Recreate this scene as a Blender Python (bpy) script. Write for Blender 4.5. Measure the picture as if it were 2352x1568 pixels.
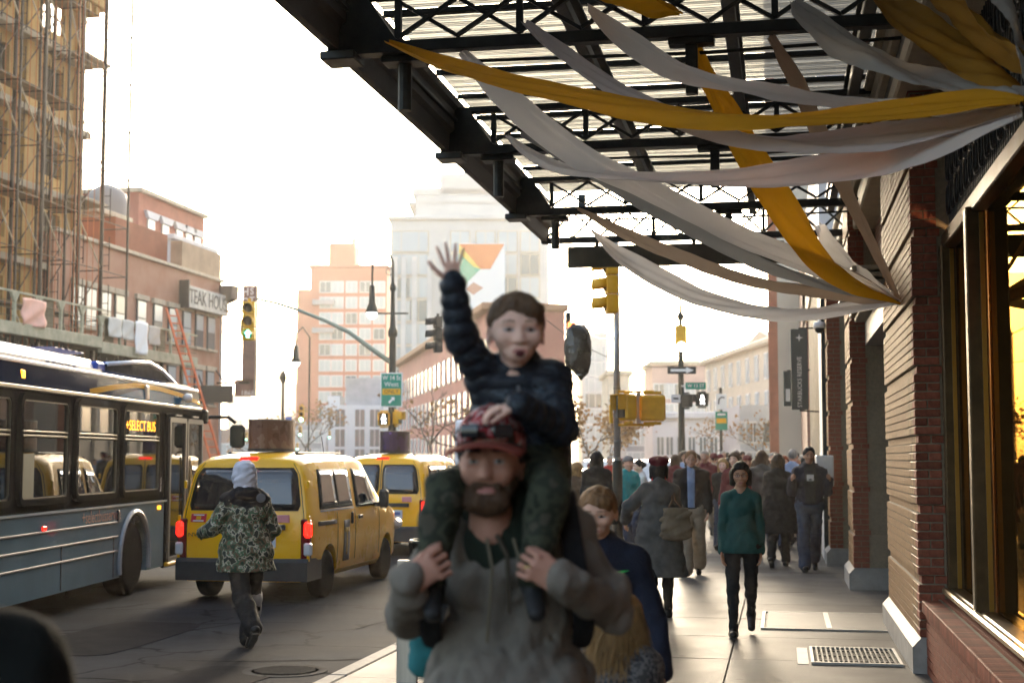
import bpy, bmesh, math, random
import numpy as np
from mathutils import Matrix, Vector, Euler
R = math.radians
random.seed(7); RNG = np.random.default_rng(7)
SC = bpy.context.scene
for o_ in list(bpy.data.objects): bpy.data.objects.remove(o_)
COL = SC.collection
# ------------------------------------------------------------------ camera
CAMZ = 1.65
FPX = 50 / 36 * 2352
PITCH = math.atan(266 / FPX); YAW = math.atan(621 / FPX * math.cos(PITCH))
cd = bpy.data.cameras.new('camera'); cam = bpy.data.objects.new('camera', cd); COL.objects.link(cam)
cam.location = (0, 0, CAMZ); cam.rotation_euler = (math.pi / 2 + PITCH, 0, YAW)
cd.lens = 50; cd.sensor_width = 36; cd.clip_end = 3000; cd.clip_start = 0.05
cd.dof.use_dof = True; cd.dof.focus_distance = 11.0; cd.dof.aperture_fstop = 2.7; cd.dof.aperture_blades = 9
SC.camera = cam
# ------------------------------------------------------------------ sky and sun
SUN_AZ = R(-9)      # measured from +Y (up the avenue), negative is to the left
SUN_EL = R(13)
wd = bpy.data.worlds.new('World'); SC.world = wd; wd.use_nodes = True
nt = wd.node_tree; nt.nodes.clear()
sky = nt.nodes.new('ShaderNodeTexSky'); sky.sky_type = 'NISHITA'; sky.sun_disc = False
sky.sun_elevation = SUN_EL; sky.sun_rotation = SUN_AZ
sky.air_density = 1.0; sky.dust_density = 4.0; sky.ozone_density = 1.0; sky.altitude = 20
hs = nt.nodes.new('ShaderNodeHueSaturation'); hs.inputs['Saturation'].default_value = 0.8
bg = nt.nodes.new('ShaderNodeBackground'); bg.inputs['Strength'].default_value = 0.15
wo = nt.nodes.new('ShaderNodeOutputWorld')
nt.links.new(sky.outputs[0], hs.inputs['Color']); nt.links.new(hs.outputs[0], bg.inputs[0]); nt.links.new(bg.outputs[0], wo.inputs[0])
sl = bpy.data.lights.new('sun', 'SUN'); so = bpy.data.objects.new('sun', sl); COL.objects.link(so)
sl.energy = 0.7; sl.angle = R(12); sl.color = (1.0, 0.86, 0.66)
sd = Vector((math.sin(SUN_AZ) * math.cos(SUN_EL), math.cos(SUN_AZ) * math.cos(SUN_EL), math.sin(SUN_EL)))
so.rotation_euler = sd.to_track_quat('Z', 'Y').to_euler()
so.location = (-8, 80, 40)
SC.view_settings.view_transform = 'Standard'; SC.view_settings.look = 'None'
SC.view_settings.exposure = 2.45; SC.view_settings.gamma = 1.0; SC.view_settings.use_curve_mapping = False
SC.render.engine = 'CYCLES'
cy = SC.cycles
cy.use_denoising = True; cy.max_bounces = 7; cy.diffuse_bounces = 3; cy.glossy_bounces = 4; cy.transmission_bounces = 4
cy.transparent_max_bounces = 8; cy.volume_bounces = 0; cy.caustics_reflective = False; cy.caustics_refractive = False
cy.sample_clamp_indirect = 6.0; cy.use_adaptive_sampling = True; cy.adaptive_threshold = 0.02
# ------------------------------------------------------------------ pixel helpers: a pixel (of a 2352x1568 picture) gives a direction
CC = np.array([0, 0, CAMZ])
FW = np.array([-math.sin(YAW) * math.cos(PITCH), math.cos(YAW) * math.cos(PITCH), math.sin(PITCH)])
RT = np.array([math.cos(YAW), math.sin(YAW), 0.]); UP = np.cross(RT, FW)
def ray(x, y): return FW + RT * (x - 1176) / FPX + UP * (784 - y) / FPX
def gz(x, y, z=0.): r = ray(x, y); return CC + r * (z - CAMZ) / r[2]      # on a level surface
def gx(x, y, X): r = ray(x, y); return CC + r * X / r[0]                  # on a wall along the street
def gy(x, y, Y): r = ray(x, y); return CC + r * Y / r[1]                  # on a wall across the street
def gd(x, y, d): return CC + ray(x, y) * d                               # at a known distance
# ------------------------------------------------------------------ materials
MATS = {}
def mat(name, col=(.5, .5, .5), rough=.6, metal=0., var=.0, vs=4., bump=0., bs=30., spec=.22, coat=0., emit=None, es=0., sheen=0., rand=0., stretch=None, trans=0., alpha=None, col2=None, detail=6):
    """procedural surface: colour + noise wear + fine relief"""
    if name in MATS: return MATS[name]
    m = bpy.data.materials.new(name); m.use_nodes = True; MATS[name] = m
    n = m.node_tree.nodes; l = m.node_tree.links; b = n['Principled BSDF']
    b.inputs['Base Color'].default_value = (*col, 1); b.inputs['Roughness'].default_value = rough
    b.inputs['Metallic'].default_value = metal; b.inputs['Specular IOR Level'].default_value = spec
    b.inputs['Coat Weight'].default_value = coat; b.inputs['Coat Roughness'].default_value = .06
    b.inputs['Sheen Weight'].default_value = sheen; b.inputs['Sheen Roughness'].default_value = .5
    if alpha is not None: b.inputs['Alpha'].default_value = alpha
    if trans: b.inputs['Transmission Weight'].default_value = trans
    if emit: b.inputs['Emission Color'].default_value = (*emit, 1); b.inputs['Emission Strength'].default_value = es
    tc = None
    if var or bump or rand:
        tc = n.new('ShaderNodeTexCoord'); mp = n.new('ShaderNodeMapping'); l.new(tc.outputs['Object'], mp.inputs[0])
        if stretch: mp.inputs['Scale'].default_value = stretch
        out = None
        if var:
            t = n.new('ShaderNodeTexNoise'); t.inputs['Scale'].default_value = vs; t.inputs['Detail'].default_value = detail; t.inputs['Roughness'].default_value = .62
            l.new(mp.outputs[0], t.inputs['Vector'])
            r = n.new('ShaderNodeMapRange'); r.inputs['From Min'].default_value = .3; r.inputs['From Max'].default_value = .7
            l.new(t.outputs[0], r.inputs[0])
            mx = n.new('ShaderNodeMix'); mx.data_type = 'RGBA'
            c2 = col2 if col2 else tuple(min(1, c * (1 + var)) for c in col)
            c1 = col if col2 else tuple(c * (1 - var) for c in col)
            mx.inputs['A'].default_value = (*c1, 1); mx.inputs['B'].default_value = (*c2, 1)
            l.new(r.outputs[0], mx.inputs['Factor']); out = mx.outputs['Result']
            rr = n.new('ShaderNodeMapRange'); rr.inputs['To Min'].default_value = max(0.02, rough - .12); rr.inputs['To Max'].default_value = min(1, rough + .1)
            l.new(t.outputs[0], rr.inputs[0]); l.new(rr.outputs[0], b.inputs['Roughness'])
        if rand:
            oi = n.new('ShaderNodeObjectInfo'); hv = n.new('ShaderNodeHueSaturation'); r2 = n.new('ShaderNodeMapRange')
            r2.inputs['To Min'].default_value = 1 - rand; r2.inputs['To Max'].default_value = 1 + rand
            l.new(oi.outputs['Random'], r2.inputs[0]); l.new(r2.outputs[0], hv.inputs['Value'])
            if out: l.new(out, hv.inputs['Color'])
            else: hv.inputs['Color'].default_value = (*col, 1)
            out = hv.outputs[0]
        if out: l.new(out, b.inputs['Base Color'])
        if bump:
            t2 = n.new('ShaderNodeTexNoise'); t2.inputs['Scale'].default_value = bs; t2.inputs['Detail'].default_value = 5
            l.new(mp.outputs[0], t2.inputs['Vector'])
            bp = n.new('ShaderNodeBump'); bp.inputs['Strength'].default_value = bump; bp.inputs['Distance'].default_value = .02
            l.new(t2.outputs[0], bp.inputs['Height']); l.new(bp.outputs[0], b.inputs['Normal'])
    return m
def ramp_mat(name, stops, scale=12., rough=.8, kind='noise', stretch=None, bump=.15, sheen=.0, detail=2):
    if name in MATS: return MATS[name]
    m = bpy.data.materials.new(name); m.use_nodes = True; MATS[name] = m
    n = m.node_tree.nodes; l = m.node_tree.links; b = n['Principled BSDF']; b.inputs['Roughness'].default_value = rough
    b.inputs['Sheen Weight'].default_value = sheen; b.inputs['Specular IOR Level'].default_value = .2
    tc = n.new('ShaderNodeTexCoord'); mp = n.new('ShaderNodeMapping'); l.new(tc.outputs['Object'], mp.inputs[0])
    if stretch: mp.inputs['Scale'].default_value = stretch
    t = n.new('ShaderNodeTexNoise'); t.inputs['Scale'].default_value = scale; t.inputs['Detail'].default_value = detail
    l.new(mp.outputs[0], t.inputs['Vector'])
    cr = n.new('ShaderNodeValToRGB'); cr.color_ramp.interpolation = 'CONSTANT'
    e = cr.color_ramp.elements
    while len(e) < len(stops): e.new(.5)
    for i, (p, c) in enumerate(stops): e[i].position = p; e[i].color = (*c, 1)
    l.new(t.outputs[0], cr.inputs[0]); l.new(cr.outputs[0], b.inputs['Base Color'])
    t2 = n.new('ShaderNodeTexNoise'); t2.inputs['Scale'].default_value = 90
    bp = n.new('ShaderNodeBump'); bp.inputs['Strength'].default_value = bump; bp.inputs['Distance'].default_value = .01
    l.new(mp.outputs[0], t2.inputs['Vector']); l.new(t2.outputs[0], bp.inputs['Height']); l.new(bp.outputs[0], b.inputs['Normal'])
    return m
def cloth_mat(name, col, tr=.35, rough=.75, var=.06):
    """thin fabric: part of the light goes through"""
    if name in MATS: return MATS[name]
    m = mat(name, col, rough, var=var, vs=3., bump=.25, bs=14)
    n = m.node_tree.nodes; l = m.node_tree.links
    t = n.new('ShaderNodeBsdfTranslucent'); t.inputs[0].default_value = (*col, 1)
    mx = n.new('ShaderNodeMixShader'); mx.inputs[0].default_value = tr
    l.new(n['Principled BSDF'].outputs[0], mx.inputs[1]); l.new(t.outputs[0], mx.inputs[2])
    l.new(mx.outputs[0], n['Material Output'].inputs[0])
    return m
def glass_mat(name, tint=(.9, .95, .95), rough=.02, through=.35, dark=(.02, .025, .028)):
    """window glass: mirror-like at grazing angles, partly see-through"""
    if name in MATS: return MATS[name]
    m = bpy.data.materials.new(name); m.use_nodes = True; MATS[name] = m
    n = m.node_tree.nodes; l = m.node_tree.links
    b = n['Principled BSDF']; b.inputs['Base Color'].default_value = (*dark, 1); b.inputs['Roughness'].default_value = rough
    b.inputs['Specular IOR Level'].default_value = .8; b.inputs['Coat Weight'].default_value = .6; b.inputs['Coat Roughness'].default_value = rough
    tr = n.new('ShaderNodeBsdfTransparent'); tr.inputs[0].default_value = (*tint, 1)
    fr = n.new('ShaderNodeLayerWeight'); fr.inputs[0].default_value = .25
    mr = n.new('ShaderNodeMapRange'); mr.inputs['To Min'].default_value = through; mr.inputs['To Max'].default_value = 0.
    l.new(fr.outputs['Fresnel'], mr.inputs[0])
    mx = n.new('ShaderNodeMixShader'); l.new(mr.outputs[0], mx.inputs[0]); l.new(b.outputs[0], mx.inputs[1]); l.new(tr.outputs[0], mx.inputs[2])
    l.new(mx.outputs[0], n['Material Output'].inputs[0])
    return m
# ------------------------------------------------------------------ object helpers
def tag(o, label=None, cat=None, group=None, kind=None):
    if label: o['label'] = label
    if cat: o['category'] = cat
    if group: o['group'] = group
    if kind: o['kind'] = kind
    return o
def place(o, loc=(0, 0, 0), rz=0.):
    o.location = tuple(float(v) for v in loc); o.rotation_euler = (0, 0, rz); return o
def thing(name, label, cat, loc=(0, 0, 0), rz=0., group=None):
    o = bpy.data.objects.new(name, None); COL.objects.link(o); o.empty_display_size = .2
    place(o, loc, rz); return tag(o, label, cat, group)
def mesh(name, v, f, mats, smooth=False, fm=None):
    me = bpy.data.meshes.new(name)
    me.from_pydata([tuple(map(float, p)) for p in v] if not isinstance(v, np.ndarray) else v.tolist(), [], f if not isinstance(f, np.ndarray) else f.tolist())
    for m in (mats if isinstance(mats, (list, tuple)) else [mats]): me.materials.append(m)
    if smooth: me.polygons.foreach_set('use_smooth', [True] * len(me.polygons))
    if fm is not None: me.polygons.foreach_set('material_index', np.asarray(fm, dtype=np.int32))
    me.update(); return me
def put(name, me, parent=None, loc=None, rot=None, world=False):
    """link mesh data as one object; world=True keeps world coordinates under a placed parent"""
    o = bpy.data.objects.new(name, me); COL.objects.link(o)
    if parent:
        o.parent = parent
        if world: o.matrix_parent_inverse = parent.matrix_basis.inverted() if parent.type == 'EMPTY' else Matrix()
    if loc is not None: o.location = tuple(float(v) for v in loc)
    if rot is not None: o.rotation_euler = tuple(rot)
    return o
def copy_tree(o, parent=None):
    c = o.copy(); COL.objects.link(c)
    if parent: c.parent = parent; c.matrix_parent_inverse = o.matrix_parent_inverse.copy()
    for ch in o.children: copy_tree(ch, c)
    return c
class MB:
    """collects shapes into one mesh"""
    def __init__(s): s.v = []; s.f = []; s.m = []
    def add(s, v, f, mi=0):
        k = len(s.v); s.v += [tuple(map(float, p)) for p in v]; s.f += [tuple(i + k for i in q) for q in f]; s.m += [mi] * len(f); return s
    def box(s, c, d, rz=0., ch=0., mi=0, M=None):
        """box at centre c with full sizes d; ch chamfers the edges"""
        hx, hy, hz = d[0] / 2, d[1] / 2, d[2] / 2
        if ch:
            ch = min(ch, hx * .9, hy * .9, hz * .9)
            v = []; idx = {}
            for sx in (-1, 1):
                for sy in (-1, 1):
                    for sz in (-1, 1):
                        for ax in range(3):
                            p = [sx * (hx - ch), sy * (hy - ch), sz * (hz - ch)]; p[ax] += (sx, sy, sz)[ax] * ch
                            idx[(sx, sy, sz, ax)] = len(v); v.append(p)
            f = []
            for ax in range(3):
                o1, o2 = [a for a in range(3) if a != ax]
                for sg in (-1, 1):
                    q = []
                    for a, b in ((-1, -1), (1, -1), (1, 1), (-1, 1)):
                        t = [0, 0, 0]; t[ax] = sg; t[o1] = a; t[o2] = b; q.append(idx[(*t, ax)])
                    flip = (sg < 0) ^ (ax == 1)
                    f.append(tuple(q[::-1] if flip else q))
                for a in (-1, 1):
                    for b in (-1, 1):
                        t0 = [0, 0, 0]; t0[o1] = a; t0[o2] = b; t1 = list(t0); t0[ax] = -1; t1[ax] = 1
                        f.append((idx[(*t0, o1)], idx[(*t1, o1)], idx[(*t1, o2)], idx[(*t0, o2)]))
            for sx in (-1, 1):
                for sy in (-1, 1):
                    for sz in (-1, 1): f.append(tuple(idx[(sx, sy, sz, a)] for a in range(3)))
        else:
            v = [(x, y, z) for x in (-hx, hx) for y in (-hy, hy) for z in (-hz, hz)]
            f = [(0, 1, 3, 2), (4, 6, 7, 5), (0, 4, 5, 1), (2, 3, 7, 6), (0, 2, 6, 4), (1, 5, 7, 3)]
        c_, s_ = math.cos(rz), math.sin(rz)
        if M is not None: v = [tuple(M @ Vector(p)) for p in v]
        else: v = [(p[0] * c_ - p[1] * s_ + c[0], p[0] * s_ + p[1] * c_ + c[1], p[2] + c[2]) for p in v]
        return s.add(v, f, mi)
    def bar(s, p, q, w, h=None, ch=0., mi=0, up=(0, 0, 1)):
        p = Vector(p); q = Vector(q); h = h or w; d = q - p; L = d.length
        y = d / L; u = Vector(up)
        if abs(y.dot(u)) > .97: u = Vector((1, 0, 0))
        x = y.cross(u).normalized(); z = x.cross(y)
        M = Matrix(((x[0], y[0], z[0], (p[0] + q[0]) / 2), (x[1], y[1], z[1], (p[1] + q[1]) / 2), (x[2], y[2], z[2], (p[2] + q[2]) / 2), (0, 0, 0, 1)))
        return s.box((0, 0, 0), (w, L, h), ch=ch, mi=mi, M=M)
    def tube(s, pts, r, n=8, cap=True, mi=0):
        pts = [Vector(p) for p in pts]; rs = r if isinstance(r, (list, tuple)) else [r] * len(pts)
        rings = []; v = []; f = []; pu = None
        for i, p in enumerate(pts):
            d = (pts[min(i + 1, len(pts) - 1)] - pts[max(i - 1, 0)])
            d = d.normalized() if d.length > 1e-9 else Vector((0, 0, 1))
            if pu is None: u = Vector((0, 0, 1)) if abs(d.z) < .9 else Vector((1, 0, 0))
            else: u = pu
            x = d.cross(u).normalized(); pu = x.cross(d); 
            for k in range(n):
                a = 2 * math.pi * k / n; v.append(p + (x * math.cos(a) + pu * math.sin(a)) * rs[i])
        for i in range(len(pts) - 1):
            for k in range(n): f.append((i * n + k, i * n + (k + 1) % n, (i + 1) * n + (k + 1) % n, (i + 1) * n + k))
        if cap: f.append(tuple(range(n))[::-1]); f.append(tuple((len(pts) - 1) * n + k for k in range(n)))
        f = [t[::-1] for t in f]
        return s.add(v, f, mi)
    def lathe(s, prof, n=16, c=(0, 0, 0), mi=0, axis='z'):
        v = []; f = []
        for r, z in prof:
            for k in range(n):
                a = 2 * math.pi * k / n; p = (r * math.cos(a), r * math.sin(a), z)
                if axis == 'x': p = (p[2], p[0], p[1])
                if axis == 'y': p = (p[1], p[2], p[0])
                v.append((p[0] + c[0], p[1] + c[1], p[2] + c[2]))
        for i in range(len(prof) - 1):
            for k in range(n): f.append((i * n + k, i * n + (k + 1) % n, (i + 1) * n + (k + 1) % n, (i + 1) * n + k))
        f.append(tuple(range(n))[::-1]); f.append(tuple((len(prof) - 1) * n + k for k in range(n)))
        return s.add(v, f, mi)
    def prism(s, poly, a, b, axis='x', mi=0):
        """extrude a closed outline; axis x: outline is (y,z); y: (x,z); z: (x,y)"""
        n = len(poly); v = []
        for t in (a, b):
            for p in poly: v.append({'x': (t, p[0], p[1]), 'y': (p[0], t, p[1]), 'z': (p[0], p[1], t)}[axis])
        f = [tuple(range(n))[::-1], tuple(range(n, 2 * n))] + [(i, (i + 1) % n, n + (i + 1) % n, n + i) for i in range(n)]
        if axis == 'y': f = [q[::-1] for q in f]
        return s.add(v, f, mi)
    def grid(s, P, mi=0):
        P = np.asarray(P); a, b = P.shape[:2]
        return s.add(P.reshape(-1, 3), [(i * b + j, i * b + j + 1, (i + 1) * b + j + 1, (i + 1) * b + j) for i in range(a - 1) for j in range(b - 1)], mi)
    def mesh(s, name, m, smooth=False): return mesh(name, s.v, s.f, m, smooth, s.m if isinstance(m, (list, tuple)) else None)
    def build(s, name, m, parent=None, smooth=False, world=False, loc=None, rot=None):
        return put(name, s.mesh(name, m, smooth), parent, loc, rot, world)
def smooth_by_angle(o, deg=35):
    me = o.data; bm = bmesh.new(); bm.from_mesh(me)
    for f in bm.faces: f.smooth = True
    for e in bm.edges:
        e.smooth = not (len(e.link_faces) == 2 and e.calc_face_angle(0) > R(deg))
    bm.to_mesh(me); bm.free(); return o
def bake(o):
    """freeze an object's modifiers into its mesh"""
    dg = bpy.context.evaluated_depsgraph_get(); me = bpy.data.meshes.new_from_object(o.evaluated_get(dg)); o.modifiers.clear(); o.data = me; return o
def cut(o, cutter):
    md = o.modifiers.new('b', 'BOOLEAN'); md.operation = 'DIFFERENCE'; md.object = cutter; md.solver = 'EXACT'
    bpy.context.view_layer.update(); bake(o); bpy.data.objects.remove(cutter); return o
def text(name, body, size, m, parent=None, loc=(0, 0, 0), rot=(0, 0, 0), world=False, depth=.004, align='CENTER', sx=1., bold=0.):
    cu = bpy.data.curves.new(name, 'FONT'); cu.body = body; cu.size = size; cu.align_x = align; cu.align_y = 'CENTER'; cu.extrude = depth; cu.offset = bold; cu.resolution_u = 3
    cu.space_line = .9
    t = bpy.data.objects.new(name, cu); COL.objects.link(t); bpy.context.view_layer.update()
    me = bpy.data.meshes.new_from_object(t.evaluated_get(bpy.context.evaluated_depsgraph_get()))
    bpy.data.objects.remove(t); me.materials.clear(); me.materials.append(m)
    o = put(name, me, parent, loc, rot, world); o.scale = (sx, 1, 1); return o
# ================================================================== ground
ROADZ = -.14
def asphalt():
    m = mat('asphalt', (.026, .028, .032), .75, var=.45, vs=.9, bump=.35, bs=160, spec=.012, detail=8)
    n = m.node_tree.nodes; l = m.node_tree.links; b = n['Principled BSDF']
    tc = n.new('ShaderNodeTexCoord'); v = n.new('ShaderNodeTexVoronoi'); v.feature = 'DISTANCE_TO_EDGE'; v.inputs['Scale'].default_value = .42
    ns = n.new('ShaderNodeTexNoise'); ns.inputs['Scale'].default_value = 1.6; ns.inputs['Detail'].default_value = 8
    ad = n.new('ShaderNodeVectorMath'); ad.operation = 'MULTIPLY_ADD'; ad.inputs[1].default_value = (1.1, 1.1, 1.1)
    l.new(tc.outputs['Object'], ns.inputs['Vector']); l.new(ns.outputs['Color'], ad.inputs[0]); l.new(tc.outputs['Object'], ad.inputs[2]); l.new(ad.outputs[0], v.inputs['Vector'])
    mr = n.new('ShaderNodeMapRange'); mr.inputs['From Max'].default_value = .02; mr.inputs['To Min'].default_value = .25; mr.inputs['To Max'].default_value = 1
    l.new(v.outputs['Distance'], mr.inputs[0])
    old = b.inputs['Base Color'].links[0].from_socket
    mx = n.new('ShaderNodeMix'); mx.data_type = 'RGBA'; mx.blend_type = 'MULTIPLY'; mx.inputs['Factor'].default_value = 1
    l.new(old, mx.inputs['A']); l.new(mr.outputs[0], mx.inputs['B']); l.new(mx.outputs['Result'], b.inputs['Base Color'])
    # worn lighter patches with their own shape
    n2 = n.new('ShaderNodeTexNoise'); n2.inputs['Scale'].default_value = 22; n2.inputs['Detail'].default_value = 4; l.new(tc.outputs['Object'], n2.inputs['Vector'])
    return m
ASPH = asphalt()
mb = MB(); N = 60
mb.grid([[(x, y, ROADZ) for x in (-900, -60, -30, -3.4, 30, 900)] for y in (-60, 0, 60, 200, 2500)])
mb.f = [q[::-1] for q in mb.f]
tag(mb.build('road', ASPH), kind='structure')
PATCH = mat('asphalt_patch', (.018, .018, .020), .8, var=.35, vs=3, bump=.4, bs=120, spec=.012); TAR = mat('tar_seam', (.010, .010, .011), .9, spec=.01)
for (x_, y_, w_, l_, r_) in ((-6.6, 13.4, 1.1, 2.6, .04), (-4.6, 10.8, .8, 1.9, -.1), (-9.4, 11.5, 1.6, 2.0, .08), (-5.2, 22.5, 1.4, 3.2, .0), (-12.5, 20, 2.2, 4, .05)):
    P_ = [(w_ / 2 * math.copysign(abs(math.cos(a)) ** .35, math.cos(a)) * (1 + RNG.uniform(-.04, .04)), l_ / 2 * math.copysign(abs(math.sin(a)) ** .35, math.sin(a)) * (1 + RNG.uniform(-.03, .03))) for a in np.linspace(0, 2 * math.pi, 29)[:-1]]
    o = MB().prism(P_, 0, .004, 'z').build('road_patch', PATCH, loc=(x_, y_, ROADZ + .001), rot=(0, 0, r_)); tag(o, kind='structure')
for k_, (x_, y_, a_, L_) in enumerate(((-7.5, 9.5, 1.2, 6), (-5.2, 12.0, .3, 4), (-6.5, 11.0, -.2, 5), (-9, 13, .5, 4.5), (-4.4, 14.5, 1.45, 7), (-5.9, 10.2, .8, 3))):
    q_ = np.array([x_, y_]); ds = []; dr0 = a_
    for s_ in range(40): ds.append(q_.copy()); dr0 += RNG.normal(0, .16); dr0 += (a_ - dr0) * .15; q_ = q_ + np.array([math.cos(dr0), math.sin(dr0)]) * L_ / 40
    ds = np.array(ds); T_ = np.gradient(ds, axis=0); Nn_ = np.stack([-T_[:, 1], T_[:, 0]], 1) / np.linalg.norm(T_, axis=1)[:, None]; hw_ = .012 + .014 * np.abs(np.sin(np.arange(40) * .7 + k_)) * np.sin(np.linspace(0, math.pi, 40))
    tag(MB().grid([[(*(p_ - n_ * h_), ROADZ + .003), (*(p_ + n_ * h_), ROADZ + .003)] for p_, n_, h_ in zip(ds, Nn_, hw_)]).build('tar_seam', TAR), kind='structure')
CONC = mat('sidewalk_concrete', (.115, .109, .101), .5, var=.34, vs=1.3, bump=.12, bs=70, spec=.015, rand=.17)
def spots(m, sc_, r_, dark):
    n = m.node_tree.nodes; l = m.node_tree.links; b = n['Principled BSDF']; tc = n.new('ShaderNodeTexCoord'); oi = n.new('ShaderNodeObjectInfo'); va = n.new('ShaderNodeVectorMath'); va.operation = 'ADD'; l.new(tc.outputs['Object'], va.inputs[0]); l.new(oi.outputs['Location'], va.inputs[1])
    v = n.new('ShaderNodeTexVoronoi'); v.inputs['Scale'].default_value = sc_; l.new(va.outputs[0], v.inputs['Vector']); mr = n.new('ShaderNodeMapRange'); mr.inputs['From Min'].default_value = r_ * .7; mr.inputs['From Max'].default_value = r_; mr.inputs['To Min'].default_value = dark
    l.new(v.outputs['Distance'], mr.inputs[0]); old = b.inputs['Base Color'].links[0].from_socket; mx = n.new('ShaderNodeMix'); mx.data_type = 'RGBA'; mx.blend_type = 'MULTIPLY'; mx.inputs['Factor'].default_value = 1
    ns = n.new('ShaderNodeTexNoise'); ns.inputs['Scale'].default_value = .9; ns.inputs['Detail'].default_value = 8; l.new(va.outputs[0], ns.inputs['Vector']); m2 = n.new('ShaderNodeMapRange'); m2.inputs['From Min'].default_value = .35; m2.inputs['From Max'].default_value = .65; m2.inputs['To Min'].default_value = .62; m2.inputs['To Max'].default_value = 1.15; l.new(ns.outputs[0], m2.inputs[0])
    mm = n.new('ShaderNodeMath'); mm.operation = 'MULTIPLY'; l.new(mr.outputs[0], mm.inputs[0]); l.new(m2.outputs[0], mm.inputs[1]); l.new(old, mx.inputs['A']); l.new(mm.outputs[0], mx.inputs['B']); l.new(mx.outputs['Result'], b.inputs['Base Color'])
spots(CONC, 2.6, .09, .45)
CONB = mat('concrete_joint', (.06, .057, .053), .8, var=.2, vs=3)
KERB = mat('kerb_granite', (.17, .165, .155), .6, spec=.02, var=.2, vs=9, bump=.1, bs=60, rand=.08)
side = MB().box((-1.0, 22.5, -.09), (4.58, 61, .15)).build('sidewalk', CONB); tag(side, kind='structure')
xs = [-3.28, -1.95, -.45, 1.3]
y = -7.5
slabm = {}
while y < 38:
    dy = 1.5
    for i in range(3):
        x0, x1 = xs[i], xs[i + 1]; key = i
        if key not in slabm: slabm[key] = MB().box((0, 0, -.025), (x1 - x0 - .009, dy - .009, .05), ch=.004).mesh('slab', CONC)
        o = put('slab', slabm[key], side, ((x0 + x1) / 2, y + dy / 2, RNG.uniform(-.002, .002)))
    y += dy
for i in range(26):
    if i == 0: km = MB().box((0, 0, -.1), (.15, 1.79, .2), ch=.015).mesh('kerb_stone', KERB)
    put('kerb_stone', km, side, (-3.365, -6.5 + i * 1.8, RNG.uniform(-.003, .001)))
tag(MB().box((-1.0, 64, -.08), (4.9, 20, .14), ch=.02).build('far_sidewalk', CONC), kind='structure')
tag(MB().box((-31, 70, -.08), (9, 110, .14), ch=.02).build('opposite_sidewalk', CONC), kind='structure')
# painted lines on the road
PAINT = mat('road_paint', (.62, .62, .6), .8, var=.35, vs=8)
LN = MB(); 
for yy in (44, 45.4, 46.8, 48.2, 49.6):
    LN.box((-8, yy, ROADZ + .004), (9, .55, .002))
tag(LN.build('crosswalk_marking', PAINT), kind='structure')
IRON = mat('cast_iron', (.02, .02, .021), .8, spec=.02, metal=.0, var=.3, vs=20, bump=.3, bs=80)
mh = thing('manhole_cover', 'round iron manhole cover set in the asphalt', 'manhole', gz(655, 1540, ROADZ))
MB().lathe([(.36, .002), (.36, .006), (.30, .006)], 28).build('frame', ASPH, mh)
p = MB().lathe([(.285, .002), (.285, .006)], 28)
for i in range(-5, 6): p.box((0, i * .045, .009), (2 * math.sqrt(max(0.01, .26 ** 2 - (i * .045) ** 2)), .02, .006))
p.build('cover_plate', IRON, mh)
# cellar hatch and grate in the sidewalk
STEELP = mat('steel_plate', (.08, .077, .072), .55, spec=.05, metal=.08, var=.3, vs=6, bump=.25, bs=120)
STEELB = mat('bright_steel', (.3, .29, .27), .55, metal=.3, var=.1, vs=10)
ht = thing('cellar_hatch', 'flat steel cellar hatch with two leaves in the sidewalk slabs', 'hatch', (.42, 14.85, 0))
for sx in (-1, 1):
    MB().box((sx * .305, 0, .010), (.585, 1.42, .012), ch=.003).build('hatch_leaf', STEELP, ht)
MB().box((0, -.745, .009), (1.3, .03, .016)).box((0, .745, .009), (1.3, .03, .016)).box((-.635, 0, .009), (.03, 1.46, .016)).box((.635, 0, .009), (.03, 1.46, .016)).build('frame', STEELB, ht)
MB().box((0.0, 0, .0185), (.05, 1.40, .004)).build('centre_strip', STEELB, ht)
gt = thing('sidewalk_grate', 'steel bar grate in a frame beside the brick pier plinth', 'grate', (.56, 12.28, 0))
MB().box((0, 0, .003), (.66, .92, .004)).build('pit', mat('pit_black', (.01, .01, .01), .9), gt)
for i in range(16): MB().box((-.30 + i * .04, 0, .014), (.016, .9, .016)).build('bar', STEELP, gt)
for i in range(3): MB().box((0, -.3 + i * .3, .010), (.62, .02, .008)).build('cross_bar', STEELP, gt)
MB().box((-.345, 0, .012), (.025, .98, .02)).box((.345, 0, .012), (.025, .98, .02)).box((0, .475, .012), (.665, .03, .02)).box((0, -.475, .012), (.665, .03, .02)).build('frame', STEELB, gt)
MB().box((-.42, 0, .004), (.09, 1.0, .004), ch=.001).build('repair_patch', mat('pale_concrete', (.34, .33, .31), .6, var=.15, vs=6), gt)

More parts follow.
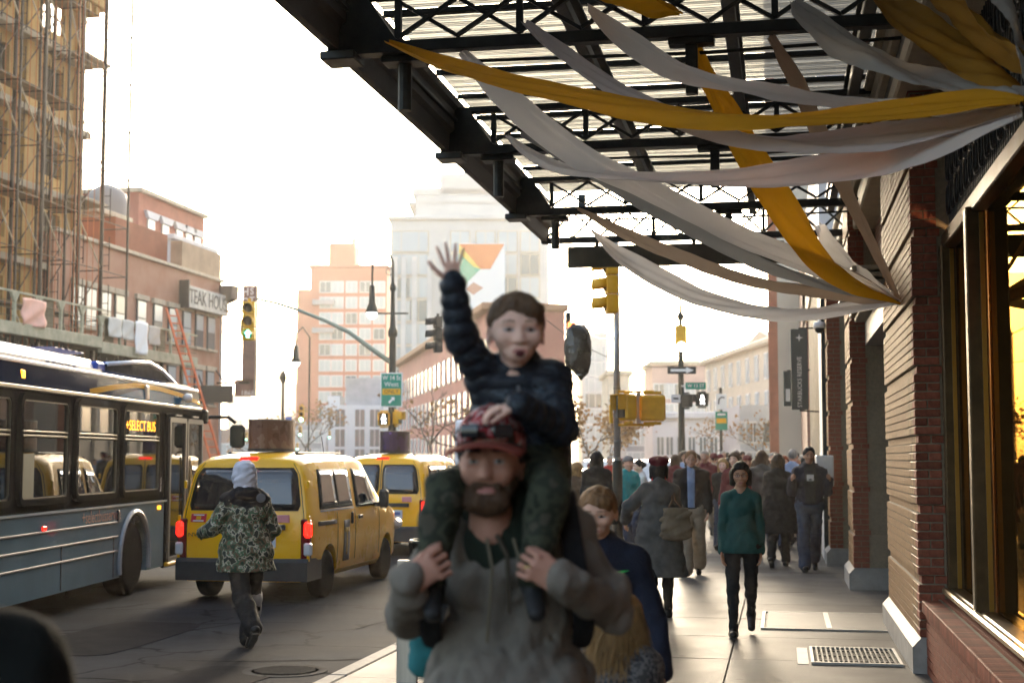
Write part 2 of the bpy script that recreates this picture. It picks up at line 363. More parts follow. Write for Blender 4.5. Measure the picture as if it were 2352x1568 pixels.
# ================================================================== brick warehouse on the right
BR_RED = mat('brick_red', (.20, .062, .038), .7, spec=.06, var=.3, vs=25, bump=.25, bs=60, rand=.32)
BR_LIT = mat('brick_lit_face', (.27, .16, .08), .6, spec=.04, var=.28, vs=25, bump=.25, bs=60, rand=.3)  # street-facing bricks: the golden light on them is put into their colour
MORT = mat('mortar', (.20, .16, .115), .9, var=.2, vs=30)
STONE = mat('grey_stone', (.27, .26, .245), .65, var=.2, vs=6, bump=.15, bs=40)
CREAM = mat('cream_stone', (.42, .36, .26), .65, var=.15, vs=5, bump=.1, bs=40)
BRONZE = mat('bronze_frame', (.075, .045, .018), .45, metal=.4, var=.3, vs=5)
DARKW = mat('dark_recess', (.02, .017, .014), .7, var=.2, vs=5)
def brick_wall_mat():
    m = bpy.data.materials.new('far_brickwork'); m.use_nodes = True; n = m.node_tree.nodes; l = m.node_tree.links; b = n['Principled BSDF']; b.inputs['Roughness'].default_value = .75
    tc = n.new('ShaderNodeTexCoord'); sp = n.new('ShaderNodeSeparateXYZ'); ad = n.new('ShaderNodeMath'); cb = n.new('ShaderNodeCombineXYZ')
    l.new(tc.outputs['Object'], sp.inputs[0]); l.new(sp.outputs[0], ad.inputs[0]); l.new(sp.outputs[1], ad.inputs[1]); l.new(ad.outputs[0], cb.inputs[0]); l.new(sp.outputs[2], cb.inputs[1])
    t = n.new('ShaderNodeTexBrick'); l.new(cb.outputs[0], t.inputs['Vector'])
    t.inputs['Color1'].default_value = (.25, .10, .06, 1); t.inputs['Color2'].default_value = (.17, .07, .045, 1); t.inputs['Mortar'].default_value = (.3, .25, .2, 1)
    t.inputs['Scale'].default_value = 1; t.inputs['Brick Width'].default_value = .204; t.inputs['Row Height'].default_value = .0677; t.inputs['Mortar Size'].default_value = .006
    l.new(t.outputs['Color'], b.inputs['Base Color'])
    bp = n.new('ShaderNodeBump'); bp.inputs['Strength'].default_value = .4; bp.inputs['Distance'].default_value = .01; l.new(t.outputs['Fac'], bp.inputs['Height']); bp.invert = True
    l.new(bp.outputs[0], b.inputs['Normal']); return m
FBRICK = brick_wall_mat()
wh = thing('brick_warehouse', 'dark red brick warehouse with banded piers and tall bronze shop window', 'building', (1.1, 16, 0))
CH = .0677; PX = 1.02
brick_meshes = {}
def brick_obj(c, L, W, m, nm):
    """one brick: L along y, W along x"""
    k = (round(L, 3), round(W, 3), nm)
    if k not in brick_meshes: brick_meshes[k] = MB().box((0, 0, 0), (W, L, .057), ch=.004).mesh('brick', m)
    return put('brick', brick_meshes[k], wh, (c[0] - 1.1, c[1] - 16, c[2]))
field = MB(); 
def pier(px, y0, y1, zt, nobj, ret=.2):
    """banded pier: end face looks down the street, front face looks across it"""
    n = 0
    cores = MB()
    k = 0
    z = .2
    while z < zt - .05:
        zc = z + CH / 2; band = (k % 8) == 7; s = .025 if band else 0.
        cores.box((px + s + .31 + .010, (y0 + s + .010 + y1 - .004) / 2, zc), (.62, y1 - .004 - y0 - s - .010, CH))
        if k % 2 == 0: ends = [(px + s + .097, .194, .092)]; ys = y0 + s + .102
        else: ends = [(px + s + .046, .092, .194), (px + s + .148, .092, .194)]; ys = y0 + s + .204
        for xc, W, L in ends:
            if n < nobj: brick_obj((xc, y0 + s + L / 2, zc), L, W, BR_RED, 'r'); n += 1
            else: field.box((xc, y0 + s + L / 2, zc), (W, L, .057))
        yy = ys; j = 0
        while yy + .09 < y1:
            if n < nobj and j < 4: brick_obj((px + s + .046, yy + .046, zc), .088, .092, BR_LIT, 't'); n += 1
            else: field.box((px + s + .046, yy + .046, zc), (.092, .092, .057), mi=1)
            yy += .105; j += 1
        if y1 - yy > .04: field.box((px + s + .046, (yy + y1 - .01) / 2, zc), (.092, y1 - .01 - yy, .057), mi=1)
        z += CH; k += 1
    cores.build('pier_core', MORT, wh, world=True)
    # stone plinth with a sloping top
    MB().prism([(px - .06, 0.), (px + .5, 0.), (px + .5, .27), (px + .005, .27), (px - .06, .2)], y0 - .05, y1 + .05, 'y').build('plinth', STONE, wh, world=True)
pier(PX, 11.5, 14.75, 5.0, 225)
pier(.86, 18.5, 19.9, 5.0, 0)
pier(.70, 22.4, 23.3, 5.0, 0)
pier(PX + .02, 3.6, 6.25, 4.6, 0)
fo = field.build('brick_field', [BR_RED, BR_LIT], wh, world=True); fo['kind'] = 'stuff'
# wall mass behind the piers and above
w = MB()
w.box((1.95, 5, 7.6), (1.2, 36, 5.0)); w.box((1.9, 16.6, 2.5), (.5, 3.7, 5.0)); w.box((1.7, 21.2, 2.5), (.6, 2.6, 5.0)); w.box((1.9, -2, 2.5), (.9, 15.2, 5.0))
w.build('wall', FBRICK, wh, world=True)
for z0, z1, x in ((4.55, 4.72, .93), (4.74, 4.86, .97), (4.98, 5.2, .9), (5.22, 5.3, .84)):
    MB().box((x + .4, 13.5, (z0 + z1) / 2), (.8, 20, z1 - z0), ch=.02).build('stone_band', CREAM, wh, world=True)
# window sill wall, ledge of bricks on edge
sw = MB(); k = 0; z = .0
while z < .44:
    yy = 3.0 + (k % 2) * .102
    while yy < 11.4:
        sw.box((PX + .09, yy + .097, z + CH / 2), (.09, .194, .057)); yy += .204
    z += CH; k += 1
so_ = sw.build('sill_brickwork', BR_RED, wh, world=True); so_['kind'] = 'stuff'
MB().box((PX + .19, 7.2, .22), (.25, 8.5, .44)).build('sill_core', MORT, wh, world=True)
rowm = MB().box((0, 0, 0), (.15, .057, .09), ch=.005).mesh('brick', BR_RED)
yy = 6.3
rest = MB()
while yy < 11.44:
    if yy > 7.0: put('brick', rowm, wh, (PX + .075 + .012 - 1.1, yy - 16, .515))
    else: rest.box((PX + .087, yy, .515), (.15, .057, .09))
    rest.box((PX + .24, yy, .530), (.13, .057, .09)); yy += .066
o = rest.build('sill_bricks', BR_RED, wh, world=True); o['kind'] = 'stuff'
MB().box((PX + .155, 8.9, .50), (.02, 5.2, .12)).build('sill_mortar', MORT, wh, world=True)
# bronze window: frame, mullion, panes, transom, iron grille
WX = 1.30
fr = MB()
fr.box((WX, 8.88, .60), (.12, 5.25, .11), ch=.01); fr.box((WX + .02, 8.88, 3.33), (.14, 5.25, .12), ch=.01)
fr.box((WX, 11.43, 1.95), (.14, .13, 2.7), ch=.01); fr.box((WX, 6.32, 1.95), (.14, .13, 2.7), ch=.01); fr.box((WX - .02, 9.75, 1.95), (.14, .12, 2.7), ch=.01)
wf = fr.build('window_frame', BRONZE, wh, world=True)
MB().box((WX - .09, 8.88, .635), (.05, 5.1, .05), ch=.012).build('sill_rail', mat('polished_bronze', (.25, .18, .10), .4, metal=.8), wf)
def gold_glass():
    m = glass_mat('bronze_window_glass', (.75, .5, .22), .015, .55, (.03, .02, .008))
    n = m.node_tree.nodes; l = m.node_tree.links; n['Principled BSDF'].inputs['Coat Weight'].default_value = 0; n['Principled BSDF'].inputs['Specular IOR Level'].default_value = 0; g = n.new('ShaderNodeBsdfGlossy'); g.inputs[0].default_value = (.26, .14, .032, 1); g.inputs['Roughness'].default_value = .012
    mx = n.new('ShaderNodeMixShader'); lw = n.new('ShaderNodeLayerWeight'); lw.inputs[0].default_value = .55; l.new(lw.outputs['Fresnel'], mx.inputs[0])
    old = n['Material Output'].inputs[0].links[0].from_socket
    l.new(old, mx.inputs[1]); l.new(g.outputs[0], mx.inputs[2]); l.new(mx.outputs[0], n['Material Output'].inputs[0]); return m
GG = gold_glass()
for y0, y1 in ((6.39, 9.68), (9.82, 11.36)):
    MB().box((WX + .05, (y0 + y1) / 2, 1.96), (.012, y1 - y0, 2.62)).build('pane', GG, wf)
GOLDR = mat('gold_reveal', (.40, .22, .045), .3, metal=.7)
for yy in (9.682, 11.358, 6.392): MB().box((WX + .01, yy, 1.96), (.03, .008, 2.6)).build('brass_reveal', GOLDR, wf)
for yy, xx in ((10.7, .09), (9.4, .1)): MB().box((WX + xx, yy, 1.95), (.03, .06, 2.6)).build('inner_mullion', mat('brass_inner', (.55, .36, .10), .3, metal=.6), wf)
gr = MB(); zt = 3.42
gr.box((WX + .12, 8.88, 3.95), (.02, 5.2, 1.1)); gb = gr.build('grille_back', mat('grille_black', (.012, .012, .012), .6), wh, world=True)
IR2 = mat('wrought_iron', (.035, .035, .036), .4, metal=.5)
for i in range(57):
    y_ = 6.4 + i * .088; MB().tube([(WX, y_, 3.4), (WX, y_, 4.5)], .008, 6).build('grille_bar', IR2, gb)
for i in range(19):
    y_ = 6.5 + i * .264
    for zz, rr in ((3.62, .11), (3.9, .13), (4.2, .12)):
        pts = [(WX - .02, y_ + .075 * math.cos(a), zz + rr * math.sin(a)) for a in np.linspace(0, 2 * math.pi, 15)]
        MB().tube(pts, .009, 5, cap=False).build('grille_scroll', IR2, gb)
# shop interior behind the glass: warm back wall, floor and hanging lamps
inn = MB().box((3.6, 9.6, 2.0), (.1, 6.4, 4.2)).box((2.5, 6.4, 2.0), (2.3, .1, 4.2)).box((2.5, 12.9, 2.0), (2.3, .1, 4.2))
inn.build('interior_wall', mat('warm_plaster', (.42, .26, .12), .7, var=.2, vs=2), wh, world=True)
MB().box((2.5, 9.6, .1), (2.3, 6.4, .1)).build('interior_floor', mat('oak_floor', (.22, .12, .06), .4, var=.2, vs=3), wh, world=True)
MB().box((2.5, 9.6, 4.1), (2.3, 6.4, .1)).build('interior_ceiling', mat('warm_ceiling', (.5, .38, .24), .8), wh, world=True)
LAMPW = mat('lamp_glow', (1, .75, .4), .5, emit=(1, .62, .25), es=25.)
for i, (x, y_) in enumerate(((2.4, 9.2), (2.7, 10.6), (2.3, 11.9), (2.6, 8.0))):
    lp = thing('pendant_lamp', 'warm glowing pendant lamp behind the bronze shop window', 'lamp', (x, y_, 2.9), group='pendant lamps inside the shop window')
    MB().tube([(0, 0, .12), (0, 0, 1.15)], .006, 6).build('cord', IR2, lp)
    MB().lathe([(.03, .12), (.12, .03), (.14, -.02), (.13, -.02), (.10, .03), (.02, .10)], 16).build('shade', BRONZE, lp, smooth=True)
    MB().lathe([(.005, -.07), (.05, -.05), (.06, 0), (.03, .05)], 12).build('bulb', LAMPW, lp, smooth=True)
    ll = bpy.data.lights.new('bulb_light', 'POINT'); ll.energy = 28; ll.color = (1, .62, .28); ll.shadow_soft_size = .08; lo_ = bpy.data.objects.new('bulb_light', ll); COL.objects.link(lo_); lo_.parent = lp; lo_.location = (0, 0, -.16)
# doorway between the first two piers
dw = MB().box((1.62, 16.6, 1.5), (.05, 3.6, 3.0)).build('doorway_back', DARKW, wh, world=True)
MB().box((1.42, 15.15, 1.55), (.12, .12, 3.1), ch=.01).box((1.42, 18.1, 1.55), (.12, .12, 3.1), ch=.01).box((1.42, 16.6, 3.02), (.12, 3.0, .12), ch=.01).build('door_frame', mat('door_black', (.015, .014, .013), .35), wh, world=True)
for y_ in (15.95, 17.3): MB().box((1.47, y_, 1.5), (.05, 1.28, 2.9), ch=.01).build('door', mat('door_brown', (.05, .025, .018), .4, var=.3, vs=3, stretch=(1, 1, .15)), wh, world=True)
MB().box((1.2, 16.6, 3.2), (.3, 3.6, .28)).build('lintel', mat('grey_paint', (.33, .32, .31), .5, var=.1, vs=3), wh, world=True)
for z_, x_ in ((3.38, .13), (3.43, .19), (3.5, .27), (3.57, .33)): MB().box((1.2 - x_ / 2, 16.6, z_), (.3 + x_, 3.66 + x_ * .2, .05), ch=.012).build('door_cornice', mat('moulding', (.30, .27, .22), .5, var=.15, vs=6), wh, world=True)
MB().box((1.35, 16.6, 4.2), (.3, 3.6, 1.1)).build('transom_wall', FBRICK, wh, world=True)
# arched recess between the second and third piers
arc = [(22.4, 5.0), (22.4, 3.3)] + [(21.15 + 1.25 * math.cos(a), 3.3 + 1.15 * math.sin(a)) for a in np.linspace(0, math.pi, 15)] + [(19.9, 3.3), (19.9, 5.0)]
MB().prism(arc, .98, 1.4, 'x').build('arch', BR_LIT, wh, world=True)
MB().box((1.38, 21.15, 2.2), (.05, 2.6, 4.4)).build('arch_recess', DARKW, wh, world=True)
# small white meter box on the third pier
wb = thing('white_wall_box', 'white metal box fixed to the banded brick pier beyond the doorway', 'box', (.62, 22.0, 1.45))
MB().box((0, 0, 0), (.26, .55, .46), ch=.012).build('case', mat('white_enamel', (.72, .72, .70), .4, var=.06, vs=6), wb)
for i in range(4): MB().box((-.04 + i * .022, -.278, -.03), (.012, .004, .13)).build('vent_slot', DARKW, wb)
MB().box((.1, .0, 0.), (.05, .3, .3)).build('bracket', IRON, wb)
# ================================================================== canopy
CAN = mat('canopy_steel', (.028, .029, .027), .45, metal=.3, var=.3, vs=7, bump=.1, bs=50)
CANB = mat('canopy_soffit', (.055, .05, .045), .6, var=.3, vs=3, bump=.1, bs=20)
cn = thing('steel_canopy', 'long dark steel and ribbed glass canopy over the sidewalk', 'canopy', (-1.2, 14, 4.75))
XO, XI = -3.42, 1.0
ZB, ZT = 4.75, 5.22
def bars(name, lst, w, h, par=cn, m=CAN, ch=.006):
    for p, q in lst: MB().bar(p, q, w, h, ch=ch).build(name, m, par, world=True)
TY = [6.7, 10.42, 14.14, 17.9]
for ty in TY:
    tr = MB().bar((XO + .05, ty, ZB + .05), (XI, ty, ZB + .05), .12, .09, ch=.008).build('truss_chord', CAN, cn, world=True)
    for (p, q) in (((XO + .05, ty, ZT), (XI, ty, ZT)),): MB().bar(p, q, .12, .06, ch=.006).build('top_chord', CAN, tr)
    n = 8
    for i in range(n):
        x0 = XO + .55 + i * (XI - XO - .6) / n; x1 = XO + .55 + (i + 1) * (XI - XO - .6) / n
        for sgn, off in ((1, -.02), (0, .02)):
            za, zb = (ZB + .12, ZT - .05) if sgn else (ZT - .05, ZB + .12)
            MB().bar((x0, ty + off, za), (x1, ty + off, zb), .04, .028).build('diagonal', CAN, tr)
        if i % 2 == 0: MB().bar((x0, ty, ZB + .12), (x0, ty, ZT - .05), .05, .05).build('post', CAN, tr)
    # solid end bracket and drain stub
    MB().prism([(XO, ZB), (XO + .75, ZB), (XO + .55, ZB + .10), (XO + .3, ZT), (XO, ZT)], ty - .07, ty + .07, 'y').build('end_plate', CAN, tr)
    MB().box((XO + .10, ty, ZB - .015), (.28, .28, .07), ch=.01).build('bearing', CAN, tr)
    MB().tube([(XO + .58, ty + .1, ZB), (XO + .58, ty + .1, ZB - .42)], .055, 10).build('drain_stub', CAN, tr)
    MB().box((XO + .58, ty + .1, ZB - .03), (.34, .22, .05), ch=.01).build('stub_flange', CAN, tr)
    MB().box((-.62, ty + .05, ZB - .2), (.09, .09, .42), ch=.008).build('hanger', CAN, tr)
    MB().box((-.62, ty + .05, ZB - .01), (.34, .14, .06), ch=.008).build('hanger_plate', CAN, tr)
    MB().tube([(XO + .9, ty + .14, ZB - .04), (-.5, ty + .15, ZB - .07), (.9, ty + .14, ZB - .04)], .014, 6).build('conduit', CAN, tr)
# outer gutter fascia
fa = MB().prism([(XO - .02, ZB + .08), (XO + .02, ZB + .04), (XO + .09, ZB + .04), (XO + .10, ZB + .22), (XO + .15, ZB + .26), (XO + .15, ZB + .46), (XO + .19, ZB + .50), (XO + .19, ZB + .58), (XO - .02, ZB + .66)], 2.0, 20.4, 'y').build('gutter_fascia', CANB, cn, world=True)
MB().bar((XO - .04, 2.0, ZB + .66), (XO - .04, 20.4, ZB + .66), .10, .08, ch=.01).build('fascia_cap', CAN, fa)
MB().bar((XO + .16, 2.0, ZB + .36), (XO + .16, 20.4, ZB + .36), .04, .04, ch=.006).build('fascia_rib', CAN, fa)
for x in (-1.62, -.36, .72):
    MB().bar((x, 2, ZT - .08), (x, 20.3, ZT - .08), .10, .10, ch=.008).build('purlin', CAN, cn, world=True)
    MB().bar((x, 2, ZT + .085), (x, 20.3, ZT + .085), .14, .03, ch=.004).build('purlin_cap', CAN, cn, world=True)
MB().box((1.03, 11.2, ZT - .2), (.1, 18, .5), ch=.01).build('wall_beam', CAN, cn, world=True)
# glazing bars and ribbed panes
def ribbed():
    m = bpy.data.materials.new('ribbed_wire_glass'); m.use_nodes = True; n = m.node_tree.nodes; l = m.node_tree.links
    b = n['Principled BSDF']; b.inputs['Base Color'].default_value = (.22, .23, .22, 1); b.inputs['Roughness'].default_value = .35
    t = n.new('ShaderNodeBsdfTranslucent'); t.inputs[0].default_value = (.25, .255, .235, 1)
    tr = n.new('ShaderNodeBsdfTransparent'); tr.inputs[0].default_value = (.11, .113, .105, 1)
    tc = n.new('ShaderNodeTexCoord'); w_ = n.new('ShaderNodeTexWave'); w_.bands_direction = 'Y'; w_.inputs['Scale'].default_value = 9.5; w_.inputs['Distortion'].default_value = .3
    ns = n.new('ShaderNodeTexNoise'); ns.inputs['Scale'].default_value = 2.2; ns.inputs['Detail'].default_value = 6
    l.new(tc.outputs['Object'], w_.inputs[0]); l.new(tc.outputs['Object'], ns.inputs['Vector'])
    cr = n.new('ShaderNodeMapRange'); cr.inputs['From Min'].default_value = .3; cr.inputs['From Max'].default_value = .55; cr.inputs['To Min'].default_value = .25; l.new(w_.outputs['Fac'], cr.inputs[0])
    nr = n.new('ShaderNodeMapRange'); nr.inputs['From Min'].default_value = .3; nr.inputs['From Max'].default_value = .6; nr.inputs['To Min'].default_value = .6; l.new(ns.outputs[0], nr.inputs[0])
    ml = n.new('ShaderNodeMath'); ml.operation = 'MULTIPLY'; l.new(cr.outputs[0], ml.inputs[0]); l.new(nr.outputs[0], ml.inputs[1])
    m1 = n.new('ShaderNodeMixShader'); m1.inputs[0].default_value = .22; l.new(t.outputs[0], m1.inputs[1]); l.new(tr.outputs[0], m1.inputs[2])
    m2 = n.new('ShaderNodeMixShader'); l.new(ml.outputs[0], m2.inputs[0]); l.new(b.outputs[0], m2.inputs[1]); l.new(m1.outputs[0], m2.inputs[2])
    l.new(m2.outputs[0], n['Material Output'].inputs[0]); return m
RIB = ribbed()
px_ = [-3.26, -1.62, -.36, .72, 1.05]; gy_ = np.arange(2.0, 20.4, .93)
pm = {}
for i in range(4):
    L = px_[i + 1] - px_[i] - .04
    ys_ = np.linspace(-.44, .44, 45); zz = .008 * np.sin(np.arange(45) * math.pi / 2)
    pm[i] = MB().grid([[(-L / 2, a, c), (L / 2, a, c)] for a, c in zip(ys_, zz)]).mesh('glass_pane', RIB, True)
for j in range(len(gy_) - 1):
    y0 = gy_[j]
    MB().bar((XO + .18, y0, ZT + .14), (1.05, y0, ZT + .14), .05 if j % 2 else .07, .05, ch=.006).build('glazing_bar', CAN, cn, world=True)
    for i in range(4):
        put('glass_pane', pm[i], cn, ((px_[i] + px_[i + 1]) / 2 + 1.2, y0 + .465 - 14, ZT + .17 - 4.75), (RNG.uniform(-.006, .006), 0, 0))
# end lattice at the far end
TE = 20.35
el = MB().bar((XO + .02, TE, ZB + .05), (1.0, TE, ZB + .05), .1, .09, ch=.006).build('end_lattice_chord', CAN, cn, world=True)
MB().bar((XO + .02, TE, ZB + .50), (1.0, TE, ZB + .50), .1, .08, ch=.006).build('top_chord', CAN, el)
MB().box((XO + .04, TE, ZB + .26), (.07, .12, .5), ch=.006).build('end_post', CAN, el)
n = 11
for i in range(n):
    x0 = XO + .08 + i * 4.3 / n; x1 = x0 + 4.3 / n
    MB().bar((x0, TE - .015, ZB + .09), (x1, TE - .015, ZB + .46), .03, .03).build('diagonal', CAN, el)
    MB().bar((x0, TE + .015, ZB + .46), (x1, TE + .015, ZB + .09), .03, .03).build('diagonal', CAN, el)
    if i % 4 == 3: MB().box((x1, TE, ZB + .27), (.05, .09, .38)).build('post', CAN, el)
for x in (-2.6, -1.2, -.2): MB().box((x, TE, ZB - .01), (.06, .06, .12)).build('sign_strap', CAN, el)
MB().box((-1.48, TE, ZB - .20), (3.1, .08, .31), ch=.008).build('sign_board', mat('sign_back', (.06, .052, .035), .5, var=.2, vs=3), el)
MB().box((XO + .6, TE + .02, ZT + .1), (.1, .1, .3)).build('roof_stub', CAN, el)
# ================================================================== fabric streamers
WH = cloth_mat('white_fabric', (.85, .82, .82), .62); YE = cloth_mat('yellow_fabric', (.64, .31, .014), .5); GRY = cloth_mat('grey_fabric', (.36, .35, .34), .3); TAN = cloth_mat('tan_fabric', (.45, .33, .24), .35)
YE_SHADE = cloth_mat('shaded_yellow_fabric', (.26, .125, .012), .06)  # yellow fabric again, with the shade by the wall put into its colour
def streamer(label, m, pts, W, d0, d1, bulge=0., seed=0):
    """a strip of cloth; pts are picture points with the width seen there, d0/d1 the distances of its two ends"""
    pts = np.array(pts, float); n = len(pts)
    seg = np.r_[0, np.cumsum(np.hypot(np.diff(pts[:, 0]), np.diff(pts[:, 1])))]; u = seg / seg[-1]
    t = np.linspace(0, 1, 64)
    def cr(col):   # smooth interpolation
        return np.interp(t, u, col)
    k = np.array([1, 4, 6, 4, 1.]) / 16
    def sm(a):
        for _ in range(3):
            b = np.pad(a, 2, mode='reflect', reflect_type='odd'); a = np.convolve(b, k, 'valid')
        return a
    X, Y, Wd = sm(cr(pts[:, 0])), sm(cr(pts[:, 1])), np.maximum(sm(cr(pts[:, 2])), 3)
    iv = 1 / d0 + (1 / d1 - 1 / d0) * t
    D = 1 / iv + bulge * np.sin(math.pi * t)
    P = np.array([gd(x, y, d) for x, y, d in zip(X, Y, D)])
    T = np.gradient(P, axis=0); T /= np.linalg.norm(T, axis=1)[:, None]
    view = P - CC; view /= np.linalg.norm(view, axis=1)[:, None]
    S = np.cross(T, view); S /= np.linalg.norm(S, axis=1)[:, None]; S[S[:, 2] < 0] *= -1
    Nn = np.cross(S, T)
    rows = []
    ph = seed * 1.7
    for i in range(64):
        app = Wd[i] * D[i] / FPX; w_ = max(app, W * min(1, .25 + 6 * min(t[i], 1 - t[i]) * 1.2))
        c = min(1., app / w_); s = math.sqrt(1 - c * c)
        row = []
        for j in range(15):
            a = (j / 14 - .5); e_ = min(t[i], 1 - t[i]); fold = .12 * w_ * math.sin(a * 5 + ph + t[i] * 7) * (1 + .6 * math.sin(t[i] * 11 + ph)) + w_ * (.035 + .10 * math.exp(-e_ * 14)) * math.sin(a * 17 + ph * 2 + 3 * math.sin(t[i] * 5 + ph)) + .018 * w_ * math.sin(a * 9 - t[i] * 60 + ph) * math.sin(t[i] * 23 + ph)
            row.append(P[i] + (S[i] * c + Nn[i] * s * (1 if seed % 2 else -1)) * a * w_ + (Nn[i] * c - S[i] * s) * fold * .8)
        rows.append(row)
    o = MB().grid(rows).build('fabric_streamer', m, smooth=True)
    o.data.transform(Matrix.Translation(-Vector(P[0]))); o.location = tuple(P[0])
    tag(o, label, 'streamer', 'fabric streamers strung under the canopy'); return o
dz = lambda x, y, z: float((gz(x, y, z) - CC) @ FW)
A1 = float((gx(2065, 694, .98) - CC) @ FW); A2 = float((gx(2335, 232, 1.0) - CC) @ FW)
S_ = streamer
S_('mustard streamer sagging across beneath the canopy from its outer gutter to the wall', YE, [(890, 95, 10), (1000, 138, 24), (1150, 183, 27), (1300, 213, 36), (1450, 247, 48), (1600, 270, 55), (1760, 279, 58), (1950, 268, 52), (2150, 246, 45), (2290, 226, 28), (2345, 232, 10)], .26, dz(890, 95, 4.8), A2, seed=1)
S_('broad pale pink streamer running down diagonally from the glass to the pier', WH, [(1060, 118, 20), (1130, 190, 52), (1230, 282, 64), (1350, 370, 64), (1450, 415, 62), (1550, 470, 58), (1700, 548, 46), (1850, 602, 40), (1960, 645, 26), (2065, 694, 8)], .27, dz(1060, 118, 4.75), A1, seed=2)
S_('white streamer sagging lowest of those tied over the shop window', WH, [(1165, 312, 10), (1210, 352, 28), (1290, 390, 34), (1400, 405, 28), (1520, 411, 32), (1640, 412, 30), (1750, 405, 55), (1900, 387, 65), (2050, 357, 50), (2200, 322, 22), (2335, 270, 8)], .26, dz(1165, 312, 4.75), A2, seed=3)
S_('dark grey streamer twisted and running from the truss down to the pier', GRY, [(1195, 308, 10), (1280, 355, 25), (1400, 422, 28), (1500, 477, 36), (1620, 537, 40), (1750, 602, 36), (1880, 650, 28), (2000, 680, 18), (2065, 694, 8)], .24, dz(1195, 308, 4.75), A1, seed=4)
S_('mauve grey streamer hanging behind the mustard one over the shop window', cloth_mat('mauve_fabric', (.5, .46, .47), .3), [(1205, 50, 14), (1260, 95, 25), (1340, 155, 22), (1430, 212, 30), (1540, 262, 32), (1640, 300, 42), (1750, 325, 58), (1900, 330, 66), (2050, 315, 60), (2200, 290, 42), (2340, 255, 8)], .27, dz(1205, 50, 4.8), A2 + .1, seed=5)
S_('crumpled white streamer knotted high on the canopy truss', WH, [(1350, 18, 14), (1400, 65, 46), (1480, 115, 62), (1560, 157, 56), (1650, 187, 46), (1750, 213, 38), (1850, 229, 30), (1960, 241, 22), (2100, 250, 14), (2335, 250, 6)], .28, dz(1350, 18, 4.85), A2 + .2, seed=6)
S_('broad mustard streamer falling steeply from the canopy down to the pier', YE, [(1590, 92, 25), (1620, 170, 50), (1660, 250, 65), (1700, 330, 66), (1760, 420, 74), (1820, 510, 70), (1880, 590, 55), (1960, 652, 34), (2065, 694, 9)], .28, dz(1590, 92, 4.75), A1, seed=7)
S_('narrow tan streamer falling steeply behind the white ones to the pier', TAN, [(1770, 82, 20), (1800, 140, 30), (1840, 210, 32), (1880, 300, 35), (1930, 400, 40), (1975, 500, 35), (2020, 600, 26), (2065, 692, 8)], .2, dz(1770, 82, 4.75), A1 + .05, seed=8)
S_('shadowed grey streamer hanging high beside the brick wall mouldings', GRY, [(1825, 2, 14), (1880, 50, 46), (1950, 108, 62), (2040, 150, 68), (2150, 186, 56), (2250, 210, 32), (2335, 224, 8)], .3, dz(1825, 2, 4.8), A2 + .15, seed=9)
S_('short mustard streamer end crossing the glass panes up by the truss', YE, [(1230, -70, 30), (1330, -32, 42), (1450, 2, 40), (1520, 22, 22), (1565, 32, 6)], .26, dz(1230, -70, 5.0), dz(1565, 32, 4.85), seed=10)
S_('mustard streamer coloured for deep shade up against the brick wall', YE_SHADE, [(1960, -60, 50), (2100, 55, 66), (2220, 135, 62), (2330, 205, 40), (2420, 270, 20)], .3, 8.2, 6.4, seed=11)
S_('shade-coloured mustard streamer hanging over the iron grille of the shop window', YE_SHADE, [(2110, -60, 50), (2230, 50, 54), (2352, 148, 52), (2460, 230, 30)], .3, 7.6, 6.0, seed=12)
S_('grey streamer hanging straight down the brick wall over the grille', GRY, [(2280, -60, 28), (2330, 60, 40), (2375, 160, 40), (2410, 240, 20)], .24, 6.8, 6.0, seed=13)
S_('tan streamer strung just above the lowest white one beyond the canopy', TAN, [(1325, 478, 7), (1400, 520, 28), (1500, 567, 34), (1600, 607, 33), (1700, 641, 28), (1800, 662, 22), (1950, 673, 22), (2065, 694, 8)], .24, dz(1325, 478, 4.75), A1, seed=14)
S_('long white streamer hanging lowest, past the traffic signal, to the pier', WH, [(1360, 530, 7), (1420, 585, 36), (1500, 632, 46), (1600, 682, 38), (1700, 709, 28), (1800, 720, 30), (1900, 713, 40), (1980, 702, 32), (2065, 694, 8)], .26, dz(1360, 530, 4.7), A1, seed=15)
S_('white streamer tucked behind the steep mustard one near the pier knot', WH, [(1878, 515, 16), (1900, 560, 40), (1950, 612, 42), (2010, 656, 30), (2062, 692, 8)], .24, 19.5, A1 + .1, seed=16)
# ================================================================== building under construction, left
TANC = mat('ochre_render', (.42, .25, .08), .8, var=.25, vs=.8, bump=.15, bs=6)
SLABC = mat('raw_concrete', (.34, .28, .2), .8, var=.2, vs=1.2, bump=.1, bs=8)
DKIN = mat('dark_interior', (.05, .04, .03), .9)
cb = thing('unfinished_building', 'tall unfinished ochre building with open concrete floors behind scaffolding', 'building', (-31, 50, ROADZ))
BX = -29.0; YE0, YE1 = 34.0, float(gx(185, 500, BX)[1])
for k in range(8):
    z = 3.2 + 3 * k
    MB().box((BX - 5.2, (YE0 + YE1) / 2, z), (11.2, YE1 - YE0, .28), ch=.02).build('floor_slab', SLABC, cb, world=True)
    if k % 2 == 1: MB().box((BX + .6, YE1 - 1.0, z + .02), (1.1, 2.4, .14), ch=.02).build('ledge', SLABC, cb, world=True)
cols = np.arange(YE1 - .3, YE0, -4.2)
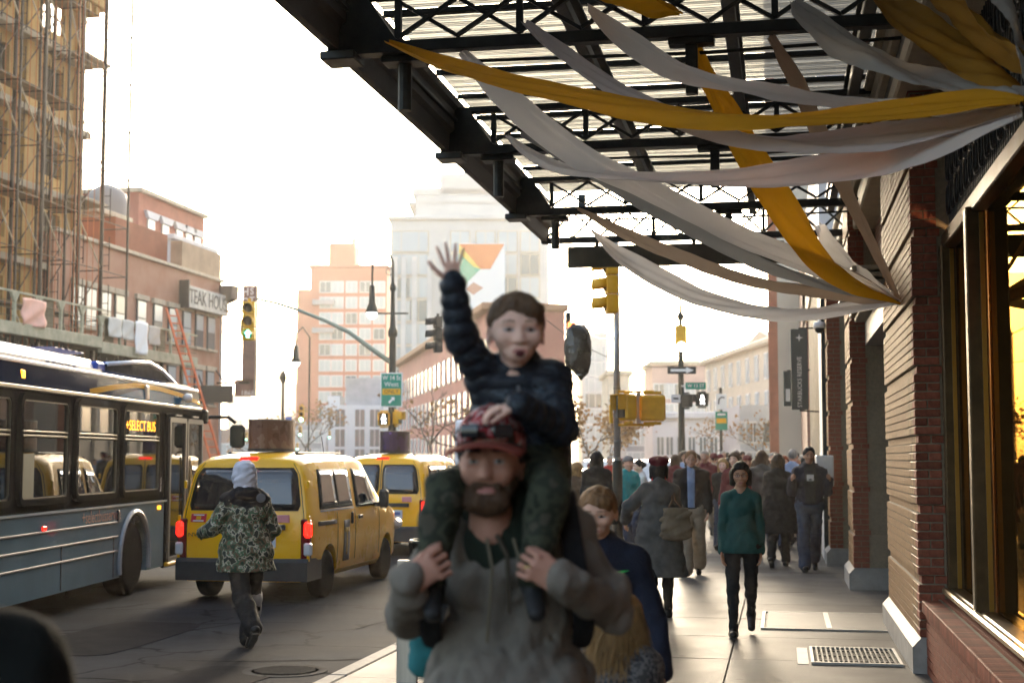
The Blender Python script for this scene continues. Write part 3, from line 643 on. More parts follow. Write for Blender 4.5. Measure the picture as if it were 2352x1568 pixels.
for i, yc in enumerate(cols):
    MB().box((BX - .2, yc, 12.), (.55, .55, 25)).build('column', TANC, cb, world=True)
    if i < len(cols) - 1:
        y0, y1 = yc - 4.2 + .27, yc - .27
        for k in range(-1, 8):
            zb = max(ROADZ, 3.2 + 3 * k + .14); zt = 3.2 + 3 * (k + 1) - .14
            m_ = [DKIN, TANC][(i + k) % 2]
            op = (i * 3 + k) % 3     # wall pieces round an opening
            wy0, wy1 = y0 + 1.0, y1 - .9
            pn = MB().box((BX - .25, (y0 + wy0) / 2, (zb + zt) / 2), (.2, wy0 - y0, zt - zb)).box((BX - .25, (y1 + wy1) / 2, (zb + zt) / 2), (.2, y1 - wy1, zt - zb)).box((BX - .25, (wy0 + wy1) / 2, zb + .35), (.2, wy1 - wy0, .7)).box((BX - .25, (wy0 + wy1) / 2, zt - .25), (.2, wy1 - wy0, .5))
            wp = pn.build('wall_panel', TANC, cb, world=True)
            if op == 1:   # dark sheet set back, standing for the shade in the recess
                MB().box((BX - .5, (wy0 + wy1) / 2, (zb + zt) / 2), (.06, wy1 - wy0 + .1, zt - zb - .9)).build('recess_shade', DKIN, wp)
            else:
                for s in range(1, 3): MB().box((BX - .22, wy0 + s * (wy1 - wy0) / 3, (zb + .7 + zt - .5) / 2), (.08, .1, zt - zb - 1.2)).build('window_bar', DKIN, wp)
                MB().box((BX - .22, (wy0 + wy1) / 2, zb + 1.35), (.06, wy1 - wy0, .07)).build('window_bar', DKIN, wp)
for k in range(8):
    zb, zt = 3.2 + 3 * (k - 1) + .14, 3.2 + 3 * k - .14
    MB().box((BX - 10.4, (YE0 + YE1) / 2 - 3, (zb + zt) / 2), (.25, YE1 - YE0 - 9, zt - zb)).build('rear_wall', TANC, cb, world=True)
    if k < 6: MB().box((BX - 5.4, YE1 - .35, (zb + zt) / 2), (9.6, .22, zt - zb)).build('end_wall', SLABC, cb, world=True)
MB().box((BX + .3, (YE0 + YE1) / 2, 20.9), (1.2, YE1 - YE0 + .8, .5), ch=.05).build('cornice', TANC, cb, world=True)
for i in range(30): MB().box((BX + .45, YE1 - .4 - i * .75, 20.45), (.7, .35, .4), ch=.03).build('bracket', TANC, cb, world=True)
# scaffold
TUBEM = mat('scaffold_tube', (.05, .035, .025), .5, metal=.5, var=.3, vs=3); BRACE = mat('scaffold_brace', (.5, .42, .3), .5, metal=.4)
NETO = mat('orange_cord', (.5, .14, .04), .7); PLK = mat('scaffold_plank', (.26, .18, .1), .8, var=.3, vs=4)
sf = thing('scaffold', 'tall tube scaffold with cross braces and orange cords along the unfinished building', 'scaffold', (-26.6, 50, ROADZ))
SX0, SX1 = -26.3, -27.5
ys_ = [float(gx(p, 500, SX0)[1]) for p in (294, 236, 181, 150, 95, 38, -20, -80)]
for i, yy in enumerate(ys_):
    for X in (SX0, SX1):
        top = 24.0
        MB().tube([(X, yy, ROADZ), (X, yy, top)], .05 if i not in (2, 4) else .075, 6).build('standard', TUBEM, sf, world=True)
    for k in range(11):   # rungs of the end frames
        z = 1.0 + k * 2.0
        MB().tube([(SX0, yy, z), (SX1, yy, z)], .025, 5).build('transom', TUBEM, sf, world=True)
        MB().tube([(SX1 + .4, yy, z + .3), (SX1 + .4, yy, z + 1.7)], .02, 5).build('frame_tube', TUBEM, sf, world=True)
        for q in range(3): MB().tube([(SX1 + .4, yy, z + .5 + q * .45), (SX1, yy, z + .5 + q * .45)], .016, 5).build('rung', TUBEM, sf, world=True)
    if i < len(ys_) - 1:
        y2 = ys_[i + 1]
        for k in range(11):
            z = 1.0 + k * 2.0
            MB().tube([(SX0, yy, z), (SX0, y2, z)], .022, 5).build('ledger', TUBEM, sf, world=True)
            if i and k % 2 == 0:
                MB().bar((SX0 - .05, yy, z + .1), (SX0 - .05, y2, z + 1.9), .05, .03).build('brace', BRACE, sf, world=True)
                MB().bar((SX1 + .1, y2, z + .1), (SX1 + .1, yy, z + 1.9), .04, .03).build('brace', TUBEM, sf, world=True)
            elif i: MB().bar((SX0 - .08, y2, z + .1), (SX0 - .08, yy, z + 1.9), .035, .03).build('brace', TUBEM, sf, world=True)
            if i >= 2 and k % 2 == 1: MB().box(((SX0 + SX1) / 2, (yy + y2) / 2, z + .05), (.9, yy - y2, .06)).build('plank', PLK, sf, world=True)
        if i >= 1:
            for t in (.25, .5, .75): MB().tube([(SX0 + .12, yy + (y2 - yy) * t, 5), (SX0 + .12, yy + (y2 - yy) * t, 24)], .014, 4).build('orange_cord', NETO, sf, world=True)
# sidewalk shed below the scaffold
SHX = -25.0
YS0 = float(gx(-90, 700, SHX)[1]); YSM = float(gx(232, 700, SHX)[1]); YS1 = float(gx(450, 800, SHX)[1])
SHC = mat('shed_timber', (.52, .47, .34), .8, var=.35, vs=2.5, bump=.15, bs=20, col2=(.3, .29, .2)); SHG = mat('shed_panel', (.16, .13, .08), .8, var=.3, vs=3); SHW = mat('shed_white_sheet', (.62, .6, .55), .8, var=.1, vs=2)
MESHM = mat('shed_mesh', (.12, .10, .06), .8)
shd = thing('sidewalk_shed', 'timber sidewalk shed with parapet panels beneath the scaffold', 'shed', (SHX, 55, ROADZ))
for (a, b, z) in ((YS0, YSM, 5.72), (YSM, YS1, 5.55)):
    MB().box((SHX, (a + b) / 2, z + .2), (.2, b - a, .42), ch=.02).build('fascia_beam', SHC, shd, world=True)
    MB().box((SHX - 1.8, (a + b) / 2, z + .25), (3.4, b - a, .2)).build('deck', SHG, shd, world=True)
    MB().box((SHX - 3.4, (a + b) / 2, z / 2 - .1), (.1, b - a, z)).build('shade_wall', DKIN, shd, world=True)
    yy = a; i = 0
    while yy < b - .3:
        h = 1.0 if a == YS0 else .95
        MB().box((SHX + .02, yy, z + .42 + h / 2), (.1, .1, h)).build('parapet_post', SHC, shd, world=True)
        MB().prism([(yy - .28, z + .42 + h), (yy + .28, z + .42 + h), (yy, z + .42 + h - .42)], SHX - .03, SHX + .06, 'x').build('gusset', SHC, shd, world=True)
        if (i * 7) % 3 == 0: MB().box((SHX - .04, yy + .75, z + .42 + h / 2), (.04, .75, h - .06)).build('parapet_panel', SHG, shd, world=True)
        yy += 1.55; i += 1
    MB().box((SHX + .02, (a + b) / 2, z + .42 + h), (.09, b - a, .07)).build('parapet_rail', SHC, shd, world=True)
    for t in range(3): MB().tube([(SHX + .01, a, z + .6 + t * .25), (SHX + .01, b, z + .6 + t * .25)], .012, 4).build('parapet_wire', MESHM, shd, world=True)
for i in range(9):
    yy = YS0 + (YS1 - YS0) * (i + .5) / 9
    MB().box((SHX - .2, yy, 2.8), (.14, .14, 5.6)).build('shed_post', TUBEM, shd, world=True)
def cloth_panel(name, label, m, px0, px1, y0, y1, X, cat, wav=.05):
    a, b = gx(px0, y0, X), gx(px1, y0, X); z0 = a[2]; z1 = z0 - (y1 - y0) * ((a - CC) @ FW) / FPX
    g = []
    for t in np.linspace(0, 1, 14):
        g.append([(X + wav * math.sin(s * 9 + t * 7) * (.3 + s) * .6, a[1] + (b[1] - a[1]) * t, z0 + (z1 - z0) * s + .04 * math.sin(t * math.pi) * (1 - s)) for s in np.linspace(0, 1, 12)])
    o = MB().grid(g).build(name, m, smooth=True); md = o.modifiers.new('s', 'SOLIDIFY'); md.thickness = .012
    return tag(o, label, cat)
cloth_panel('pink_tarp', 'wrinkled pale pink tarp hung on the shed parapet', mat('pink_tarp', (.75, .42, .33), .7, var=.15, vs=2), 52, 106, 683, 745, SHX + .13, 'tarp', .1)
cloth_panel('white_sheet', 'white sheet tied to the shed parapet beside the long banner', SHW, 250, 280, 728, 772, SHX + .13, 'sheet', .03)
cloth_panel('white_sheet', 'white sheet tied to the shed parapet, next to the bare mesh', SHW, 282, 309, 734, 778, SHX + .13, 'sheet', .03)
cloth_panel('white_banner', 'long white banner hanging down over the shed fascia', mat('banner_white', (.8, .8, .8), .7, var=.05, vs=2), 312, 340, 737, 812, SHX + .2, 'banner', .04)
cloth_panel('grey_sheet', 'grey sheet tied to the shed parapet near the orange ladder', mat('grey_sheet', (.5, .46, .41), .8, var=.1, vs=2), 342, 368, 748, 790, SHX + .13, 'sheet', .03)
# orange ladder
LADM = mat('ladder_orange', (.62, .13, .04), .5, var=.1, vs=3)
la, lb = gx(393, 708, -24.6), gx(460, 935, -23.0)
lad = thing('orange_ladder', 'orange extension ladder leaning against the sidewalk shed', 'ladder', (lb[0], lb[1], ROADZ))
tdir = np.array(la) - np.array(lb); s0 = np.array(lb) - tdir * ((lb[2] - ROADZ) / tdir[2]); wv = np.array([.12, .21, 0])
for s in (-1, 1): MB().bar(tuple(s0 + s * wv), tuple(np.array(la) + s * wv), .10, .05).build('rail', LADM, lad, world=True)
Lt = np.linalg.norm(np.array(la) - s0); nr = int(Lt / .33)
for i in range(1, nr):
    c = s0 + (np.array(la) - s0) * i / nr; MB().tube([tuple(c - wv), tuple(c + wv)], .03, 6).build('rung', LADM, lad, world=True)
# ================================================================== brick steak house
BRP = mat('old_pink_brick', (.36, .16, .10), .8, var=.3, vs=.9, bump=.2, bs=15, col2=(.46, .27, .19)); LIM = mat('limestone_trim', (.48, .40, .30), .7, var=.2, vs=3)
GLW = mat('dim_window_glass', (.10, .12, .13), .1, spec=.8); GLP = mat('pale_window_glass', (.42, .45, .46), .15, spec=.8)
FRM = mat('painted_sash', (.6, .6, .6), .5)
shs = thing('brick_restaurant', 'weathered pink brick restaurant building with sash windows', 'building', (-30, 66, ROADZ))
FX = -28.5; Y0 = float(gx(120, 700, FX)[1]); Y1 = float(gx(508, 700, FX)[1]); ZR = 10.7
MB().box((FX - 5, (Y0 + Y1) / 2, ZR / 2), (10, Y1 - Y0, ZR)).build('wall', BRP, shs, world=True)
MB().box((FX - 4.9, (Y0 + Y1) / 2, ZR + .06), (10.1, Y1 - Y0 + .2, .16), ch=.02).build('coping', LIM, shs, world=True)
YP = float(gx(420, 600, FX)[1])
MB().box((FX - .35, (YP + Y1) / 2, ZR + .75), (.6, Y1 - YP, 1.4)).build('parapet', mat('tan_render', (.42, .30, .20), .8, var=.2, vs=1), shs, world=True)
MB().box((FX - 3.2, YP - 3.0, ZR + .9), (5.0, 5.5, 1.6)).build('roof_house', mat('red_brown_shed', (.28, .09, .05), .8, var=.2, vs=1), shs, world=True)
MB().prism([(FX + .1, 9.55), (FX + .75, 9.8), (FX + .8, 10.5), (FX + .1, 10.5)], Y1 - .5, Y1 + .4, 'y').build('corner_bracket', mat('dark_cornice', (.10, .08, .07), .7), shs, world=True)
MB().tube([(FX + .1, Y1 - .15, 0), (FX + .1, Y1 - .15, 9.5)], .07, 8).build('downpipe', mat('pale_pipe', (.5, .5, .52), .5), shs, world=True)
for row, (z0, z1) in enumerate(((7.1, 8.75), (4.3, 6.0))):
    for px in (175, 205, 240, 272, 322, 360, 394, 427, 456, 483):
        yc = float(gx(px, 750, FX)[1]); hw = .48
        wn = MB().box((FX + .02, yc, (z0 + z1) / 2), (.10, hw * 2, z1 - z0)).build('window', mat('sash_dark', (.05, .055, .06), .5), shs, world=True)
        for s_, (a, b) in enumerate(((z0 + .06, (z0 + z1) / 2 - .03), ((z0 + z1) / 2 + .03, z1 - .06))):
            MB().box((FX + .075, yc, (a + b) / 2), (.02, hw * 2 - .16, b - a)).build('pane', GLP if (int(px) + s_) % 3 else GLW, wn)
        MB().box((FX + .08, yc, z0 - .06), (.22, hw * 2 + .2, .12), ch=.01).build('sill', LIM, wn)
        MB().box((FX + .07, yc, z1 + .12), (.16, hw * 2 + .3, .24), ch=.01).build('lintel', LIM, wn)
sg = thing('steak_house_sign', 'weathered white wall sign with dark lettering STEAK HOUSE', 'sign', (FX, float(gx(460, 680, FX)[1]), 8.8))
ya, yb = float(gx(411, 680, FX)[1]), float(gx(506, 680, FX)[1])
MB().box((FX + .27, (ya + yb) / 2, 9.42), (.35, yb - ya, 1.05), ch=.02).build('board', mat('sign_white', (.55, .53, .48), .6, var=.3, vs=2.2), sg, world=True)
MB().box((FX + .3, ya - .06, 9.5), (.5, .12, 1.35)).build('end_cap', mat('sign_black', (.03, .03, .03), .5), sg, world=True)
text('lettering', 'STEAK HOUSE', 1.0, mat('sign_black', (.03, .03, .03), .5), sg, (FX + .452, (ya + yb) / 2, 9.42), (math.pi / 2, 0, math.pi / 2), True, .008, sx=.86, bold=.006)
# tall vertical blade sign
bl = thing('blade_sign', 'tall brown vertical blade sign with pale stacked letters', 'sign', tuple(gd(574, 780, 73)))
BRN = mat('blade_brown', (.22, .11, .09), .6, var=.2, vs=2); PAL = mat('blade_letter', (.6, .52, .5), .5, emit=(.9, .7, .6), es=.05)
def fb(px0, px1, y0, y1, d, th=.3):   # a board seen face-on at distance d, local to its own centre
    c = gd((px0 + px1) / 2, (y0 + y1) / 2, d); return c, ((px1 - px0) * d / FPX, th, (y1 - y0) * d / FPX)
root = bl.matrix_basis.translation
def bl_box(name, px0, px1, y0, y1, m, d=73, th=.3, off=0.):
    c, s = fb(px0, px1, y0, y1, d, th); o = MB().box((0, 0, 0), s, ch=.01).build(name, m, bl, loc=c - np.array(root) - np.array([-math.sin(YAW), math.cos(YAW), 0]) * off, rot=(0, 0, YAW)); return o
bl_box('board', 558, 588, 656, 872, BRN); bl_box('lower_board', 540, 588, 872, 910, BRN); bl_box('edge_trim', 586, 590, 655, 911, LIM, th=.34); bl_box('back_box', 553, 558, 735, 770, DKIN)
[MB().bar((-2.3, 0, zz), (0, 0, zz), .1, .1).build('bracket', TUBEM, bl) for zz in (1.5, -2.2)]
def stack(word, px, y0, y1, h):
    for i, c in enumerate(word):
        if c == ' ': continue
        p = gd(px, y0 + (y1 - y0) * (i + .5) / len(word), 73) - np.array(root) - np.array([-math.sin(YAW), math.cos(YAW), 0]) * .16
        text('letter', c, h, PAL, bl, p, (math.pi / 2, 0, YAW), depth=.02, sx=.85, bold=.012)
stack('HOMESTEAD', 565.5, 660, 866, .56); stack('STEAKHOUSE', 580, 660, 866, .50)
stack_y = gd(570, 903, 73) - np.array(root) - np.array([-math.sin(YAW), math.cos(YAW), 0]) * .16
text('letter', '1868', .36, PAL, bl, stack_y, (math.pi / 2, 0, YAW), depth=.02)
# black awning sign and a white bull figure with a wreath below the blade sign
aw = thing('black_awning_sign', 'black restaurant awning board at the brick building corner', 'sign', tuple(gd(495, 905, 70)))
MB().box((0, 0, 0), (1.7, .25, .85), rz=YAW, ch=.02).build('board', mat('sign_black', (.03, .03, .03), .5), aw)
MB().bar((-.7, 0, .42), (-1.2, .5, 1.2), .05, .05).build('stay', TUBEM, aw)
MB().bar((.6, 0, .42), (-.2, .5, 1.2), .05, .05).build('stay', TUBEM, aw)
# ================================================================== roofline behind the restaurant
RB = mat('roof_red_brick', (.40, .15, .10), .8, var=.15, vs=1); PALE = mat('pale_roofing', (.55, .55, .57), .6, var=.1, vs=1)
def corner_building(name, label, X, px0, px1, ytop, m, depthX=12, cat='building', trim=None, rows=0, pxs=(), wz=(), wm=GLP, lint=LIM, wh_=(.9, 1.5)):
    a, b = gx(px0, ytop, X), gx(px1, ytop, X); zt = b[2]
    t = thing(name, label, cat, (X, (a[1] + b[1]) / 2, ROADZ))
    MB().box((X - depthX / 2, (a[1] + b[1]) / 2, zt / 2), (depthX, b[1] - a[1], zt)).build('wall', m, t, world=True)
    MB().box((X - depthX / 2 + .1, (a[1] + b[1]) / 2, zt + .12), (depthX + .3, b[1] - a[1] + .3, .26), ch=.03).build('coping', trim or LIM, t, world=True)
    return t, zt, X
t, zt, X = corner_building('red_brick_block', 'red brick block with pale window heads rising behind the restaurant', -36, 318, 469, 502, RB, 10)
for px in (345, 378, 410, 432, 452):
    y_ = float(gx(px, 545, -36)[1]); o = MB().box((-35.98, y_, zt - 1.8), (.12, .9, 1.5)).build('window', GLP, t, world=True)
    MB().prism([(y_ - .9, zt - .95), (y_ + .9, zt - .95), (y_ + .62, zt - 1.35), (y_ - .62, zt - 1.35)], -36, -35.8, 'x').build('window_head', PALE, o)
t2, zt2, _ = corner_building('grey_penthouse', 'grey sheet metal penthouse over the restaurant roof', -32.5, 392, 490, 583, PALE, 8, trim=PALE)
t3, zt3, _ = corner_building('dark_water_tank_house', 'brown roof house seen behind the scaffold tubes', -33, 215, 292, 512, mat('brown_brick', (.30, .17, .11), .8, var=.2, vs=1), 8)
tk = thing('roof_tank', 'domed dark roof tank standing beside the brown roof house', 'tank', (-34, float(gx(246, 480, -34)[1]), zt3))
MB().lathe([(1.1, -1.0), (1.1, 1.0), (.95, 1.5), (.5, 1.85), (.05, 2.0)], 18).build('drum', mat('tank_grey', (.28, .26, .25), .6), tk, smooth=True); MB().box((0, 0, -1.3), (1.6, 1.6, .8)).build('base', TUBEM, tk)
# ================================================================== far buildings, each with its windows
def far_building(name, label, px0, px1, ytop, d, m, depth=18, rz=0., cat='building', win=None, cornice=None, base=0.):
    w = (px1 - px0) * d / FPX; c = gd((px0 + px1) / 2, 1050, d); h = CAMZ + (1050 - ytop) * d / FPX * 1.0 - base
    t = thing(name, label, cat, (c[0], c[1], base), YAW + rz)
    MB().box((0, depth / 2, h / 2), (w, depth, h)).build('wall', m, t)
    if cornice: MB().box((0, depth / 2, h + .3), (w + .8, depth + .8, .6), ch=.1).build('cornice', cornice, t)
    if win:
        cols_, rows_, ww, wh2, z0, z1, gm, fm = win
        me = MB().box((0, -.03, 0), (ww + .3, .12, wh2 + .3), mi=0).box((0, -.1, 0), (ww, .04, wh2), mi=1).box((0, -.125, 0), (.08, .02, wh2), mi=0).mesh('window', [fm, gm])
        me2 = me.copy(); me2.materials[1] = GLW
        for i in cols_:
            for r in range(rows_):
                z = z0 + (z1 - z0) * r / max(1, rows_ - 1)
                put('window', me if (r * 7 + int(i * 31)) % 4 else me2, t, (w * (i - .5), 0, z))
    return t, w, h
TOWB = mat('tan_tower_brick', (.46, .17, .11), .8, var=.12, vs=.3); WHS = mat('white_limestone', (.62, .59, .55), .7, var=.08, vs=.2); PNK = mat('pink_brick', (.42, .17, .14), .8, var=.15, vs=.4)
CRM = mat('cream_facade', (.56, .47, .36), .8, var=.12, vs=.4); WHP = mat('white_painted_brick', (.66, .65, .64), .7, var=.1, vs=.4); GRB = mat('grey_block', (.34, .33, .35), .8, var=.15, vs=.4)
t, w_, h_ = far_building('brick_apartment_tower', 'tall salmon brick apartment tower with rows of pale windows', 708, 886, 612, 262, TOWB, 22, win=((.2, .36, .54, .72, .9), 11, 1.9, 1.9, 4, 33.2, GLP, FRM), cornice=TOWB)
pw = 62 * 262 / FPX; MB().box((-w_ / 2 + (775 - 708) * 262 / FPX, 8, h_ + 2.6), (pw, 8, 5.4), ch=.1).build('penthouse', TOWB, t); MB().box((-w_ / 2 + (800 - 708) * 262 / FPX, 6, h_ + 5.8), (.7, .7, 1.6)).build('chimney', TOWB, t)
MB().box((-w_ / 2 - 1.2, 11, h_ / 2 - 2), (2.4, 22, h_ - 4)).build('wing', TOWB, t)
for k in range(2): MB().box((-w_ / 2 + 2.6, -.6, h_ - 6.5 - k * 5.2), (4, 1.3, .9)).build('balcony', GRB, t)
tw, w_, h_ = far_building('white_stone_tower', 'wide white stone tower with stepped crown beyond the lamp post', 893, 1262, 500, 205, WHS, 26, win=((.07, .18, .44, .6, .74, .88), 9, 2.6, 2.9, 6, 33, GLP, mat('gold_frame', (.5, .42, .3), .6)), cornice=WHS)
def crown(px0, px1, y0, y1, nm):
    wv_ = (px1 - px0) * 205 / FPX; xx = ((px0 + px1) / 2 - 1077.5) * 205 / FPX; za = CAMZ + (1050 - y1) * 205 / FPX; zb = CAMZ + (1050 - y0) * 205 / FPX
    return MB().box((xx, 11, (za + zb) / 2), (wv_, 16, zb - za), ch=.15).build(nm, WHS, tw)
crown(948, 1240, 432, 500, 'setback'); crown(930, 1250, 447, 456, 'ledge'); crown(1005, 1190, 380, 432, 'crown_block'); crown(1060, 1130, 330, 380, 'crown_top'); crown(940, 1245, 414, 434, 'crown_ledge')
for px in (905, 925, 950, 985, 1020): MB().box(((px - 1077.5) * 205 / FPX, -.25, h_ * .45), (.7, .5, h_ * .8)).build('pilaster', WHS, tw)
mu = thing('painted_billboard', 'large painted billboard of coloured triangles on the white stone tower', 'billboard', tuple(gd(1107, 650, 203)), YAW)
MB().box((0, 0, 0), (6.6, .2, 11.4), ch=.03).build('panel', mat('mural_white', (.78, .77, .75), .6), mu)
for i, (pol, c) in enumerate((((-3.3, 5.6, 3.2, 5.6, 1.2, 2.0, -.2, 2.0), (.75, .22, .06)), ((-3.3, 5.6, -.2, 2.0, -1.2, 2.3, -3.3, 4.3), (.8, .55, .08)), ((-3.3, 4.3, -1.2, 2.3, -.2, 2.0, -2.4, -.2, -3.3, .2), (.16, .48, .3)), ((-2.4, -3.4, -2.4, -5.5, 1.6, -5.5), (.3, .32, .65)), ((-2.4, -.9, -1.2, .1, .2, -.7, -1.2, -1.7), (.5, .25, .18)))):
    pp = [(pol[j], pol[j + 1]) for j in range(0, len(pol), 2)]
    MB().prism(pp, -.13 - .012 * i, -.105 - .012 * i, 'y').build('painted_shape', mat('mural_%d' % i, c, .6), mu)
# long pink building running away from us
def wall_between(name, label, pxa, ya, da, pxb, db, m, th, cat='building', bays=0, rows=0, wh_=(1.2, 1.9), z0=2.2, dz_=3.2, cor=None, gm=GLP):
    a = gd(pxa, 1050, da); b = gd(pxb, 1050, db); h = CAMZ + (1050 - ya) * da / FPX; v = b - a; v[2] = 0; L = float(np.hypot(v[0], v[1])); an = math.atan2(v[1], v[0])
    t = thing(name, label, cat, (a[0], a[1], 0), an)
    MB().box((L / 2, th / 2, h / 2), (L, th, h)).build('wall', m, t)
    MB().box((L / 2, th / 2 - .2, h + .25), (L + .7, th + .8, .5), ch=.08).build('cornice', cor or LIM, t)
    if bays:
        me = MB().box((0, -.03, 0), (wh_[0] + .25, .12, wh_[1] + .25), mi=0).box((0, -.1, 0), (wh_[0], .04, wh_[1]), mi=1).mesh('window', [FRM, gm])
        for i in range(bays):
            for r in range(rows): put('window', me, t, (L * (i + .5) / bays, 0, z0 + r * dz_))
    return t, L, h
wall_between('long_pink_building', 'long low pink brick building with even rows of windows', 915, 842, 150, 1125, 92, PNK, 5, bays=20, rows=3, wh_=(1.0, 1.8), z0=2.4, dz_=3.0, cor=mat('brown_cornice', (.32, .17, .1), .8))
t, w_, h_ = far_building('white_painted_building', 'white painted corner building with dark square windows', 738, 880, 930, 165, WHP, 10, win=((.3, .62, .86), 3, 1.1, 2.0, 1.6, 6.2, GLW, WHP))
MB().box((w_ * .18, 4, h_ + 1.6), (w_ * .62, 6, 3.2)).build('painted_annex', mat('mottled_grey', (.42, .41, .42), .8, var=.3, vs=.5), t); MB().box((-w_ * .32, 3, h_ + .5), (w_ * .2, 5, 1.2)).build('stair_house', WHP, t)
far_building('dark_far_block', 'grey block far up the avenue beside the white painted building', 640, 742, 968, 230, GRB, 10, win=((.15, .4, .65, .9), 2, 1.3, 1.8, 2, 5, GLP, FRM))
far_building('low_brick_shops', 'low row of shops beyond the yellow cab roof', 470, 640, 985, 150, mat('shop_brick', (.40, .28, .22), .8, var=.2, vs=.6), 10, win=((.1, .3, .5, .7, .9), 1, 2, 2, 2, 2, GLP, FRM))
for i, (a, b, yt) in enumerate(((520, 556, 905), (590, 640, 850), (612, 700, 930), (640, 690, 880))):
    far_building('hazy_tower', ['pale hazy block low behind the blade sign', 'hazy tower standing right of the blade sign', 'broad pale hazy block at the end of the avenue', 'slim hazy tower behind the thin lamp pole'][i], a, b, yt, 620 + 40 * i, CRM, 20, win=((.25, .5, .75), 5, 2.5, 3, 5, 20, GLP, FRM))
# right of the crossing
far_building('slim_white_tower', 'slim white tower beyond the bagged signal', 1338, 1398, 762, 210, WHS, 14, win=((.25, .5, .75), 7, 1.0, 2.0, 3, 17, GLP, FRM))
far_building('tan_corner_block', 'tan block glimpsed behind the yellow pedestrian signals', 1398, 1448, 862, 170, CRM, 12, win=((.3, .7), 3, 1, 1.8, 2, 8, GLP, FRM), cornice=LIM)
far_building('pink_far_block', 'pink block rising behind the street name signs', 1500, 1625, 838, 190, mat('rose_brick', (.48, .30, .26), .8, var=.1, vs=.5), 12, win=((.12, .3, .5, .7, .88), 4, 1.2, 1.8, 2.5, 10.5, GLP, FRM), cornice=LIM)
t, L, h = wall_between('cream_classical_block', 'cream block with pediments and tall windows up the avenue', 1622, 838, 150, 1800, 118, CRM, 12, bays=9, rows=3, wh_=(1.1, 2.1), z0=3, dz_=3.3)
MB().prism([(L * .35, h + .5), (L * .8, h + .5), (L * .62, h + 1.9)], 1, 6, 'y').build('pediment', CRM, t)
far_building('low_white_arcade', 'low white arcade building with narrow dark windows', 1500, 1712, 962, 120, WHP, 8, win=((.08, .18, .3, .42, .54, .66, .8, .92), 1, .55, 1.5, 2.6, 2.6, GLW, WHP), cornice=WHP)
far_building('purple_grey_block', 'purple grey block low behind the crossing', 1440, 1502, 955, 140, GRB, 8, win=((.2, .5, .8), 2, .9, 1.4, 1.4, 3.6, GLP, FRM))
far_building('blue_grey_shops', 'pale blue grey shop fronts behind the green highway sign', 1700, 1800, 930, 100, mat('blue_grey', (.44, .48, .52), .7, var=.15, vs=.6), 8, win=((.12, .3, .5, .7, .88), 2, .9, 1.3, 1.3, 3.4, GLP, FRM))
# next block on our side of the street: golden facade, rust pilaster
nb = thing('golden_facade', 'tall pale golden facade of the next block up our side', 'building', (.4, 70, ROADZ))
MB().box((4.2, 75, 10), (8.6, 50, 20)).build('wall', CRM, nb, world=True)
MB().box((-.25, 50.6, 10), (.35, .6, 20), ch=.03).build('rust_pilaster', mat('rust_red', (.42, .16, .09), .7, var=.2, vs=2), nb, world=True)
for i in range(12):
    MB().box((-.15, 53 + i * 3.6, 10), (.18, .5, 20), ch=.02).build('pilaster', LIM, nb, world=True)
    for k in range(5):
        o = MB().box((-.12, 54.8 + i * 3.6, 3.6 + k * 3.4), (.08, 2.0, 2.2)).build('window', FRM, nb, world=True); MB().box((-.175, 54.8 + i * 3.6, 3.6 + k * 3.4), (.03, 1.7, 1.9)).build('pane', GLP, o)
sh = thing('shop_front', 'shop front with timber panels and a white wall past the warehouse', 'building', (.6, 28, 0))
MB().box((.95, 24.4, 4.0), (.62, 1.7, 8.0), ch=.01).build('white_wall', mat('white_render', (.70, .69, .68), .6, var=.04, vs=1), sh, world=True)
MB().box((.74, 23.45, 2.6), (.2, .18, 5.2)).build('dark_edge', mat('black_steel', (.02, .025, .025), .5), sh, world=True)
MB().box((1.3, 31, 2.6), (1.0, 11, 5.2)).build('timber_wall', mat('oiled_timber', (.30, .14, .06), .6, var=.3, vs=3, stretch=(1, 4, .3)), sh, world=True)
MB().box((1.6, 44.4, 4.0), (1.9, 13, 8.0)).build('brick_annex', FBRICK, sh, world=True)
MB().box((1.15, 34, 6.4), (1.0, 18, 2.4)).build('cream_band', CRM, sh, world=True)
for i in range(20): MB().box((.74, 25.8 + i * .55, 2.6), (.09, .14, 5.2)).build('timber_fin', mat('fin_wood', (.42, .36, .26), .6, var=.2, vs=3), sh, world=True)
# dark blade banner with pale letters
c = gd(1836, 848, 27.0)
bn = thing('dark_banner', 'dark grey vertical banner with a pale star and stacked lettering', 'banner', tuple(c), YAW)
MB().box((0, 0, 0), (.315, .05, 1.53), ch=.006).build('cloth', mat('banner_slate', (.045, .055, .055), .7, var=.1, vs=4), bn)
SILV = mat('banner_letter', (.55, .55, .52), .6)
text('lettering', 'STARBUCKS RESERVE', .118, SILV, bn, (0, -.028, -.24), (math.pi / 2, -math.pi / 2, 0), depth=.002, sx=.86)
st = MB()
for k in range(4):
    a = k * math.pi / 2; st.prism([(.0, .0), (.022 * math.cos(a + .8), .022 * math.sin(a + .8)), (.075 * math.cos(a), .075 * math.sin(a)), (.022 * math.cos(a - .8), .022 * math.sin(a - .8))], -.031, -.027, 'y')
so2 = st.build('star_mark', SILV, bn, loc=(0, 0, .6))
MB().tube([(0, 0, .78), (.45, .1, .8)], .016, 6).build('arm', IRON, bn); MB().tube([(0, 0, -.78), (.45, .1, -.8)], .016, 6).build('arm', IRON, bn)
c = gd(1809, 892, 30.0)
bn2 = thing('small_dark_banner', 'smaller dark banner with a pale mark behind the tall banner', 'banner', tuple(c), YAW)
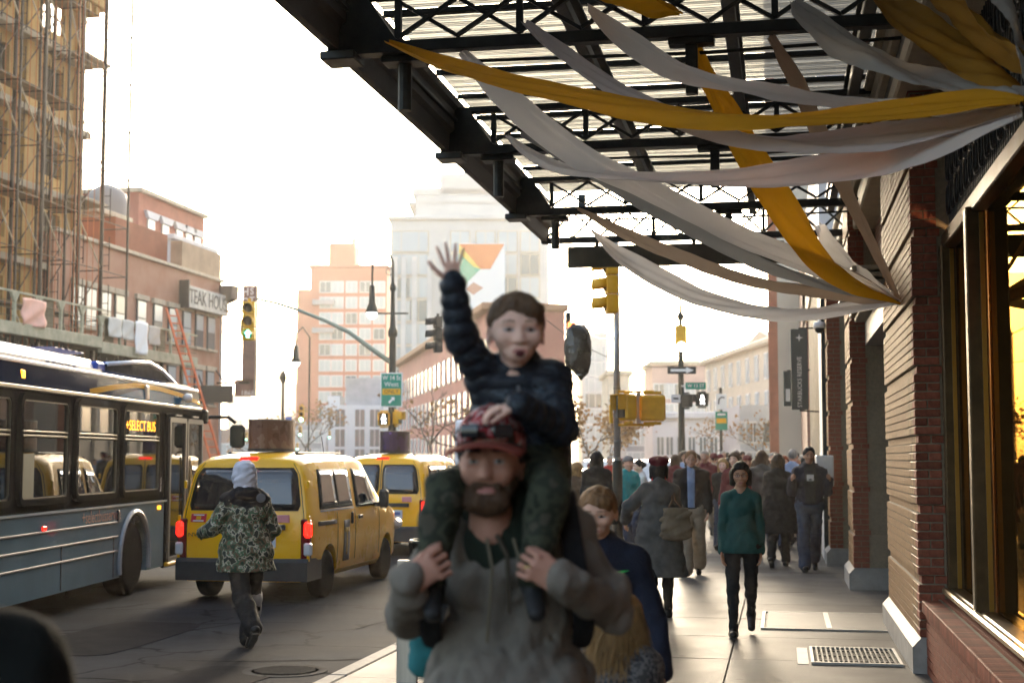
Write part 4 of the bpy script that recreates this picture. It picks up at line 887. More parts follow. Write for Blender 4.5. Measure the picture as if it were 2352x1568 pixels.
MB().box((0, 0, 0), (.17, .05, .74), ch=.006).build('cloth', mat('banner_slate', (.045, .055, .055), .7), bn2); MB().box((0, -.03, -.14), (.09, .006, .26)).build('mark', SILV, bn2); MB().tube([(0, 0, .38), (.5, .1, .4)], .014, 6).build('arm', IRON, bn2)
# cameras on the wall
cc = thing('dome_camera', 'white dome security camera on a wall bracket above the crowd', 'camera', tuple(gd(1882, 752, 22.5)), YAW)
WPL = mat('white_plastic', (.68, .68, .67), .4)
MB().lathe([(.02, .1), (.09, .08), (.1, .0), (.085, -.01)], 16).build('housing', WPL, cc, smooth=True); MB().lathe([(.085, -.01), (.07, -.06), (.03, -.09), (.002, -.095)], 16).build('dome', mat('dome_dark', (.03, .03, .03), .1), cc, smooth=True)
MB().tube([(0, 0, .08), (.02, .03, .16), (.2, .08, .16)], .025, 8).build('arm', WPL, cc); MB().box((.22, .08, .12), (.05, .12, .5), ch=.01).build('bracket', WPL, cc); MB().bar((-.16, -.02, .2), (.02, .02, .26), .08, .08, ch=.015).build('bullet_camera', WPL, cc)
# ================================================================== poles, signals, signs
POLE = mat('pole_black', (.022, .026, .024), .4, metal=.3, var=.2, vs=4); SIGY = mat('signal_yellow', (.68, .36, .02), .45, var=.12, vs=8); SIGD = mat('signal_lens_dark', (.05, .03, .02), .3)
GRN = mat('lit_green', (.2, .9, .7), .4, emit=(.25, 1, .75), es=2.5); WLK = mat('lit_white', (.9, .9, .9), .4, emit=(1, .98, .95), es=4); SGN = mat('sign_green', (.0, .22, .14), .45, var=.06, vs=3); SGW = mat('sign_white_legend', (.75, .76, .75), .5); SGY = mat('sign_amber', (.75, .38, .01), .5)
GALV = mat('galvanised', (.42, .42, .43), .4, metal=.6, var=.15, vs=6)
def signal(label, loc, rz, m=SIGY, lit=None, arrow=False, s=1.):
    """three-section signal head; local -y is the face"""
    t = thing('traffic_signal', label, 'traffic signal', tuple(loc), rz)
    for i in range(3):
        z = (1 - i) * .36 * s
        h = MB().box((0, .0, z), (.34 * s, .22 * s, .345 * s), ch=.02 * s).build('section', m, t)
        lens = lit if (lit and i == 2) else SIGD
        MB().lathe([(.13 * s, 0), (.11 * s, -.02 * s), (.02 * s, -.035 * s)], 16, axis='y').build('lens', lens if not arrow or i != 2 else mat('lens_teal', (.02, .25, .2), .3), h, loc=(0, -.12 * s, z), smooth=True)
        v = []
        for yv in (-.11 * s, -.36 * s):
            for k in range(13):
                a = R(-20) + R(220) * k / 12; v.append((.15 * s * math.cos(a), yv, z + .15 * s * math.sin(a) - (0.03 * s if yv < -.2 * s else 0)))
        o = MB().add(v, [(k, k + 1, 14 + k, 13 + k) for k in range(12)]).build('visor', m, h, smooth=True)
        md = o.modifiers.new('s', 'SOLIDIFY'); md.thickness = .012
        if arrow and i == 2:
            MB().prism([(0, .12), (.11, 0), (.045, 0.01), (.045, -.12), (-.045, -.12), (-.045, 0.01), (-.11, 0)], -.19, -.17, 'y').build('arrow', lit, h, loc=(0, 0, z))
    MB().lathe([(.04 * s, .54 * s), (.05 * s, .62 * s)], 8).build('top_cap', m, t)
    return t
def ped_box(label, loc, rz, lit=None, w=.42, m=SIGY):
    t = thing('pedestrian_signal', label, 'pedestrian signal', tuple(loc), rz)
    b = MB().box((0, 0, 0), (w, .2, .42), ch=.035).build('housing', m, t)
    MB().box((0, -.105, 0), (w - .08, .02, .34), ch=.006).build('face', mat('ped_face', (.015, .015, .015), .4), b)
    v = MB().box((0, -.16, .2), (w, .14, .015)).box((-w / 2 + .01, -.16, .08), (.015, .14, .24)).box((w / 2 - .01, -.16, .08), (.015, .14, .24)); v.build('visor', m, b)
    [MB().box((0, .02, zz), (w * .7, .06, .05), ch=.01).build('bracket', m, t) for zz in (.245, -.245)]
    if lit:   # walking figure
        f = MB().lathe([(.001, -.13), (.03, -.125), (.04, -.121)], 10, (.0, 0, .11), axis='y')
        f.bar((0, -.125, .06), (.01, -.125, -.03), .07, .02).bar((0, -.125, -.02), (-.05, -.125, -.14), .04, .02).bar((.01, -.125, -.02), (.06, -.125, -.14), .04, .02).bar((0, -.125, .05), (-.07, -.125, -.01), .03, .02).bar((0, -.125, .05), (.07, -.125, .0), .03, .02)
        f.build('walk_symbol', lit, b)
    return t
def poleprof(h, r0=.11, r1=.055):
    return [(r0 * 1.9, 0), (r0 * 1.9, .25), (r0 * 1.5, .35), (r0 * 1.5, .9), (r0 * 1.1, 1.0), (r0, 1.1), ((r0 + r1) / 2, h * .5), (r1 * 1.1, h * .72), (r1 * 1.8, h * .725), (r1 * 1.8, h * .74), (r1, h * .75), (r1, h)]
# --- bishop crook lamp post with mast arm, left of the boy
D1 = 45.0
lb_ = gd(900, 1050, D1); lb_[2] = ROADZ
zl = lambda y, d=D1: CAMZ + (1050 - y) * d / FPX
lp = thing('crook_lamp_post', 'black crook lamp post with hanging bell lamp and long signal arm', 'lamp post', tuple(lb_), YAW)
zt = zl(600) - ROADZ; u = D1 / FPX
MB().lathe([(.22, 0), (.22, .4), (.17, .5), (.16, 1.2), (.13, 1.3), (.125, 3), (.11, zt * .66), (.10, zt * .70), (.15, zt * .705), (.16, zt * .725), (.10, zt * .74), (.07, zt * .8), (.06, zt * .885), (.10, zt * .89), (.10, zt * .905), (.05, zt * .92), (.04, zt)], 12).build('pole', POLE, lp, smooth=True)
crk = [(0, 0, zt - .02)] + [(-.33 + .33 * math.cos(a), 0, zt + .30 * math.sin(a)) for a in np.linspace(.1, math.pi, 12)] + [(-.665, 0, zt - .75)]
MB().tube(crk, .032, 8).build('crook', POLE, lp, smooth=True)
sc = [(-.12 + .1 * math.cos(a), 0, zt - .28 + .12 * math.sin(a)) for a in np.linspace(0, 5.5, 14)]
MB().tube(sc, .014, 6).tube([(-.33, 0, zt - .05), (-.33, 0, zt + .3)], .012, 6).build('scroll', POLE, lp)
MB().lathe([(.02, .9), (.09, .85), (.11, .3), (.2, .08), (.21, .02), (.18, .0)], 16, (-.665, 0, zt - 1.6)).build('lamp_hood', POLE, lp, smooth=True)
MB().lathe([(.18, .0), (.15, -.14), (.08, -.2), (.005, -.22)], 14, (-.665, 0, zt - 1.6)).build('lamp_globe', mat('lamp_glass', (.85, .85, .8), .3, emit=(1, .95, .85), es=.8), lp, smooth=True)
zc = zl(718) - ROADZ
MB().tube([(-.62, 0, zc), (.5, 0, zc)], .035, 6).build('ladder_rest', POLE, lp)
am = [((x - 900) * u, 0, zl(y) - ROADZ) for x, y in ((897, 832), (860, 806), (800, 762), (740, 733), (680, 710), (630, 694), (585, 684))]
MB().tube(am, [.085, .08, .07, .06, .05, .045, .04], 8).build('mast_arm', mat('arm_grey_green', (.20, .24, .20), .5), lp, smooth=True)
signal('yellow traffic signal showing a green arrow at the end of the long arm', gd(572, 737, D1) , YAW, lit=GRN, arrow=True, s=1.15)
gs = thing('green_direction_sign', 'green sign reading W 14 St West with an amber ONLY panel', 'sign', tuple(gd(899, 895, D1 - .4)), YAW)
wS, hS = 50 * u, 78 * u
MB().box((0, 0, 0), (wS, .02, hS), ch=.004).build('plate', SGW, gs); MB().box((0, -.012, 0), (wS - .06, .01, hS - .06)).build('field', SGN, gs)
text('legend', 'W 14 St', .2, SGW, gs, (0, -.02, .37), (math.pi / 2, 0, 0), sx=.85); text('legend', 'West', .2, SGW, gs, (0, -.02, .17), (math.pi / 2, 0, 0))
MB().box((0, -.02, -.06), (wS - .12, .008, .19)).build('amber_panel', SGY, gs); text('legend', 'ONLY', .17, mat('sign_black', (.03, .03, .03), .5), gs, (0, -.028, -.06), (math.pi / 2, 0, 0))
MB().prism([(.1, .1), (.1, -.02), (.06, .02), (-.05, -.1), (-.1, -.05), (.02, .06), (-.02, .1)], -.024, -.018, 'y').build('arrow', SGW, gs, loc=(0, 0, -.33))
ped_box('yellow pedestrian signal showing a white figure below the green sign', gd(882, 962, D1 - .3), YAW, lit=WLK, w=.36); ped_box('yellow pedestrian signal turned sideways on the crook lamp post', gd(912, 960, D1 - .1), YAW + 1.2, w=.3)
# --- pole with side-on traffic signal and two pedestrian signals
D2 = 23.0
pb = gd(1418, 1050, D2); pb[2] = 0.
sp_ = thing('signal_pole', 'slim signal pole, black below and grey above, by the kerb', 'pole', tuple(pb), YAW)
MB().lathe([(.16, 0), (.16, .25), (.11, .3), (.085, .4), (.08, 1.55), (.07, 1.6)], 12).build('black_sleeve', POLE, sp_, smooth=True)
MB().lathe([(.055, 1.5), (.05, 5.2)], 10).build('grey_shaft', GALV, sp_, smooth=True)
for z in (1.62, 1.9, 2.3, 2.75): MB().lathe([(.062, z), (.062, z + .03)], 10).build('strap', STEELB, sp_)
MB().box((-.1, 0, 2.35), (.06, .1, .3), ch=.01).build('cable_box', SIGY, sp_)
signal('amber painted traffic signal seen from the side beneath the canopy sign', gd(1404, 655, D2), YAW - 1.5, s=.86)
ped_box('square yellow pedestrian signal seen from behind on the slim pole', gd(1498, 937, D2), YAW + math.pi, w=.42); ped_box('narrow yellow pedestrian signal turned edge on beside the slim pole', gd(1441, 935, D2 - .1), YAW - 1.25, w=.36)
br = thing('signal_bracket', 'yellow bracket arms holding two pedestrian signals on the slim pole', 'bracket', tuple(gd(1460, 937, D2)), YAW)
MB().bar((-.28, .02, .27), (.3, .02, .27), .04, .04, ch=.006).build('top_arm', SIGY, br); MB().bar((-.28, .02, -.27), (.3, .02, -.27), .04, .04, ch=.006).build('bottom_arm', SIGY, br); MB().box((.05, .03, 0), (.08, .08, .5), ch=.01).build('hub', GALV, br)
# --- bagged signal
BAG = mat('bin_bag', (.045, .04, .032), .28, var=.3, vs=5, bump=.9, bs=9, spec=.6)
D3 = 22.0; c = gd(1327, 806, D3)
bgp = thing('signal_post', 'slim dark post carrying the bagged signal', 'pole', (gd(1306, 1050, D3)[0], gd(1306, 1050, D3)[1], 0), YAW)
MB().lathe([(.12, 0), (.12, .2), (.06, .3), (.045, .5), (.042, 3.9)], 10).build('shaft', POLE, bgp, smooth=True); MB().bar((0, 0, 3.4), (.16, 0, 3.4), .05, .05).build('arm', POLE, bgp)
# bag: an uneven sack built from stacked rings
v = []; nR, nA = 22, 28
for i in range(nR):
    t = i / (nR - 1); z = .40 - .80 * t; rx = .185 * (.75 + .35 * math.sin(math.pi * min(1, t * 1.05)) ** .6) * (1 if t < .86 else 1 - (t - .86) * 4.2); ry = rx * .75
    for k in range(nA):
        a = 2 * math.pi * k / nA; w_ = 1 + .05 * math.sin(5 * a + 6 * t) + .04 * math.sin(11 * a - 9 * t) + RNG.uniform(-.02, .02)
        if t < .06: w_ *= .85
        v.append((rx * w_ * math.copysign(abs(math.cos(a)) ** .7, math.cos(a)), ry * w_ * math.copysign(abs(math.sin(a)) ** .7, math.sin(a)), z + .03 * math.sin(2 * a) * (1 - t) - .06 * t * math.cos(a)))
f = [(i * nA + k, (i + 1) * nA + k, (i + 1) * nA + (k + 1) % nA, i * nA + (k + 1) % nA) for i in range(nR - 1) for k in range(nA)] + [tuple(range(nA)), tuple((nR - 1) * nA + k for k in range(nA))[::-1]]
bs_ = thing('bagged_signal', 'traffic signal wrapped in a black plastic bag on a dark post', 'bag', tuple(c), YAW)
put('bag', mesh('bag', v, f, BAG, True), bs_); MB().box((-.09, -.02, .40), (.12, .12, .09), ch=.01).build('lamp_top', mat('lit_red', (.8, .1, .03), .4, emit=(1, .15, .03), es=2.), bs_); MB().tube([(-.17, 0, -.36), (.02, -.13, -.38), (.1, .0, -.36)], .012, 5).build('tie', mat('tie_grey', (.4, .4, .4), .5), bs_)
# --- tall pole with walk signal and street names
D4 = 46.0; c = gd(1566, 1050, D4); c[2] = 0
tp = thing('street_lamp_pole', 'tall dark lamp pole with crossing signs above the crowd', 'lamp post', tuple(c), YAW); u4 = D4 / FPX
z4 = lambda y: CAMZ + (1050 - y) * u4
MB().lathe([(.2, 0), (.2, .3), (.13, .4), (.115, 2), (.10, 3.2), (.085, z4(800)), (.06, z4(735)), (.12, z4(728)), (.12, z4(722)), (.045, z4(715)), (.03, z4(625))], 12).build('pole', POLE, tp, smooth=True)
MB().tube([(.05, 0, z4(727)), (.35, 0, z4(722)), (.42, 0, z4(721))], .03, 6).build('arm', POLE, tp); MB().tube([(0, 0, z4(820)), (-.6, 0, z4(800)), (-1.6, 0, z4(765))], .02, 5).build('stay_cable', POLE, tp)
ow = thing('one_way_sign', 'white edged one way plate on the tall lamp pole', 'sign', tuple(gd(1566, 850, D4 - .3)), YAW)
MB().box((0, 0, 0), (.92, .02, .24), ch=.004).build('plate', mat('sign_black', (.03, .03, .03), .5), ow); MB().prism([(-.36, .04), (.14, .04), (.14, .1), (.38, 0), (.14, -.1), (.14, -.04), (-.36, -.04)], -.018, -.012, 'y').build('arrow', SGW, ow); MB().box((0, .03, 0), (.06, .06, .2)).build('clamp', GALV, ow)
gn = thing('street_name_sign', 'small green street name plate beside the lit walk signal', 'sign', tuple(gd(1598, 886, D4 - .2)), YAW)
MB().box((0, 0, 0), (.66, .02, .22), ch=.004).build('plate', SGN, gn); text('legend', 'W 13 ST', .15, SGW, gn, (0, -.014, 0), (math.pi / 2, 0, 0)); MB().box((-.3, .05, 0), (.3, .05, .06)).build('clamp', GALV, gn)
ped_box('black pedestrian signal with a bright white walking figure above the crowd', gd(1612, 918, D4 - .2), YAW, lit=WLK, w=.4, m=mat('signal_black', (.03, .03, .028), .5)); ped_box('dark pedestrian signal turned away beside the lit walking figure', gd(1578, 920, D4 - .1), YAW + 2.2, w=.38, m=mat('signal_black', (.03, .03, .028), .5))
ow2 = thing('lane_sign', 'small white lane plate on the tall lamp pole', 'sign', tuple(gd(1552, 915, D4 - .3)), YAW + .5); MB().box((0, 0, 0), (.36, .02, .26), ch=.004).build('plate', SGW, ow2); MB().box((0, -.013, 0), (.2, .006, .05)).build('mark', mat('sign_black', (.03, .03, .03), .5), ow2); MB().box((0, .03, 0), (.08, .06, .1)).build('clamp', GALV, ow2)
tsx = thing('far_green_light', 'bright green traffic light up on the tall pole', 'traffic signal', tuple(gd(1564, 795, D4 - .3)), YAW)
MB().box((0, 0, .28), (.36, .25, .78), ch=.03).build('housing', SIGY, tsx); MB().lathe([(.15, 0), (.12, -.03), (.01, -.05)], 14, axis='y').build('lens', WLK, tsx, loc=(0, -.13, -.02), smooth=True)
# --- far green highway sign
D5 = 58.0; c = gd(1657, 1050, D5); c[2] = 0; u5 = D5 / FPX
hp = thing('sign_post', 'thin dark post with a green sign rising from the crowd', 'pole', tuple(c), YAW); MB().lathe([(.07, 0), (.06, CAMZ + 160 * u5)], 8).build('shaft', POLE, hp)
gs2 = thing('green_route_sign', 'green route sign with an amber band above the crowd', 'sign', tuple(gd(1657, 966, D5 - .2)), YAW)
MB().box((0, 0, 0), (28 * u5, .02, 42 * u5), ch=.004).build('plate', SGN, gs2); MB().box((0, -.015, .0), (22 * u5, .008, 11 * u5)).build('amber_panel', SGY, gs2); MB().box((0, -.015, .26), (18 * u5, .006, 4 * u5)).build('legend_bar', SGW, gs2)
ws = thing('parking_sign', 'pale parking rules plate above the green route sign', 'sign', tuple(gd(1657, 922, D5 - .2)), YAW); MB().box((0, 0, 0), (24 * u5, .02, 36 * u5), ch=.004).build('plate', SGW, ws); MB().tube([(-.12, -.02, -.1), (-.1, -.02, .1), (0, -.02, .18), (.12, -.02, .16)], .03, 6).build('hook_mark', mat('sign_black', (.03, .03, .03), .5), ws)
# --- small far poles and lights on the left
for i, (px, yt, d, lab) in enumerate(((648, 830, 80, 'thin black lamp pole standing beyond the yellow cab roof'), (586, 985, 95, 'short black pole below the blade sign'), (750, 1000, 110, 'grey far signal pole hung with small lights'))):
    c = gd(px, 1050, d); c[2] = ROADZ; t = thing('far_pole', lab, 'pole', tuple(c), YAW); MB().lathe([(.16, 0), (.13, 1), (.10, 3), (.06, CAMZ + (1050 - yt) * d / FPX)], 8).build('shaft', POLE if i < 2 else GALV, t)
    if i == 0:
        MB().lathe([(.02, .5), (.16, .2), (.22, 0), (.1, -.25), (.02, -.3)], 10, (.0, 0, CAMZ + (1050 - 862) * d / FPX)).build('finial', POLE, t, smooth=True)
        MB().box((-.02, -.1, CAMZ + (1050 - 988) * d / FPX), (1.25, .06, .9)).build('parking_board', mat('pale_board', (.5, .5, .56), .6), t)
        MB().box((.35, -.1, CAMZ + (1050 - 955) * d / FPX), (.35, .06, .2)).build('blue_plate', mat('blue_plate', (.1, .2, .6), .5), t)
hl = thing('hanging_lamp', 'bell lamp hanging on a far crook before the brick tower', 'lamp', tuple(gd(679, 830, 82)), YAW); MB().lathe([(.03, 1.0), (.14, .9), (.2, .2), (.32, 0), (.28, -.05)], 12).build('hood', POLE, hl, smooth=True); MB().lathe([(.28, -.05), (.2, -.25), (.02, -.35)], 10).build('globe', mat('lamp_glass', (.85, .85, .8), .3), hl, smooth=True); MB().tube([(0, 0, 1.0), (.0, 0, 1.6), (.4, 0, 2.0), (.8, 0, 1.4), (.8, 0, -8)], .05, 6).build('crook', POLE, hl)
signal('far yellow signal with a green light beside the brick tower', gd(693, 950, 100), YAW, lit=GRN, s=1.1); signal('small far yellow signal with a green light low over the traffic', gd(690, 990, 150), YAW, lit=GRN, s=1.0)
for (px, py, d, lab) in ((757, 998, 160, 'tiny green light far up the avenue right of the pole'), (566, 1003, 140, 'tiny green light above the cab roof advert'), (580, 1008, 145, 'tiny green light beside another over the cab roof advert'), (683, 1025, 170, 'tiny green light low by the thin lamp pole')):
    signal(lab, gd(px, py, d), YAW, lit=GRN, s=.8)
signal('far yellow signal head lit above the crowd beside the timber shop front', gd(1790, 1022, 60), YAW + .4, s=.75)
signal('dark traffic signal seen edge on behind the raised arm', gd(1006, 768, 40), YAW - 1.3, m=mat('signal_black', (.03, .03, .028), .5), s=.95)
# wires
for i, (a, b, sag) in enumerate((((1255, 735, 40), (1560, 838, 46), .5), ((1350, 755, 60), (1420, 770, 23), .2))):
    p, q = gd(*a), gd(*b); pts = [tuple(p + (q - p) * t - np.array([0, 0, sag * 4 * t * (1 - t)])) for t in np.linspace(0, 1, 14)]
    tag(MB().tube(pts, .012, 5).build('overhead_wire', POLE), ['thin wire crossing the pale sky behind the boy', 'short wire between the bagged signal and the slim pole'][i], 'wire')
# --- bollard and litter basket at the kerb
c = gz(935, 1572, 0); bo = thing('steel_post', 'flat brushed steel post standing on the sidewalk edge', 'bollard', tuple(c), YAW * .5)
MB().box((0, 0, .45), (.15, .06, .9), ch=.006).build('shaft', mat('brushed_steel', (.5, .46, .4), .35, metal=.7, var=.2, vs=8, stretch=(1, 1, .1)), bo); MB().box((0, 0, .01), (.24, .18, .02)).build('base_plate', STEELP, bo)
c = gz(930, 1480, 0); c[1] += .4; tb = thing('litter_basket', 'dark perforated metal litter basket by the kerb', 'litter bin', (-3.0, 12.6, 0), -.35)
BK = mat('basket_dark', (.03, .03, .03), .45, metal=.4)
for k in range(18):
    a = 2 * math.pi * k / 18
    for j in range(2): pass
    MB().bar((.22 * math.cos(a), .22 * math.sin(a), .05), (.31 * math.cos(a), .31 * math.sin(a), .9), .07, .006).build('slat', BK, tb)
for z, r in ((.06, .23), (.35, .255), (.62, .285), (.9, .315)): MB().tube([(r * math.cos(a), r * math.sin(a), z) for a in np.linspace(0, 2 * math.pi, 25)], .014, 6).build('hoop', BK, tb)
MB().lathe([(.2, .02), (.21, .06)], 18).build('base', BK, tb)
# ================================================================== trees
LEAF = mat('autumn_leaf', (.30, .15, .04), .7, rand=0., var=.5, vs=.8); BARK = mat('bark', (.10, .08, .065), .9, var=.3, vs=4)
def tree(label, base, h, rad, nleaf, seed, lm=LEAF):
    rg = np.random.default_rng(seed); t = thing('street_tree', label, 'tree', tuple(base))
    tk = MB(); tips = []
    def limb(p, d, L, r, lev):
        q = p + d * L; m_ = (p + q) / 2 + rg.normal(0, .05 * L, 3); tk.tube([p, m_, q], [r, r * .8, r * .6], 5, cap=False)
        if lev == 0 or r < .012: tips.append(q); return
        for _ in range(3 if lev > 1 else 4):
            nd = d * .75 + rg.normal(0, .45, 3); nd[2] = abs(nd[2]) * .6 + .18; nd /= np.linalg.norm(nd); limb(q, nd, L * rg.uniform(.55, .8), r * .58, lev - 1)
        tips.append(q)
    limb(np.array([0, 0, 0.]), np.array([0.02, 0, 1.]), h * .36, h * .018, 4)
    tk.build('trunk', BARK, t, smooth=True)
    tips = np.array(tips); lv = MB(); c = tips[rg.integers(0, len(tips), nleaf)] + rg.normal(0, rad * .16, (nleaf, 3))
    for p in c:
        a = rg.normal(0, 1, 3); a /= np.linalg.norm(a); b = np.cross(a, rg.normal(0, 1, 3)); b /= np.linalg.norm(b); s = rg.uniform(.10, .2) * h / 6
        lv.add([p - a * s, p + b * s * .6, p + a * s, p - b * s * .6], [(0, 1, 2, 3)])
    o = lv.build('crown', lm, t); o['kind'] = 'stuff'; return t
for i, (px, d, h, nl, lab) in enumerate(((1350, 75, 5.4, 900, 'half bare tree with orange leaves below the bagged signal'), (1400, 95, 5.0, 700, 'half bare autumn tree behind the slim signal pole'), (1630, 110, 5.2, 250, 'almost bare tree in front of the low white arcade'), (700, 140, 7.5, 350, 'almost bare tree far up the avenue below the brick tower'), (985, 85, 7.0, 60, 'thin bare tree before the long pink building'), (1060, 90, 6.0, 60, 'bare tree behind the boy before the long pink building'), (1760, 80, 4.5, 200, 'small thin tree beside the pale blue shop fronts'), (600, 120, 5.0, 400, 'small brown tree over the cab roof advert'))):
    c = gd(px, 1050, d); c[2] = ROADZ; tree(lab, c, h, 2.0, nl, 40 + i)
# ================================================================== vehicles
TYRE = mat('tyre', (.010, .010, .011), .9, spec=.01, bump=.2, bs=80); RIMM = mat('alloy_rim', (.32, .32, .33), .3, metal=.8, var=.2, vs=9); PLASD = mat('dark_plastic', (.03, .033, .036), .5, var=.2, vs=5)
REDL = mat('tail_lamp_red', (.5, .015, .01), .15, emit=(1, .03, .01), es=.3); REDON = mat('brake_lamp_lit', (.6, .02, .01), .2, emit=(1, .012, .006), es=.75); CLRL = mat('lamp_clear', (.6, .6, .62), .12, spec=.8); AMB = mat('amber_lamp', (.8, .3, .03), .3, emit=(1, .30, .01), es=1.)
BLK = mat('gap_black', (.006, .006, .006), .6)
def wheel(par, loc, r, w, side=1, spokes=5, rimr=.66, rm=RIMM):
    """x is the axle; side=+1 shows the face on +x"""
    t = MB().lathe([(r * .66, -w / 2), (r * .9, -w / 2), (r * .98, -w * .4), (r, -w * .25), (r, w * .25), (r * .98, w * .4), (r * .9, w / 2), (r * .66, w / 2)], 28, axis='x').build('tyre', TYRE, par, loc=loc, smooth=True)
    rb = MB().lathe([(r * rimr, -w * .1), (r * rimr, w * .42 * side), (r * rimr * .9, w * .46 * side), (r * rimr * .86, w * .2 * side), (r * .2, w * .18 * side), (r * .15, w * .3 * side), (.005, w * .32 * side)], 24, axis='x').build('rim', rm, t, smooth=True)
    for k in range(spokes):
        a = 2 * math.pi * k / spokes; MB().bar((w * .3 * side, r * .12 * math.cos(a), r * .12 * math.sin(a)), (w * .36 * side, r * rimr * .92 * math.cos(a), r * rimr * .92 * math.sin(a)), r * .16, .03).build('spoke', rm, rb)
    return t
SECX = np.array([.78, .845, .865, .865, .845, .80, .755, .705, .60, .35, 0]); SECZ = np.array([.26, .36, .66, .95, 1.10, 1.36, 1.60, 1.745, 1.815, 1.855, 1.865]); BELT = 1.08
class Van:
    L = 4.73
    def H(s, y): return np.interp(y, [0, .25, 1.2, 2.4, 2.75, 3.1, 3.5, 3.85, 4.3, 4.58, 4.73], [1.79, 1.845, 1.868, 1.86, 1.83, 1.62, 1.32, 1.10, 1.00, .82, .55])
    def W(s, y): return np.interp(y, [0, .04, .12, .3, 3.6, 4.2, 4.5, 4.66, 4.73], [.945, .975, .993, 1, 1, .97, .88, .72, .55])
    def rearoff(s, z): return np.interp(z, [.2, .95, 1.1, 1.5, 1.8, 1.9], [0, 0, .02, .10, .20, .25])
    def pt(s, y, k):   # section point k at station y (right half)
        h = s.H(y); z = SECZ[k]; x = SECX[k] * s.W(y)
        b = min(BELT, h * .98)
        if z > b: z = b + (z - b) * (h - b) / (1.865 - b)
        return np.array([x, y + s.rearoff(z) * max(0, 1 - y / 1.2), z])
    def sidex(s, y, z):
        h = s.H(y); b = min(BELT, h * .98); zz = z if z <= b else b + (z - b) * (1.865 - b) / (h - b)
        return np.interp(zz, SECZ, SECX) * s.W(y)
    def side(s, y, z, off=0.): return np.array([s.sidex(y, z) + off, y + s.rearoff(z) * max(0, 1 - y / 1.2), z])
    def rear(s, u, z, off=0.):
        hw = s.sidex(0, z); return np.array([u * hw, s.rearoff(z) - .045 * (1 - u * u) - off, z])
    def side_patch(s, c, off, n=8):   # four corners (y,z): bl, br, tr, tl
        g = []
        for a in np.linspace(0, 1, n):
            row = []
            for b in np.linspace(0, 1, n):
                y = (c[0][0] * (1 - b) + c[1][0] * b) * (1 - a) + (c[3][0] * (1 - b) + c[2][0] * b) * a; z = (c[0][1] * (1 - b) + c[1][1] * b) * (1 - a) + (c[3][1] * (1 - b) + c[2][1] * b) * a
                row.append(s.side(y, z, off))
            g.append(row)
        return g
    def rear_patch(s, u0, u1, z0, z1, off, n=9, rnd=.0):
        g = []
        for a in np.linspace(0, 1, n):
            ins = rnd * (1 - math.sqrt(max(0, 1 - (2 * a - 1) ** 6)))
            g.append([s.rear(u0 + ins + (u1 - u0 - 2 * ins) * b, z0 + (z1 - z0) * a, off) for b in np.linspace(0, 1, n)])
        return g
def solid(o, th=.006):
    md = o.modifiers.new('s', 'SOLIDIFY'); md.thickness = th; md.offset = 0; return o
